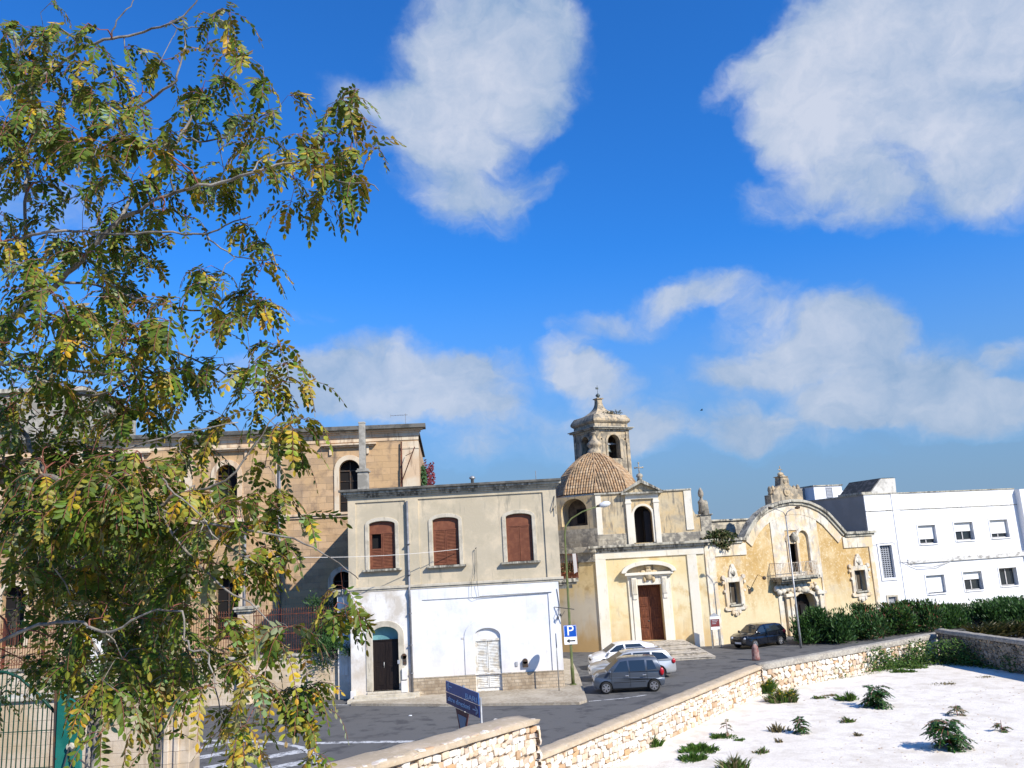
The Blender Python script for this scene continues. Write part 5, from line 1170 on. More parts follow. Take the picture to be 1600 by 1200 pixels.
# ================================================================== hedge, weeds, plants in the lot
OLE = [(.030, .075, .014), (.045, .105, .018), (.065, .14, .022), (.02, .05, .012)]
def bush(name, label, cat, loc, r, h, n, cols=OLE, leaf=.17, group=None, lobes=16, stems=9, tips=None, shoots=0):
    t = thing(name, label, cat, loc, 0, group); mb = MB(); sm = MB()
    lb = []
    for k in range(lobes):
        a = rnd.uniform(0, 2*math.pi); q = math.sqrt(rnd.random()); zz = rnd.uniform(.22, .88)*h*(1-.62*q**3)
        lb.append((Vector((math.cos(a)*q*r*.85, math.sin(a)*q*r*.85, zz)), rnd.uniform(.26, .48)*r))
    for k in range(n):
        c, s_ = rnd.choice(lb); v = Vector((rnd.gauss(0, .5), rnd.gauss(0, .5), rnd.gauss(0, .55)))
        p = c+v*s_
        if p.z < .05 or p.z > h: continue
        d = (v.normalized()*.6+Vector((rnd.gauss(0, .4), rnd.gauss(0, .4), .75+rnd.gauss(0, .3)))).normalized(); q = d.cross(Vector((rnd.gauss(0, 1), rnd.gauss(0, 1), rnd.gauss(0, 1)))).normalized()
        L_ = leaf*rnd.uniform(.7, 1.35); w = L_*.17; cc = rnd.choice(cols if not tips or rnd.random() > .13 else tips); kk = rnd.uniform(.75, 1.3)
        mb.add([p, p+d*L_*.5+q*w, p+d*L_, p+d*L_*.5-q*w], [(0, 1, 2, 3)], tuple(x*kk for x in cc))
    for k in range(shoots):                                       # long upright sprays standing out of the mass
        c, s_ = rnd.choice(lb); a = rnd.uniform(0, 2*math.pi); b0 = c+Vector((math.cos(a), math.sin(a), .2))*s_*.6; d = Vector((math.cos(a)*rnd.uniform(0, .7), math.sin(a)*rnd.uniform(0, .7), 1)).normalized(); L_ = rnd.uniform(.25, .5)*h
        if b0.z+L_*.9 > h*1.06: L_ = max(.2, (h*1.06-b0.z)/.9)
        sm.tube([tuple(b0), tuple(b0+d*L_)], [.012, .004], 3)
        for q_ in range(16):
            p = b0+d*L_*(.25+.75*q_/16); e = (d*.8+Vector((rnd.gauss(0, .5), rnd.gauss(0, .5), 0))).normalized(); w = e.orthogonal().normalized()*leaf*.15; cc = rnd.choice(cols if not tips or q_ < 12 else tips); kk = rnd.uniform(.9, 1.5)
            mb.add([p, p+e*leaf*.5+w, p+e*leaf, p+e*leaf*.5-w], [(0, 1, 2, 3)], tuple(x*kk for x in cc))
    for k in range(stems):
        c, s_ = rnd.choice(lb); b0 = Vector((rnd.uniform(-.2, .2)*r, rnd.uniform(-.2, .2)*r, 0)); sm.tube([b0, b0.lerp(c, .5)+Vector((0, 0, .1*h)), c], [.03, .02, .008], 5)
    mb.build('leaves', 'shrub_leaf', t); sm.build('stems', 'dark_bark', t)
    return t
TIP = [(.045, .10, .02), (.20, .05, .03), (.13, .10, .04), (.22, .16, .08)]
hb = [((1290, 1004), 2.15, 950, 5200, 'full dark green oleander bush behind the double street lamp', None), ((1328, 1001), 1.6, 968, 3000, 'oleander bush next right of the full one beside the double lamp', None),
      ((1352, 997), 1.9, 946, 3600, 'oleander bush with reddish dry flower heads under the right convent window', TIP), ((1395, 991), 1.9, 947, 3600, 'reddish topped oleander in front of the louvred basement window', TIP),
      ((1440, 985), 2.1, 940, 3800, 'tallest oleander of the hedge, at the corner where the two stone walls meet', TIP), ((1486, 980), 2.1, 950, 3400, 'blue-green oleander beyond the shaded wall, left of the yucca', None),
      ((1528, 976), 2.1, 948, 3000, 'thin oleander directly behind the yucca rosette', None), ((1572, 972), 2.4, 936, 3600, 'loose tall oleander at the right edge beneath the white building', None), ((1616, 970), 2.4, 934, 2600, 'oleander cut off by the right edge of the picture', None)]
for (p, r, tp_, n, lab, tp) in hb:
    g_ = G(p[0], p[1], 0); h = AT(p[0], tp_, g_.y).z*1.04
    bush('oleander_bush', lab, 'bush', g_, r*rnd.uniform(.82, .98), h*rnd.uniform(.9, 1.06), int(n*1.9), group='oleander hedge', tips=tp, leaf=.26, lobes=10, stems=14, shoots=26, cols=rnd.choice((OLE, [(.04, .10, .02), (.06, .13, .03), (.025, .06, .018)], [(.03, .07, .03), (.045, .10, .045), (.06, .11, .03)])))
GR = [(.06, .14, .014), (.09, .19, .02), (.045, .10, .014), (.12, .17, .035)]
def tuft(label, px, py, r, h, n, cols=GR, flowers=0, name='weed_tuft', grp='weed tufts on the white gravel', gz=.02):
    t = thing(name, label, 'weed', G(px, py, gz), 0, grp); mb = MB()
    for k in range(n):
        a = rnd.uniform(0, 2*math.pi); q = rnd.random()**.75*r*.95*(.55+.45*abs(math.sin(a*1.5+px)*math.cos(a*2.5+py))+.25*math.sin(a+px*.7)); b0 = Vector((math.cos(a)*q*1.15, math.sin(a)*q*.9, 0)); ln = rnd.uniform(.25, 1.15)*h*(1.15-.5*q/r)*(.75+.5*math.sin(b0.x*9+px)**2)
        d = Vector((math.cos(a)*rnd.uniform(.1, .9)*(q/r+.25), math.sin(a)*rnd.uniform(.1, .9)*(q/r+.25), 1)).normalized(); s_ = d.cross(Vector((rnd.gauss(0, 1), rnd.gauss(0, 1), 0.1))).normalized()*rnd.uniform(.012, .028)
        c = rnd.choice(cols); kk = rnd.uniform(.7, 1.3); bend = Vector((math.cos(a), math.sin(a), -.3))*ln*.25
        mb.add([b0-s_, b0+s_, b0+d*ln*.6+s_, b0+d*ln+bend, b0+d*ln*.6-s_], [(0, 1, 2, 4), (4, 2, 3)], tuple(x*kk for x in c))
    for k in range(flowers):
        a = rnd.uniform(0, 2*math.pi); q = rnd.random()*r*.8; z = rnd.uniform(.5, 1.0)*h; c = Vector((math.cos(a)*q, math.sin(a)*q, z))
        for w in range(5):
            b_ = w*1.257; mb.add([c, c+Vector((math.cos(b_)*.05, math.sin(b_)*.05, .015)), c+Vector((math.cos(b_+.9)*.05, math.sin(b_+.9)*.05, .015))], [(0, 1, 2)], (.62, .45, .03))
    mb.build('leaves', 'shrub_leaf', t)
    return t
DRY = [(.22, .17, .08), (.12, .11, .05), (.30, .24, .13)]
tuft('bushy weed dotted with yellow flowers at the foot of the wall bend', 1194, 1083, .55, .62, 900, flowers=60)
tuft('rounded yellow-flowered weed standing a little in front of the wall bend', 1228, 1096, .75, .50, 1000, GR+DRY, flowers=70)
tuft('small green tuft at the foot of the long wall, near its middle', 1131, 1106, .30, .22, 240)
tuft('green tuft hugging the wall foot just right of the near parapet end', 1020, 1166, .35, .35, 420)
tuft('larger of the flat bright grass mats low in the middle of the lot', 1090, 1172, .75, .20, 900)
tuft('lower bright grass mat beside the larger one', 1082, 1186, .55, .18, 500)
tuft('thin dark grass mat under the spindly seedling', 1124, 1152, .62, .10, 420)
tuft('tiny tuft right of the spindly seedling', 1157, 1157, .25, .08, 120)
tuft('green clump left of the upper tree-of-heaven seedling', 1327, 1094, .52, .30, 420)
tuft('flat patch left of the green clump beside the upper seedling', 1278, 1091, .40, .10, 200, DRY+GR)
tuft('small flat dark patch between flowering weed and upper seedling', 1298, 1087, .35, .07, 130, DRY)
tuft('low green cushion near the far wall foot, left one', 1404, 1050, .5, .16, 320)
tuft('low green cushion near the far wall foot, right one', 1420, 1050, .45, .12, 260)
tuft('green cushion close to the brambles', 1432, 1044, .5, .18, 300)
tuft('dry brown flat stalks in the open gravel near the top right', 1480, 1069, .75, .06, 160, DRY)
tuft('short dry twig mat right of the long dry stalks', 1542, 1058, .45, .05, 90, DRY)
tuft('dry brown seedling patch left of the smallest leafy plant', 1214, 1143, .40, .28, 150, DRY)
tuft('small grey-green dry tuft below the upper seedling', 1325, 1128, .30, .18, 150, DRY+GR)
tuft('grey dry tuft at the bottom edge of the lot', 1148, 1203, .5, .4, 360, DRY+GR)
tuft('sparse tuft low left in the gravel', 1192, 1177, .28, .18, 90, DRY+GR)
tuft('little dry wisp in the middle of the lot', 1218, 1160, .16, .16, 40, DRY)
tuft('dry wisp right of centre in the lot', 1340, 1150, .16, .14, 40, DRY)

def pinnate(mb, p, d, L_, n, ll, cols, droop=.5, wid=.36, tilt=0.):
    """a compound leaf: leaflets in pairs along an arching stalk"""
    d = d.normalized(); side = d.cross(Vector((0, 0, 1)))
    if side.length < .1: side = Vector((1, 0, 0))
    side.normalize(); side = (side+Vector((0, 0, tilt))).normalized(); pts = []
    q = Vector(p); dd = Vector(d)
    for i in range(n+2):
        pts.append(q.copy()); q = q+dd*L_/(n+1); dd = (dd+Vector((0, 0, -droop/(n+1)))).normalized()
    for i in range(1, n+2):
        c = rnd.choice(cols); c = tuple(x*rnd.uniform(.82, 1.2) for x in c)
        fwd = (pts[i]-pts[i-1]).normalized(); up = side.cross(fwd)
        for s_ in ((-1, 1) if i <= n else (0,)):
            ld = (side*s_*rnd.uniform(.75, 1.1)+fwd*rnd.uniform(.35, .8)+up*rnd.uniform(-.45, .25)+Vector((0, 0, -.22))).normalized() if s_ else fwd
            l = ll*rnd.uniform(.8, 1.15)*(1-.25*abs(i-n*.5)/n); wv = ld.cross(up)
            if wv.length < .1: wv = side
            wv = (wv.normalized()+up*rnd.uniform(-.35, .35)).normalized()*l*wid*.5; nn = ld.cross(wv).normalized()*l*.07; b0 = pts[i]+ld*l*.06
            mb.add([b0, b0+ld*l*.3+wv*.85+nn, b0+ld*l*.68+wv*.8+nn, b0+ld*l, b0+ld*l*.68-wv*.8+nn, b0+ld*l*.3-wv*.85+nn, b0+ld*l*.5], [(0, 1, 6), (1, 2, 6), (2, 3, 6), (3, 4, 6), (4, 5, 6), (5, 0, 6)], c)
    return pts
def seedling(label, px, py, h, n, spread, cols, lean=(0, 0), ll=.16, stem=True):
    t = thing('seedling', label, 'young plant', G(px, py, .02), 0, 'tree seedlings on the white gravel'); mb = MB(); sm = MB()
    sm.tube([(0, 0, 0), (lean[0]*.5, lean[1]*.5, h*.5), (lean[0], lean[1], h)], [.02, .015, .006], 5)
    for k in range(n):
        f = rnd.uniform(.12, 1); p = Vector((lean[0]*f, lean[1]*f, h*f)); a = k*2.4+rnd.uniform(-.3, .3); up = rnd.uniform(.15, .9)*(.4+.6*f)
        pts = pinnate(mb, p, Vector((math.cos(a), math.sin(a), up)), spread*rnd.uniform(.7, 1.15), 9, ll*1.25, cols, 1.2, .46); sm.tube([tuple(q) for q in pts], .006, 3, False)
    mb.build('leaves', 'shrub_leaf', t); sm.build('stem', 'red_twig', t)
AIL = [(.03, .085, .015), (.045, .115, .02), (.022, .055, .012)]
seedling('upper bushy dark green seedling right of the centre of the lot', 1370, 1105, .75, 40, .62, AIL)
seedling('largest dark green seedling near the lower right corner of the lot', 1485, 1170, .85, 48, .68, AIL)
seedling('smallest leafy dark seedling, low in the middle of the lot', 1252, 1146, .50, 18, .32, AIL, ll=.11)
seedling('half-dry drooping seedling just above the largest one', 1496, 1118, .40, 9, .42, AIL+DRY, ll=.10)
seedling('sparse bent seedling near the right edge of the lot', 1566, 1143, .38, 8, .36, AIL+DRY, ll=.10)
seedling('spindly bare seedling with a crown of a few dry leaves', 1137, 1151, .50, 7, .30, DRY+AIL[:1], ll=.07)
# brambles against the walls
def bramble(label, pts, h, n, name='bramble_patch'):
    c = G(*pts[0]); t = thing(name, label, 'brambles', c, 0, 'brambles at the foot of the walls'); mb = MB()
    for k in range(n):
        i = rnd.randrange(len(pts)-1); f = rnd.random(); p = G(*pts[i]).lerp(G(*pts[i+1]), f)-c; p += Vector((rnd.gauss(0, .35), rnd.gauss(0, .35), h*rnd.random()**1.3*(.6+.4*math.sin(p.x*2.1+k*.0))))
        d = Vector((rnd.gauss(0, 1), rnd.gauss(0, 1), rnd.gauss(.4, .7))).normalized(); q = d.orthogonal().normalized(); L_ = rnd.uniform(.08, .20); cc = rnd.choice(GR); kk = rnd.uniform(.5, 1.1)
        mb.add([p, p+d*L_*.5+q*L_*.25, p+d*L_, p+d*L_*.5-q*L_*.25], [(0, 1, 2, 3)], tuple(x*kk for x in cc))
    mb.build('leaves', 'shrub_leaf', t)
    return t
bramble('low bramble growth climbing the middle of the far sunlit wall', [(1285, 1061), (1312, 1054)], .75, 900)
bramble('bright green bramble bank in the corner of the far wall', [(1350, 1050), (1400, 1044), (1452, 1037)], 1.25, 4200)
bramble('dark bramble bank along the shaded wall', [(1460, 1037), (1520, 1040), (1590, 1046)], 1.3, 3600)
bramble('dark bush of brambles at the right edge of the lot', [(1585, 1050), (1625, 1052)], 1.2, 1800)
mb = MB()
for k in range(2600):                                             # grass and leaf litter along the wall feet
    if k % 3 == 0: p = G(848, 1230).lerp(G(1190, 1078), rnd.random())
    elif k % 3 == 1: p = G(1190, 1078).lerp(G(1455, 1040), rnd.random())
    else: p = G(440, 1089).lerp(G(548, 1092), rnd.random())
    if rnd.random() < .5+.5*math.sin(p.x*3)*math.sin(p.x*1.3): continue
    p += Vector((rnd.gauss(0, .1), -abs(rnd.gauss(0, .12)), 0)); d = Vector((rnd.gauss(0, .5), rnd.gauss(0, .5), 1)).normalized(); s_ = d.orthogonal().normalized()*.015; L_ = rnd.uniform(.04, .16)
    mb.add([p-s_, p+s_, p+d*L_], [(0, 1, 2)], rnd.choice(GR+DRY))
o = mb.build('grass_fringe', 'shrub_leaf', None); o['kind'] = 'stuff'; o['label'] = 'thin grass along the feet of the walls'; o['category'] = 'grass'
mb = MB()
for k in range(520):                                              # pebbles and litter on the gravel
    p = G(rnd.uniform(900, 1600), rnd.uniform(1060, 1200), .02)
    if p.y > 17.5+(p.x)*1.28 and p.x < 11 or p.y > 40: continue
    s_ = rnd.uniform(.012, .045)
    mb.ellipsoid(p, (s_, s_*rnd.uniform(.6, 1), s_*.5), 5, 3, .2)
o = mb.build('pebbles', 'mortar_earth', None); o['kind'] = 'stuff'; o['label'] = 'small stones scattered over the white gravel'; o['category'] = 'pebbles'
# yucca bed beyond the shaded wall
q = AT(1545, 996, 47.6); t = thing('yucca', 'spiky dark yucca rosette above the shaded wall at the right', 'plant', (q.x+.6, 47.6, q.z-.75)); mb = MB()
for k in range(900):
    a = rnd.uniform(0, 2*math.pi); cxx = rnd.choice((-1.1, -.3, .6, 1.3)); b0 = Vector((cxx+rnd.uniform(-.35, .35), rnd.uniform(-.4, .4), rnd.uniform(.75, 1.15))); e_ = rnd.uniform(.1, 1.2); d = Vector((math.cos(a), math.sin(a), e_)).normalized(); s_ = d.cross(Vector((rnd.random(), rnd.random(), .3))).normalized()*.04; L_ = rnd.uniform(.5, .95)
    mb.add([b0-s_, b0+s_, b0+d*L_*.6+s_*.7, b0+d*L_+Vector((0, 0, -.08)), b0+d*L_*.6-s_*.7], [(0, 1, 2, 4), (4, 2, 3)], rnd.choice([(.035, .045, .012), (.022, .035, .010), (.075, .065, .018), (.13, .11, .04)]))
mb.build('leaves', 'shrub_leaf', t); MB().box(-1.9, 1.9, -.5, .5, -.9, .72).build('planting_bed', 'dark_bark', t)
# shrub behind the garden wall next to the house
q = FG.W(FG.u_(505, 980, .9), .9, 0); bush('garden_shrub', 'tall dark green shrub leaning over the garden wall beside the gate pillar', 'bush', (q.x, q.y, .8), 1.15, 5.4, 5200, [(.03, .08, .02), (.045, .10, .03), (.06, .12, .03)], .17, lobes=26)
q = FG.W(FG.u_(522, 1000, .1), -.1, 0); bush('garden_shrub', 'lower bushy branch overhanging the wall top in front of the white gate pillar', 'bush', (q.x+.1, q.y-.1, 2.1), .85, 2.0, 2200, [(.035, .09, .02), (.05, .12, .03)], .15, lobes=12)

# ================================================================== cars
def car(name, label, loc, heading, L_, Wd, body, roof, wb, wr, pm, glassm='glass', rim_spokes=6, win=None, pillars=(), rails=False, front_x=None, mould=True):
    """body, roof: side outlines (x forward from the car's middle, z). Local x points to the nose."""
    t = thing(name, label, 'car', loc, heading, 'cars parked by the church'); hw = Wd/2; belt = roof[0][1]
    def side(loop, hwf, m, nm, bev=.04, extra=None):
        n = len(loop); tri = tessellate_polygon([[Vector((p[0], p[1], 0)) for p in loop]]); vs = [(p[0], -hwf(*p), p[1]) for p in loop]+[(p[0], hwf(*p), p[1]) for p in loop]; fs = []
        for a in tri:
            A_, B_, C_ = [loop[i] for i in a]; ar = (B_[0]-A_[0])*(C_[1]-A_[1])-(C_[0]-A_[0])*(B_[1]-A_[1])
            a = a if ar > 0 else (a[0], a[2], a[1]); fs.append(tuple(a)); fs.append((a[0]+n, a[2]+n, a[1]+n))
        ar = sum(loop[i][0]*loop[(i+1) % n][1]-loop[(i+1) % n][0]*loop[i][1] for i in range(n))
        for i in range(n):
            j = (i+1) % n; fs.append((j, i, i+n, j+n) if ar > 0 else (i, j, j+n, i+n))
        return MB().add(vs, fs).build(nm, m, t, True, bevel=bev)
    def taper(x, z): e = max(0, abs(x)-(L_/2-.55))/.55; return hw*(1-.16*e*e)-(.03 if z > belt-.12 else 0)-(.04 if z < .3 else 0)
    lp = list(body)
    o = side(lp, taper, pm, 'body', .035)
    def rt(x, z): k = max(0, (z-belt)/(max(p[1] for p in roof)-belt)); return hw-.07-k*.17
    side(roof, rt, pm, 'cabin', .03)
    # side glass
    for wi, wv in enumerate(win or ()):
        for s in (-1, 1):
            vs = [(x, s*(rt(x, z)+.006), z) for x, z in wv]; fr = tuple(range(len(wv)))
            MB().add(vs, [fr if s < 0 else fr[::-1]]).build('side_window', glassm, t)
    # windscreen and rear window, inset from the roof outline
    def glass_on(a, b, nm, f0=.08, f1=.93, ins=.09):
        a = Vector((a[0], 0, a[1])); b = Vector((b[0], 0, b[1])); d = (b-a); nv = Vector((-d.z, 0, d.x)).normalized()
        if nv.z < 0: nv = -nv
        p, q = a+d*f0+nv*.008, a+d*f1+nv*.008; w0, w1 = rt(p.x, p.z)-ins, rt(q.x, q.z)-ins
        MB().add([(p.x, -w0, p.z), (q.x, -w1, q.z), (q.x, w1, q.z), (p.x, w0, p.z)], [(0, 1, 2, 3), (3, 2, 1, 0)][:1] if False else [(0, 1, 2, 3)]).build(nm, glassm, t)
    k = roof; glass_on(k[0], k[1], 'windscreen'); glass_on(k[-1], k[-2], 'rear_window')
    # wheels
    for x in (wb/2, -wb/2):
        for s in (-1, 1):
            y = s*(hw-.10)
            w = MB(); w.tube([(x, y-s*.10, wr), (x, y+s*.085, wr)], wr, 22); w.tube([(x, y+s*.085, wr), (x, y+s*.10, wr)], [wr*.97, wr*.9], 22)
            w = w.build('wheel', 'tyre', t, True, bevel=.0)
            rm = MB(); rm.tube([(x, y+s*.102, wr), (x, y+s*.106, wr)], wr*.66, 20)
            rm.build('rim', 'rubber', w)
            sp = MB()
            for j in range(rim_spokes):
                a = 2*math.pi*j/rim_spokes; ca, sa = math.cos(a), math.sin(a); px_, pz_ = -sa, ca
                r1, r2, b1, b2 = wr*.12, wr*.66, wr*.10, wr*.17; yy = y+s*.118
                sp.add([(x+ca*r1+px_*b1, yy, wr+sa*r1+pz_*b1), (x+ca*r2+px_*b2, yy-s*.01, wr+sa*r2+pz_*b2), (x+ca*r2-px_*b2, yy-s*.01, wr+sa*r2-pz_*b2), (x+ca*r1-px_*b1, yy, wr+sa*r1-pz_*b1)], [(0, 1, 2, 3), (3, 2, 1, 0)])
            for j in range(24):
                a, b = 2*math.pi*j/24, 2*math.pi*(j+1)/24; yy = y+s*.112
                sp.add([(x+math.cos(a)*wr*.6, yy, wr+math.sin(a)*wr*.6), (x+math.cos(b)*wr*.6, yy, wr+math.sin(b)*wr*.6), (x+math.cos(b)*wr*.69, yy, wr+math.sin(b)*wr*.69), (x+math.cos(a)*wr*.69, yy, wr+math.sin(a)*wr*.69)], [(0, 1, 2, 3), (3, 2, 1, 0)])
            sp.tube([(x, y+s*.105, wr), (x, y+s*.125, wr)], wr*.14, 10); sp.build('spokes', 'rim', w)
    MB().box(-L_/2+.35, L_/2-.4, -hw+.22, hw-.22, .2, belt-.12).build('underbody', 'rubber', t)
    # door seams, handles, mirrors, lamps, plates
    sm = MB()
    for (x, z0, z1) in pillars:
        for s in (-1, 1): sm.box(x-.008, x+.008, *(sorted((s*(hw-.01), s*(hw+.002)))), z0, z1)
    if mould:
        for s in (-1, 1): sm.box(-wb/2+wr+.1, wb/2-wr-.1, *(sorted((s*(hw-.01), s*(hw+.004)))), .50, .53)
    if sm.v: sm.build('seams', 'rubber', t)
    for (x, z0, z1) in pillars[1:]:
        for s in (-1, 1): MB().box(x+.06, x+.22, *(sorted((s*(hw-.01), s*(hw+.03)))), belt-.17, belt-.135).build('door_handle', pm if name != 'small_car' else 'rim', t, bevel=.008)
    mx = roof[0][0]-.18
    for s in (-1, 1): MB().ellipsoid((mx, s*(hw+.06), belt+.05), (.07, .11, .08), 8, 6).build('wing_mirror', pm, t, True)
    fx = front_x or L_/2
    for s in (-1, 1):
        MB().ellipsoid((fx-.17, s*(hw-.27), .66 if L_ < 4.4 else .64), (.17, .17, .11), 10, 6).build('headlight', 'headlamp', t, True)
        MB().ellipsoid((-L_/2+.13, s*(hw-.13), .92 if L_ < 3.7 else .86), (.12, .09, .20 if L_ < 3.7 else .14), 8, 6).build('tail_light', 'tail_red', t, True)
    MB().box(fx-.02, fx+.015, -.26, .26, .34, .45).build('number_plate', 'plate', t); MB().box(-L_/2-.015, -L_/2+.02, -.26, .26, .55, .66).build('number_plate', 'plate', t)
    MB().box(fx-.03, fx+.008, -.45, .45, .5, .60).build('grille', 'rubber', t, bevel=.01)
    if rails:
        r = MB(); zt = max(p[1] for p in roof)
        for s in (-1, 1): r.tube([(roof[1][0]-.1, s*(hw-.28), zt-.02), (roof[1][0]-.25, s*(hw-.27), zt+.05), (roof[-2][0]+.3, s*(hw-.27), zt+.05), (roof[-2][0]+.15, s*(hw-.28), zt-.02)], .018, 5)
        r.build('roof_rails', 'rim', t, True)
    return t
def notch(x, wr, z=.22, n=7):                                       # wheel-arch cut, walking from front to rear along the sill
    r = wr*1.17; return [(x+r*math.cos(a), wr+r*math.sin(a)) for a in [math.pi*i/n for i in range(n+1)] if wr+r*math.sin(a) >= z-.01]
def mkbody(Lh, wb, wr, nose, tail):
    """nose: points from sill front up to the bonnet's rear; tail: belt rear down to the sill"""
    sill = .24
    under = [(-wb/2-wr*1.17, sill)]+notch(-wb/2, wr)[::-1][0:0]
    lo = [(-Lh+.06, sill+.06), (-wb/2-wr*1.17, sill)]+notch(-wb/2, wr, sill)[::-1]+[(-wb/2+wr*1.17, sill), (wb/2-wr*1.17, sill)]+notch(wb/2, wr, sill)[::-1]+[(wb/2+wr*1.17, sill), (Lh-.08, sill+.04)]
    return lo+nose+tail
paints = dict(gray=paint('blue_grey_paint', (.085, .10, .125), .35), silver=paint('silver_paint', (.46, .46, .45), .4), white=paint('white_paint', (.72, .72, .73), 0), black=paint('black_paint', (.008, .010, .016), .1, .16))
# small grey hatchback
f = G(943, 1077); r_ = G(1016, 1073); ctr = (f+r_)/2; hd = math.atan2(f.y-r_.y, f.x-r_.x); off_ = Vector((math.sin(hd)*-1, math.cos(hd), 0))*-.75
wb = 2.36; Lh = 1.75; wr = .29
body = mkbody(Lh, wb, wr, [(Lh, .36), (Lh, .58), (Lh-.08, .78), (Lh-.30, .92), (Lh-.72, 1.0)], [(-Lh+.02, 1.0), (-Lh, .62), (-Lh-.0, .42)])
roof = [(Lh-.62, .97), (.42, 1.56), (.0, 1.63), (-1.05, 1.63), (-1.42, 1.58), (-1.68, .97)]
car('small_car', 'small upright blue-grey five-door hatchback nearest the camera', (ctr-off_*1), hd, 3.5, 1.62, body, roof, wb, wr, paints['gray'], win=[[(.0, 1.0), (.78, 1.0), (.40, 1.46), (.06, 1.50)], [(-.82, 1.0), (-.06, 1.0), (-.03, 1.50), (-.82, 1.50)], [(-1.38, 1.06), (-.92, 1.03), (-.92, 1.48), (-1.22, 1.47)]][::1], pillars=[(.88, .35, 1.0), (-.03, .3, 1.0), (-.88, .55, 1.0)], mould=True)
# silver estate
f = G(1031, 1060); hd2 = hd+R(3); dv = Vector((math.cos(hd2), math.sin(hd2), 0)); nv = Vector((-dv.y, dv.x, 0))
wb = 2.72; Lh = 2.32; wr = .32
body = mkbody(Lh, wb, wr, [(Lh, .36), (Lh, .60), (Lh-.10, .74), (Lh-.5, .86), (Lh-1.05, .94)], [(-Lh+.04, .94), (-Lh, .62), (-Lh, .4)])
roof = [(Lh-.98, .90), (.48, 1.40), (.1, 1.47), (-1.5, 1.46), (-1.85, 1.40), (-2.22, .92)]
car('estate_car', 'silver estate car with roof rails, half hidden behind the small grey car', f+dv*(wb/2)-nv*.78, hd2, 4.64, 1.76, body, roof, wb, wr, paints['silver'], win=[[(.02, .96), (1.05, .96), (.50, 1.33), (.08, 1.38)], [(-.95, .96), (-.06, .96), (-.03, 1.38), (-.95, 1.38)], [(-1.95, 1.0), (-1.05, .97), (-1.05, 1.37), (-1.65, 1.33)]], pillars=[(1.1, .35, .94), (-.02, .3, .94), (-1.0, .5, .94)], rails=True, rim_spokes=7, mould=False)
# white coupe-like hatchback
f = G(1003, 1043); wb = 2.5; Lh = 2.0; wr = .30; hd3 = hd+R(5); dv = Vector((math.cos(hd3), math.sin(hd3), 0)); nv = Vector((-dv.y, dv.x, 0))
body = mkbody(Lh, wb, wr, [(Lh, .34), (Lh, .56), (Lh-.12, .72), (Lh-.5, .86), (Lh-1.0, .95)], [(-Lh+.04, 1.0), (-Lh, .66), (-Lh, .4)])
roof = [(Lh-.85, .93), (.45, 1.38), (.05, 1.45), (-1.1, 1.45), (-1.75, 1.28), (-1.94, .98)]
car('hatchback', 'white hatchback farthest back of the row, beside the church steps', f+dv*(wb/2-.3)-nv*.75, hd3, 4.0, 1.72, body, roof, wb, wr, paints['white'], win=[[(-.02, 1.0), (.98, .98), (.45, 1.32), (.06, 1.37)], [(-1.35, 1.04), (-.10, 1.0), (-.06, 1.37), (-.95, 1.36)]], pillars=[(1.05, .35, .95), (-.06, .3, .98)], mould=False)
# black hatchback by the convent
f = G(1180, 1014); wb = 2.46; Lh = 1.95; wr = .30; hd4 = math.atan2(-1.25, -2.0); dv = Vector((math.cos(hd4), math.sin(hd4), 0)); nv = Vector((-dv.y, dv.x, 0))
body = mkbody(Lh, wb, wr, [(Lh, .34), (Lh, .60), (Lh-.10, .78), (Lh-.45, .90), (Lh-1.0, .98)], [(-Lh+.04, 1.0), (-Lh, .66), (-Lh, .4)])
roof = [(Lh-.92, .94), (.42, 1.40), (.05, 1.47), (-1.1, 1.46), (-1.55, 1.38), (-1.88, .98)]
car('hatchback', 'black hatchback parked at an angle in front of the ochre convent', f-dv*(wb/2)-nv*.76, hd4, 3.9, 1.66, body, roof, wb, wr, paints['black'], win=[[(-.02, 1.0), (.92, .98), (.44, 1.33), (.06, 1.38)], [(-1.35, 1.02), (-.10, 1.0), (-.06, 1.38), (-1.05, 1.37)]], pillars=[(1.0, .35, .95), (-.06, .3, .98), (-.98, .5, .98)], mould=False)
# white car beyond the shaded wall
q = G(1612, 974, 1.3); car('parked_car', 'white car whose roof shows over the shaded wall at the right edge', (q.x+1.7, q.y+1.2, 0), R(200), 4.0, 1.72, body, roof, wb, wr, paints['white'], win=[[(-.02, 1.0), (.92, .98), (.44, 1.33), (.06, 1.38)], [(-1.35, 1.02), (-.10, 1.0), (-.06, 1.38), (-1.05, 1.37)]], mould=False)

# ================================================================== street furniture
# tall curved lamp with the parking sign
yl = HY+.55; b0 = AT(896.5, 1082, yl); b0.z = .12
def L3(px, py, y=None): return AT(px, py, y or yl)
t = thing('street_lamp', 'tall green street lamp with a curved arm, at the corner of the house', 'street lamp', (b0.x, b0.y, .12))
pts = [L3(887.5, 930), L3(882.5, 835), L3(884, 822), L3(893, 810), L3(910, 799.5), L3(934, 791)]
mb = MB().tube([(0, 0, 0), (0, 0, .9), (0, 0, 1.0)]+[tuple(p-Vector((b0.x, b0.y, .12))) for p in pts], [.095, .095, .075, .062, .05, .045, .04, .036, .034], 10); mb.box(-.16, .16, -.16, .16, 0, .05)
mb.build('pole', 'lamp_green', t, True)
p = L3(935, 790.5)-Vector((b0.x, b0.y, .12)); q = L3(953, 786)-Vector((b0.x, b0.y, .12)); dq = (q-p)
MB().tube([tuple(p-dq*.15), tuple(p+dq*.12)], [.05, .08], 10).build('lamp_neck', 'iron', t, True)
MB().tube([tuple(p+dq*f) for f in (.05, .2, .45, .75, .95, 1.05)], [.06, .12, .17, .16, .10, .02], 12).build('lamp_head', 'lamp_glass', t, True)
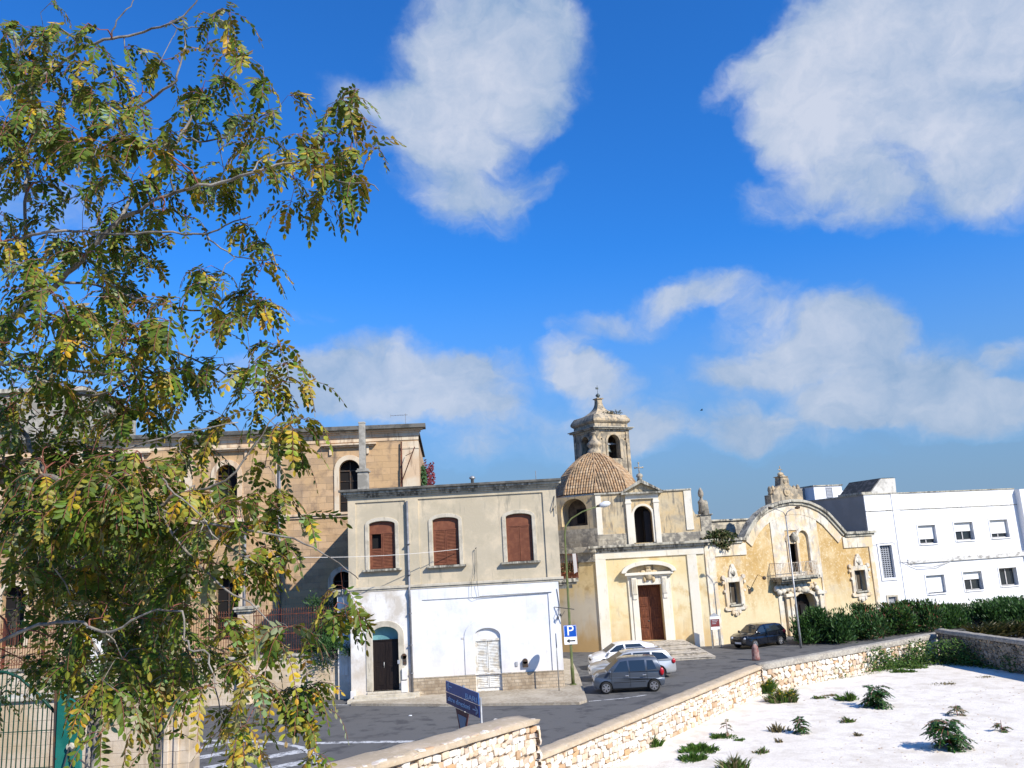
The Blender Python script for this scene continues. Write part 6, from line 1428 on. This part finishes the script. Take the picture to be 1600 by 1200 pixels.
s0 = L3(891, 991); off3 = Vector((b0.x, b0.y, .12)); cxs = s0.x
t = thing('parking_sign', 'blue parking sign above a small white arrow plate, on the green lamp post', 'road sign', (cxs, yl-.09, 0))
zt, zm_, zb_s = L3(891, 976.5).z, L3(891, 995.5).z, L3(891, 1006.5).z; w_ = 9.6*yl/FPX
MB().box(-w_, w_, -.012, .012, zm_+.015, zt).build('blue_plate', 'sign_blue', t, bevel=.004)
MB().box(-w_, w_, -.014, .010, zb_s, zm_).box(-w_, w_, -.016, -.013, zm_+.0, zm_+.025).build('arrow_plate', 'sign_white', t, bevel=.004)
MB().box(-w_+.01, w_-.01, -.017, -.013, zt-.035, zt-.02).box(-w_+.01, -w_+.025, -.017, -.013, zm_+.03, zt-.02).box(w_-.025, w_-.01, -.017, -.013, zm_+.03, zt-.02).build('border', 'sign_white', t)
text('P', .72, t, 'sign_white', (0, -.018, (zt+zm_)/2+.01), sx=1.1)
za_ = (zb_s+zm_)/2
MB().prism([(-.24, za_), (-.06, za_+.11), (-.06, za_+.035), (.24, za_+.035), (.24, za_-.035), (-.06, za_-.035), (-.06, za_-.11)], -.019, -.013).build('arrow', 'sign_black', t)
MB().box(-.05, .05, 0, .1, zm_+.1, zm_+.15).box(-.05, .05, 0, .1, zt-.15, zt-.1).build('bracket', 'galv', t)
# slim post with an edge-on disc
b1 = AT(874.5, 1092, HY-1.15); b1.z = .12; t = thing('sign_post', 'slim post with a round sign seen edge-on in front of the plinth', 'road sign', b1)
zt = AT(871, 990, b1.y).z-.12
MB().tube([(0, 0, 0), (0, 0, zt)], .028, 8).build('post', 'galv', t, True)
MB().tube([(.0, -.02, zt-.32), (.03, -.02, zt-.32)], .36, 24).build('disc', 'sign_grey', t)
# double street lamp in the hedge
b2 = G(1252, 1013); yl2 = b2.y
t = thing('street_lamp', 'grey double-armed street lamp rising in front of the convent portal', 'street lamp', b2)
j = AT(1227.6, 806, yl2)-b2
mb = MB().tube([(0, 0, 0), (0, 0, 1.4), tuple(j*.999)], [.085, .06, .042], 10)
for (pts, yy) in (([(1227.6, 806), (1224, 800), (1217, 797), (1206, 794)], 0), ([(1227.6, 806), (1230, 800), (1236, 796), (1246, 793.5)], 0)):
    mb.tube([tuple(AT(px, py, yl2)-b2) for px, py in pts], .03, 6)
mb.build('pole', 'galv', t, True)
for (a, c) in (((1207, 794), (1200, 793.5)), ((1242, 794), (1250, 792))):
    p, q = AT(*a, yl2)-b2, AT(*c, yl2)-b2; MB().tube([tuple(p), tuple(p.lerp(q, .4)), tuple(p.lerp(q, .9)), tuple(q)], [.05, .10, .09, .03], 8).build('lamp_head', 'iron', t, True)
# information board
b3 = G(1121, 1012.5); t = thing('information_board', 'small dark red information board on two legs at the corner of church and convent', 'sign board', b3, R(10))
kx = b3.y/FPX; z0 = AT(1119, 979, b3.y).z; z1 = AT(1119, 967, b3.y).z; zt = AT(1118, 957.5, b3.y).z
MB().box(-.36, -.31, -.03, .03, 0, z1).build('leg', 'galv', t); MB().box(.27, .32, -.03, .03, 0, z1).build('leg', 'galv', t)
MB().box(-.30, .30, -.04, .0, z0-.0, z1).build('panel', 'sign_red', t); MB().box(-.34, .30, -.045, .02, z0-.18, z0-.02).box(-.34, .34, -.045, .02, z1, z1+.16).build('white_strip', 'sign_white', t)
MB().prism([(-.36, z1+.16), (.36, z1+.16), (.22, z1+.28), (.0, zt), (-.22, z1+.28)], -.04, .02).build('top', 'sign_grey', t)
mb = MB()
for k in range(3): mb.box(-.22, .22-.08*k, -.046, -.041, z1-.10-k*.11, z1-.06-k*.11)
mb.build('text_lines', 'sign_grey', t)
# red-brown bollard by the bend of the wall
b4 = G(1181.5, 1031.5); t = thing('bollard', 'stubby weathered reddish post standing behind the bend of the wall', 'bollard', b4); hh = AT(1180.5, 1006, b4.y).z
MB().lathe([(.24, 0), (.25, .1), (.22, hh*.3), (.23, hh*.55), (.18, hh*.72), (.20, hh*.78), (.12, hh*.92), (.03, hh)], 0, 0, 10).build('shaft', 'old_red', t, True)
# direction signs with give-way triangle seen over the parapet
yS = 18.4
def signmap():
    # sign plane passes through the right edge, receding to the left
    o = AT(748.5, 1100, yS); return Fac(o.x, o.y, -67)
FS = signmap(); ul = FS.u_(697.5, 1080)
g0 = G(*(723, 1100), 0)
t = FS.thing('direction_sign', 'two blue arrow plates with white lettering on a post above a give-way triangle', 'road sign')
def plate(pts, m, nm): return MB().prism([FS.P(*p) for p in pts], -.012, .012).build(nm, m, t)
pA = [(698, 1081.5), (748.5, 1101.5), (748, 1084), (698, 1063)]; pB = [(697, 1098.5), (749.2, 1121), (749, 1103), (697.3, 1082.3)]
ztA = (FS.z_(698, 1063)+FS.z_(748, 1084))/2; zbA = (FS.z_(698, 1081.5)+FS.z_(748.5, 1101.5))/2; zbB = (FS.z_(697, 1098.5)+FS.z_(749.2, 1121))/2
hA = ztA-zbA
pa = MB().box(ul, 0, -.012, .012, zbA+.008, ztA).build('plate', 'sign_blue_sheen', t, bevel=.003); pb = MB().box(ul, 0, -.012, .012, zbB, zbA-.008).build('plate', 'sign_navy', t, bevel=.003)
W_ = -ul
text('BARI', hA*.62, pa, 'sign_white', (-W_*.03-hA*.0, -.014, (ztA+zbA)/2-hA*.16), align='RIGHT', sx=W_/hA/5.2*1.4)
text('altre direzioni', hA*.62, pb, 'sign_white', (ul+W_*.41, -.014, (zbA+zbB)/2), sx=W_*.78/(hA*.62*6.3))
def arrow(par, x, z, s, d):
    q = .35*W_*.0+hA*.34; ws = W_/hA/4
    mb = MB().box(min(x, x+d*hA*.6*ws), max(x, x+d*hA*.6*ws), -.016, -.012, z-hA*.035, z+hA*.035)
    tipx = x+d*hA*.62*ws
    for s_ in (-1, 1): mb.add([(tipx, -.016, z+s_*.0+.03), (tipx-d*hA*.3*ws, -.016, z+s_*hA*.28+.02), (tipx-d*hA*.3*ws, -.016, z+s_*hA*.28-.03), (tipx, -.016, z-.03)], [(0, 1, 2, 3), (3, 2, 1, 0)])
    mb.build('arrow', 'sign_white', par)
arrow(pa, ul+W_*.20, (ztA+zbA)/2+hA*.12, 1, -1); arrow(pb, -W_*.17, (zbA+zbB)/2, 1, 1)
MB().tube([(ul*.5, .05, .0), (ul*.5, .05, ztA+.02)], .03, 8).build('post', 'galv', t, True)
MB().tube([(-.03, .05, .0), (-.03, .05, ztA-.1)], .025, 8).build('post', 'galv', t, True)
zt = zbB-.02; m_ = ul*.5; s_ = .44
MB().prism([(m_-s_, zt), (m_+s_, zt), (m_, zt-.80)][::-1], -.012, .0).build('give_way_rim', 'sign_red', t); MB().prism([(m_-s_*.66, zt-.10), (m_+s_*.66, zt-.10), (m_, zt-.62)][::-1], -.016, -.011).build('give_way_face', 'sign_grey', t)
# litter on the road, a small white stone post by the wall foot
mb = MB()
for px, py in ((641, 1118), (465, 1093), (602, 1101), (805, 1100), (566, 1102)): q = G(px, py, .02); mb.ellipsoid(q, (.09, .05, .025), 6, 3, .3)
o = mb.build('litter', 'sign_white', None); o['kind'] = 'stuff'; o['label'] = 'scraps of white litter on the road'; o['category'] = 'litter'
q = G(552, 1093, .1); t = thing('kerb_stone', 'little white marker stone at the left end of the door step', 'marker stone', q); MB().box(-.14, .14, -.1, .1, 0, .42).build('stone', 'white_wash', t, bevel=.04)
# service cable strung from the left to the house
a = AT(380, 868, 40); b = Vector((FC.o.x+AT(716, 858, HY).x, HY-.02, AT(716, 858, HY).z)); t = thing('overhead_cable', 'pale overhead cable running from the tree to the front of the house', 'cable', b)
MB().tube([tuple((a-b)*f+Vector((0, 0, -.9*f*(1-f)*1.0))) for f in [i/16 for i in range(17)]], .016, 4).build('wire', 'cable_pale', t)
# bird
q = AT(1096, 641, 90); mb = MB().ellipsoid((0, 0, 0), (.16, .06, .05), 8, 5).add([(-.05, 0, .05), (.15, 0, .05), (.05, .3, .12), (.0, .3, .12)], [(0, 1, 2, 3)]).add([(-.05, 0, .05), (.15, 0, .05), (.05, -.3, .12), (.0, -.3, .12)], [(0, 1, 2, 3)])
o = mb.build('bird', 'void', None); o.location = q; tag(o, 'tiny dark bird flying in the sky right of the bell tower', 'bird')

# ================================================================== left foreground: bank, wall, gate, trees
poly_sheet('garden_bank', [(-18, 7.3), (-5.4, 7.3), (-4.6, 12.6), (-18, 13)], 3.8, 'earth', 3.8)
FQ = Fac(AT(297, 1150, 24).x, 24, 0)
t = FQ.thing('roadside_wall', 'tall sunlit wall of big limestone blocks at the lower left, ending in a white pier', 'wall')
zq = FQ.z_(240, 1078)
MB().box(-9, -.95, .1, .6, 0, zq-.12).build('wall', 'ashlar_pale', t); MB().box(-9, -.85, .0, .7, zq-.12, zq).build('coping', 'trim_stone', t, bevel=.03)
MB().box(-.93, .0, -.02, .75, 0, FQ.z_(270, 1103)).box(-.70, -.56, -.08, -.02, 0, FQ.z_(270, 1110)).box(-.42, -.28, -.08, -.02, 0, FQ.z_(270, 1110)).build('pier', 'ashlar_pale', t, bevel=.02)
# green gate leaf
yg = 10.; FGn = Fac(0, yg, 0)
g = lambda px, py: FGn.P(px, py)
t = thing('gate_panel', 'dark green sheet-metal gate panel with a slanted top at the bottom left', 'gate', (0, yg, 0))
A_, B_, C_, D_ = g(91, 1078), g(127, 1106), g(124.5, 1200), g(85.5, 1200)
lowz = 3.8
def down(p, q): f = (lowz-p[1])/(q[1]-p[1]); return (p[0]+(q[0]-p[0])*f, lowz)
MB().prism([down(A_, D_), down(B_, C_), B_, A_], 0, .05).build('sheet', 'green_paint', t, bevel=.008)
pz = [down(g(83, 1080), g(80, 1200)), down(A_, D_), A_, g(83.5, 1076)]
MB().prism(pz, .02, .12).build('post', 'iron', t, bevel=.01)
q = g(111.5, 1166); MB().tube([(q[0], -.04, q[1]), (q[0], .0, q[1])], .04, 14).build('latch', 'trim_stone', t)
MB().tube([(q[0], -.04, q[1]), (g(125, 1178)[0], -.1, g(125, 1178)[1]), (g(158, 1203)[0], -.12, g(158, 1203)[1])], .009, 5).tube([(q[0], -.05, q[1]), (g(103, 1200)[0], -.06, g(103, 1200)[1])], .008, 5).build('cable', 'cable', t)
t = thing('wire_fence', 'green barred metal fence with a descending curved top rail, bottom left corner', 'fence', (0, yg+.1, 0)); mb = MB()
topl_ = [(-70, 1048), (0, 1052), (22, 1060), (40, 1076), (60, 1096), (80, 1117)]
tp = [g(*p) for p in topl_]
mb.tube([(p[0], 0, p[1]) for p in tp], .018, 6)
mb.build('rail', 'green_wire', t, True); mb = MB(); x = tp[0][0]
while x < tp[-1][0]:
    for i in range(len(tp)-1):
        if tp[i][0] <= x <= tp[i+1][0]: z = tp[i][1]+(tp[i+1][1]-tp[i][1])*(x-tp[i][0])/(tp[i+1][0]-tp[i][0]); break
    mb.tube([(x, 0, lowz), (x, 0, z+.03)], .007, 4); x += .055
z = 4.1
while z < 5.6: mb.tube([(tp[0][0], 0, z), (tp[-1][0], 0, z)], .006, 4) if z < tp[-1][1] else None; z += .4
mb.build('bars', 'green_wire', t)
# slim dark post
b0 = AT(243, 1210, 12.2); tp0 = AT(252, 1085, 12.2); t = thing('wooden_post', 'dark slightly leaning wooden post in front of the white pier', 'post', (b0.x, b0.y, 3.8))
d_ = tp0-b0; base = b0+d_*((3.8-b0.z)/d_.z); t.location = base
MB().tube([(0, 0, 0), tuple(tp0-base)], [.065, .05], 10).build('shaft', 'dark_bark', t, True)
# young dark tree with a forked pale trunk
LG = [(.035, .070, .012), (.05, .09, .014), (.022, .045, .010), (.075, .11, .018), (.11, .12, .02)]
def px_tree(trunks, clumps, yb, label, ground, cols, nleaf, ll, name='young_tree', bark='bark', squash=1.):
    t0 = AT(trunks[0][0][0], trunks[0][0][1], yb); base = Vector((t0.x, yb, ground)); t = thing(name, label, 'tree', base); tm = MB(); lm = MB()
    for tr in trunks:
        pts = [AT(p[0], p[1], yb+(p[3] if len(p) > 3 else 0))-base for p in tr]; rs = [p[2]*yb/FPX/2 for p in tr]
        if pts[0].z > .3: pts = [Vector((pts[0].x, pts[0].y, 0))]+pts; rs = [rs[0]*1.1]+rs
        tm.tube([tuple(p) for p in pts], rs, 8)
    for (cx, cy, rx, ry, n) in clumps:
        c = AT(cx, cy, yb)-base; k = yb/FPX; root = AT(trunks[0][-1][0], trunks[0][-1][1], yb)-base
        tm.tube([tuple(root), tuple(root.lerp(c, .5)+Vector((0, rnd.uniform(-.3, .3), .15))), tuple(c)], [.028, .018, .006], 5)
        for _ in range(int(n*1.6)):
            v = Vector((rnd.gauss(0, .5), rnd.gauss(0, .5), rnd.gauss(0, .5)))
            p = c+Vector((v.x*rx*k, v.y*(rx+ry)*.5*k, v.z*ry*k)); d = Vector((rnd.gauss(0, 1), rnd.gauss(0, 1), rnd.gauss(-.2, .4)))
            pinnate(lm, p, d, ll*5, 5, ll, cols, 1.2, .46)
    tm.build('trunk', bark, t, True); lm.build('crown', 'leaf', t)
    return t
px_tree([[(136, 1215, 9), (140, 1150, 9), (146, 1100, 9), (155, 1060, 7), (170, 1010, 6), (190, 950, 4)], [(146, 1215, 10), (152, 1130, 10), (162, 1085, 9), (160, 1030, 6), (130, 980, 4), (110, 930, 3)]],
        [(95, 900, 70, 60, 70), (150, 870, 80, 60, 90), (225, 905, 70, 65, 80), (110, 1020, 60, 35, 34), (160, 1050, 80, 28, 50), (225, 1010, 70, 55, 80), (265, 960, 50, 60, 55), (60, 850, 60, 50, 40), (200, 830, 80, 50, 60), (225, 1065, 60, 30, 42), (275, 1040, 40, 40, 40), (160, 770, 90, 50, 60)],
        12.0, 'young tree with forked pale trunk and dark dense foliage, behind the big yellowing tree', 3.8, LG, 1, .088)

# ---- the big tree
LF = [(.085, .13, .014), (.11, .155, .017), (.048, .085, .012), (.165, .185, .02), (.21, .20, .022)]
YF = [(.34, .27, .025), (.47, .32, .025), (.27, .26, .03), (.33, .30, .08)]
PF = [(.26, .28, .14), (.20, .24, .10)]
BR = [
 [(-190, 1392, 62, 5.1), (-172, 1150, 50, 5.0), (-150, 900, 42, 4.9), (-112, 700, 34, 4.8), (-66, 570, 22, 4.6), (0, 515, 13, 4.5), (45, 476, 12, 4.4), (93, 441, 10, 4.3), (130, 405, 9, 4.25), (175, 354, 8, 4.2), (198, 337, 8, 4.2), (227, 323, 6, 4.1), (262, 306, 6, 4.1), (300, 294, 6, 4.0), (345, 285, 5.5, 4.0), (395, 270, 5, 3.9), (445, 255, 4, 3.9), (478, 247, 3.5, 3.85), (503, 266, 2.6, 3.8), (532, 284, 2.4, 3.8), (575, 286, 2, 3.75), (592, 298, 1.5, 3.75)],
 [(478, 247, 3, 3.85), (492, 222, 2.5, 3.85), (505, 200, 2, 3.8), (512, 182, 1.6, 3.8)],
 [(-150, 900, 26, 4.9), (-100, 620, 18, 5.0), (-60, 400, 14, 5.1), (0, 265, 9, 5.0), (30, 242, 8, 5.0), (72, 230, 7, 5.0), (112, 225, 6, 4.9), (175, 197, 5, 4.8), (225, 162, 5, 4.8), (270, 132, 4, 4.7), (278, 112, 3.5, 4.7), (290, 72, 2.5, 4.7)],
 [(175, 354, 6, 4.2), (205, 310, 6, 4.4), (228, 296, 6, 4.4), (256, 262, 5.5, 4.5), (275, 225, 5, 4.5), (290, 200, 4.5, 4.5), (320, 160, 3.5, 4.5), (345, 135, 3, 4.5), (368, 112, 2, 4.5)],
 [(284, 212, 3.5, 4.5), (310, 222, 3, 4.4), (357, 215, 3, 4.3), (380, 203, 2.5, 4.3), (400, 187, 2.2, 4.3), (430, 172, 1.6, 4.2)],
 [(-60, 400, 10, 5.1), (-20, 190, 8, 4.7), (12, 148, 8, 4.6), (45, 130, 7, 4.6), (100, 95, 5, 4.6), (150, 68, 5, 4.5), (185, 58, 4.5, 4.5), (225, 50, 4, 4.5), (262, 38, 3.5, 4.4), (287, 25, 3, 4.4), (310, -3, 2.2, 4.4)],
 [(262, 38, 2.5, 4.4), (290, 46, 2, 4.4), (318, 40, 1.6, 4.4)],
 [(175, 57, 3, 4.5), (182, 32, 2.4, 4.5), (205, 10, 1.8, 4.5), (212, -10, 1.5, 4.5)],
 [(52, 467, 6, 4.4), (43, 413, 6, 4.5), (40, 357, 5.5, 4.6), (42, 300, 5, 4.6), (43, 262, 5, 4.7), (20, 228, 4, 4.7), (3, 195, 3, 4.7)],
 [(43, 262, 3.5, 4.7), (62, 235, 3, 4.8), (80, 205, 2.2, 4.8), (98, 160, 1.8, 4.8)],
 [(-66, 560, 9, 4.6), (-20, 400, 5, 4.3), (30, 374, 5, 4.2), (75, 362, 5, 4.1), (118, 362, 4.5, 4.1), (160, 365, 4, 4.1), (210, 366, 4, 4.0), (270, 362, 3.5, 4.0), (322, 366, 3.2, 4.0), (352, 352, 2.5, 4.0), (392, 338, 2, 3.95)],
 [(322, 366, 2.8, 4.0), (345, 388, 2.4, 3.95), (372, 402, 2, 3.95), (405, 407, 2, 3.9), (440, 400, 1.5, 3.9)],
 [(-100, 640, 16, 4.8), (-40, 590, 9, 4.4), (5, 568, 7, 4.2), (60, 578, 5, 4.1), (120, 580, 4.5, 4.0), (170, 585, 4, 4.0), (215, 572, 3, 4.0)],
 [(20, 572, 5, 4.2), (80, 600, 4.5, 4.2), (140, 618, 4, 4.2), (190, 600, 3, 4.1), (250, 560, 2, 4.1)],
 [(93, 441, 5, 4.3), (150, 445, 4, 4.5), (220, 470, 3.6, 4.5), (280, 482, 3.2, 4.5), (340, 490, 2.5, 4.5), (395, 500, 2, 4.5)],
 [(45, 476, 5, 4.4), (150, 520, 4.5, 4.6), (230, 540, 4, 4.6), (300, 560, 3.2, 4.5), (360, 590, 2.4, 4.5), (392, 612, 1.8, 4.4)],
 [(-150, 900, 24, 4.9), (-80, 780, 16, 4.5), (0, 752, 10, 4.2), (42, 750, 9, 4.1), (82, 745, 9, 4.0), (125, 770, 8, 3.95), (185, 780, 7, 3.9), (240, 790, 6, 3.9), (287, 770, 5, 3.85), (337, 757, 4, 3.8), (380, 720, 3, 3.8), (420, 660, 2.2, 3.8), (445, 625, 1.6, 3.8)],
 [(-80, 700, 10, 4.6), (5, 640, 8, 4.3), (30, 668, 7.5, 4.2), (56, 712, 7, 4.1), (72, 744, 7, 4.05)],
 [(240, 790, 4.5, 3.9), (300, 812, 4, 3.8), (385, 828, 3.5, 3.7), (440, 838, 3, 3.65), (490, 855, 2.4, 3.6), (530, 880, 2, 3.6), (560, 905, 1.4, 3.6)],
 [(165, 715, 3, 3.9), (200, 725, 3.4, 3.8), (235, 732, 3.4, 3.75), (262, 760, 3, 3.7), (300, 792, 2.5, 3.7), (350, 850, 2.2, 3.7), (400, 880, 1.8, 3.7)],
 [(125, 770, 4, 3.95), (165, 720, 3.5, 3.9), (230, 690, 3, 3.9), (310, 672, 2.5, 3.9), (372, 660, 2, 3.9)],
 [(-150, 1000, 18, 4.9), (-60, 1010, 9, 4.5), (0, 1002, 6, 4.3), (45, 982, 5.5, 4.2), (90, 972, 5, 4.1), (130, 972, 4.5, 4.1), (175, 987, 4, 4.0), (225, 960, 3, 3.9), (285, 955, 3, 3.8), (287, 1000, 3, 3.8), (303, 1018, 3, 3.75), (327, 1023, 2.8, 3.75), (336, 1075, 2.2, 3.7), (350, 1130, 1.6, 3.7)],
 [(240, 790, 4, 3.9), (290, 860, 4, 3.9), (330, 900, 3.6, 3.85), (365, 930, 3, 3.8), (400, 950, 2.2, 3.75), (430, 985, 1.6, 3.7)],
 [(56, 712, 4, 4.1), (35, 800, 3, 4.1), (70, 870, 2.5, 4.0), (110, 930, 2, 4.0)],
]
GRID = """2210113100000
6643112310000
7755214420000
7765334333530
6666434536741
5444344544540
4333432122510
4466431121100
4467423432000
3456544530000
4556635620000
5557644640000
5557653363000
6667543465000
6788654144000
6789865440000
7789866664200
5789866665300
4678864643110
3255864672700
3454875875000
1356764085000
0012513806000
0001102703000"""
def big_tree():
    base = AT(-190, 1392, 5.1); base = Vector((base.x, base.y, 5.3))
    t = thing('tree', 'large tree with drooping green and yellow feathered leaves filling the left of the picture', 'tree', base)
    tm = MB(); nodes = []
    for b in BR:
        P_ = [AT(x, y, d) for x, y, w, d in b]; W_ = [w*d/FPX/2 for x, y, w, d in b]
        pts = []; rs = []
        for i in range(len(P_)-1):
            p0 = P_[max(i-1, 0)]; p1 = P_[i]; p2 = P_[i+1]; p3 = P_[min(i+2, len(P_)-1)]
            for k in range(3):
                u = k/3; q = .5*((2*p1)+(p2-p0)*u+(2*p0-5*p1+4*p2-p3)*u*u+(-p0+3*p1-3*p2+p3)*u**3); w = W_[i]*(1-u)+W_[i+1]*u
                if k: q += Vector((rnd.gauss(0, 1), rnd.gauss(0, 1), rnd.gauss(0, 1)))*.006
                pts.append(q); rs.append(w)
        pts.append(P_[-1]); rs.append(W_[-1])
        tm.tube([tuple(p-base) for p in pts], rs, 8)
        nodes += [(p, r) for p, r in zip(pts, rs) if r < .03]
    # twigs growing towards every part of the crown that carries leaves
    seeds = []
    for j, row in enumerate(GRID.split()):
        for i, ch in enumerate(row):
            v = int(ch); n = (v/6)**1.35*2.45*(1.6 if (j > 13 and i < 6) else .78 if (j > 13 and i > 5) else 1.45 if (j < 12 and i < 7) else 1.15); n = int(n)+(rnd.random() < n-int(n))
            for _ in range(n):
                px = 50*i+rnd.uniform(0, 50); py = 50*j+rnd.uniform(-14, 36)
                d = 4.25+.55*noise.noise(Vector((px/140, py/140, 3)))*2+rnd.uniform(-.35, .35)
                if px > 380: d = min(d, 4.1)
                seeds.append(AT(px, py, max(3.3, d)))
        if row[0] != '0':
            for _ in range(3): seeds.append(AT(rnd.uniform(-160, 0), 50*j+rnd.uniform(0, 50), 4.5+rnd.uniform(-.6, .6)))
    tree_nodes = [(p, None) for p, r in nodes]; import mathutils.kdtree as kd
    K = kd.KDTree(len(nodes))
    for i, (p, r) in enumerate(nodes): K.insert(p, i)
    K.balance(); seeds.sort(key=lambda p: K.find(p)[2])
    pos = [p for p, r in nodes]; rad = [r for p, r in nodes]; lm = MB(); tw = MB()
    grid = {}
    def key(p): return (int(p.x//.4), int(p.y//.4), int(p.z//.4))
    for i, p in enumerate(pos): grid.setdefault(key(p), []).append(i)
    for s in seeds:
        k = key(s); best = None; bd = 9
        for R_ in (1, 2, 3):
            for dx in range(-R_, R_+1):
                for dy in range(-R_, R_+1):
                    for dz in range(-R_, R_+1):
                        for i in grid.get((k[0]+dx, k[1]+dy, k[2]+dz), ()):
                            q = (pos[i]-s).length*(1+.25*max(0, (pos[i].z-s.z)))
                            if q < bd: bd = q; best = i
            if best is not None: break
        if best is None: continue
        a = pos[best]; r0 = min(rad[best]*.8, .006); mid = a.lerp(s, .5)+Vector((rnd.gauss(0, .02), rnd.gauss(0, .02), .10*(s-a).length+.01))
        m1 = a.lerp(mid, .5)+Vector((rnd.gauss(0, .01), rnd.gauss(0, .01), rnd.gauss(.012, .01)))
        (tm if rnd.random() < .55 else tw).tube([tuple(a-base), tuple(m1-base), tuple(mid-base), tuple(s-base)], [r0, r0*.85, r0*.7, .0022], 4, False)
        for q, rr in ((mid, r0*.7), (s, .003)): pos.append(q); rad.append(rr); grid.setdefault(key(q), []).append(len(pos)-1)
        yel = rnd.random(); nl = rnd.choice((3, 4, 5, 6))
        # more yellow low down on the outer side of the crown
        sx = s.x/s.y*1293+800; sy = 900-(s.z-CAMH)/s.y*1293
        py_ = .16+(.18 if sx > 330 else 0)+(.10 if sy > 650 and sx > 300 else 0)-(.08 if sx < 300 and sy > 800 else 0)
        fdir = (s-mid); fdir = Vector((fdir.x, fdir.y, 0)).normalized() if fdir.length > .01 else Vector((1, 0, 0))
        if sx > 430: fdir = fdir*.3
        for q in range(nl):
            a_ = rnd.uniform(0, 2*math.pi); d = (fdir*.7+Vector((math.cos(a_), math.sin(a_), rnd.uniform(-.7, .5)))).normalized()
            pal = YF if rnd.random() < py_ else (PF if rnd.random() < .12 else LF)
            if rnd.random() < .35: pal = pal[:2]+LF[:2]
            ks = .98 if sy < 560 else 1.; L_ = rnd.uniform(.13, .25)*ks; n_ = rnd.choice((5, 6, 7, 7, 8))
            pts = pinnate(lm, s.lerp(mid, rnd.uniform(0, .35))-base, d, L_, n_, rnd.uniform(.034, .055)*ks, pal, rnd.uniform(1.3, 3.4), rnd.uniform(.45, .62), rnd.uniform(-.8, .8))
            tw.tube([tuple(p) for p in pts], .0014, 3, False)
    tm.build('trunk', 'bark', t, True); tw.build('twigs', 'red_twig', t, True); lm.build('crown', 'leaf', t)
    print('TREE leaves', len(lm.f), 'seeds', len(seeds))
big_tree()
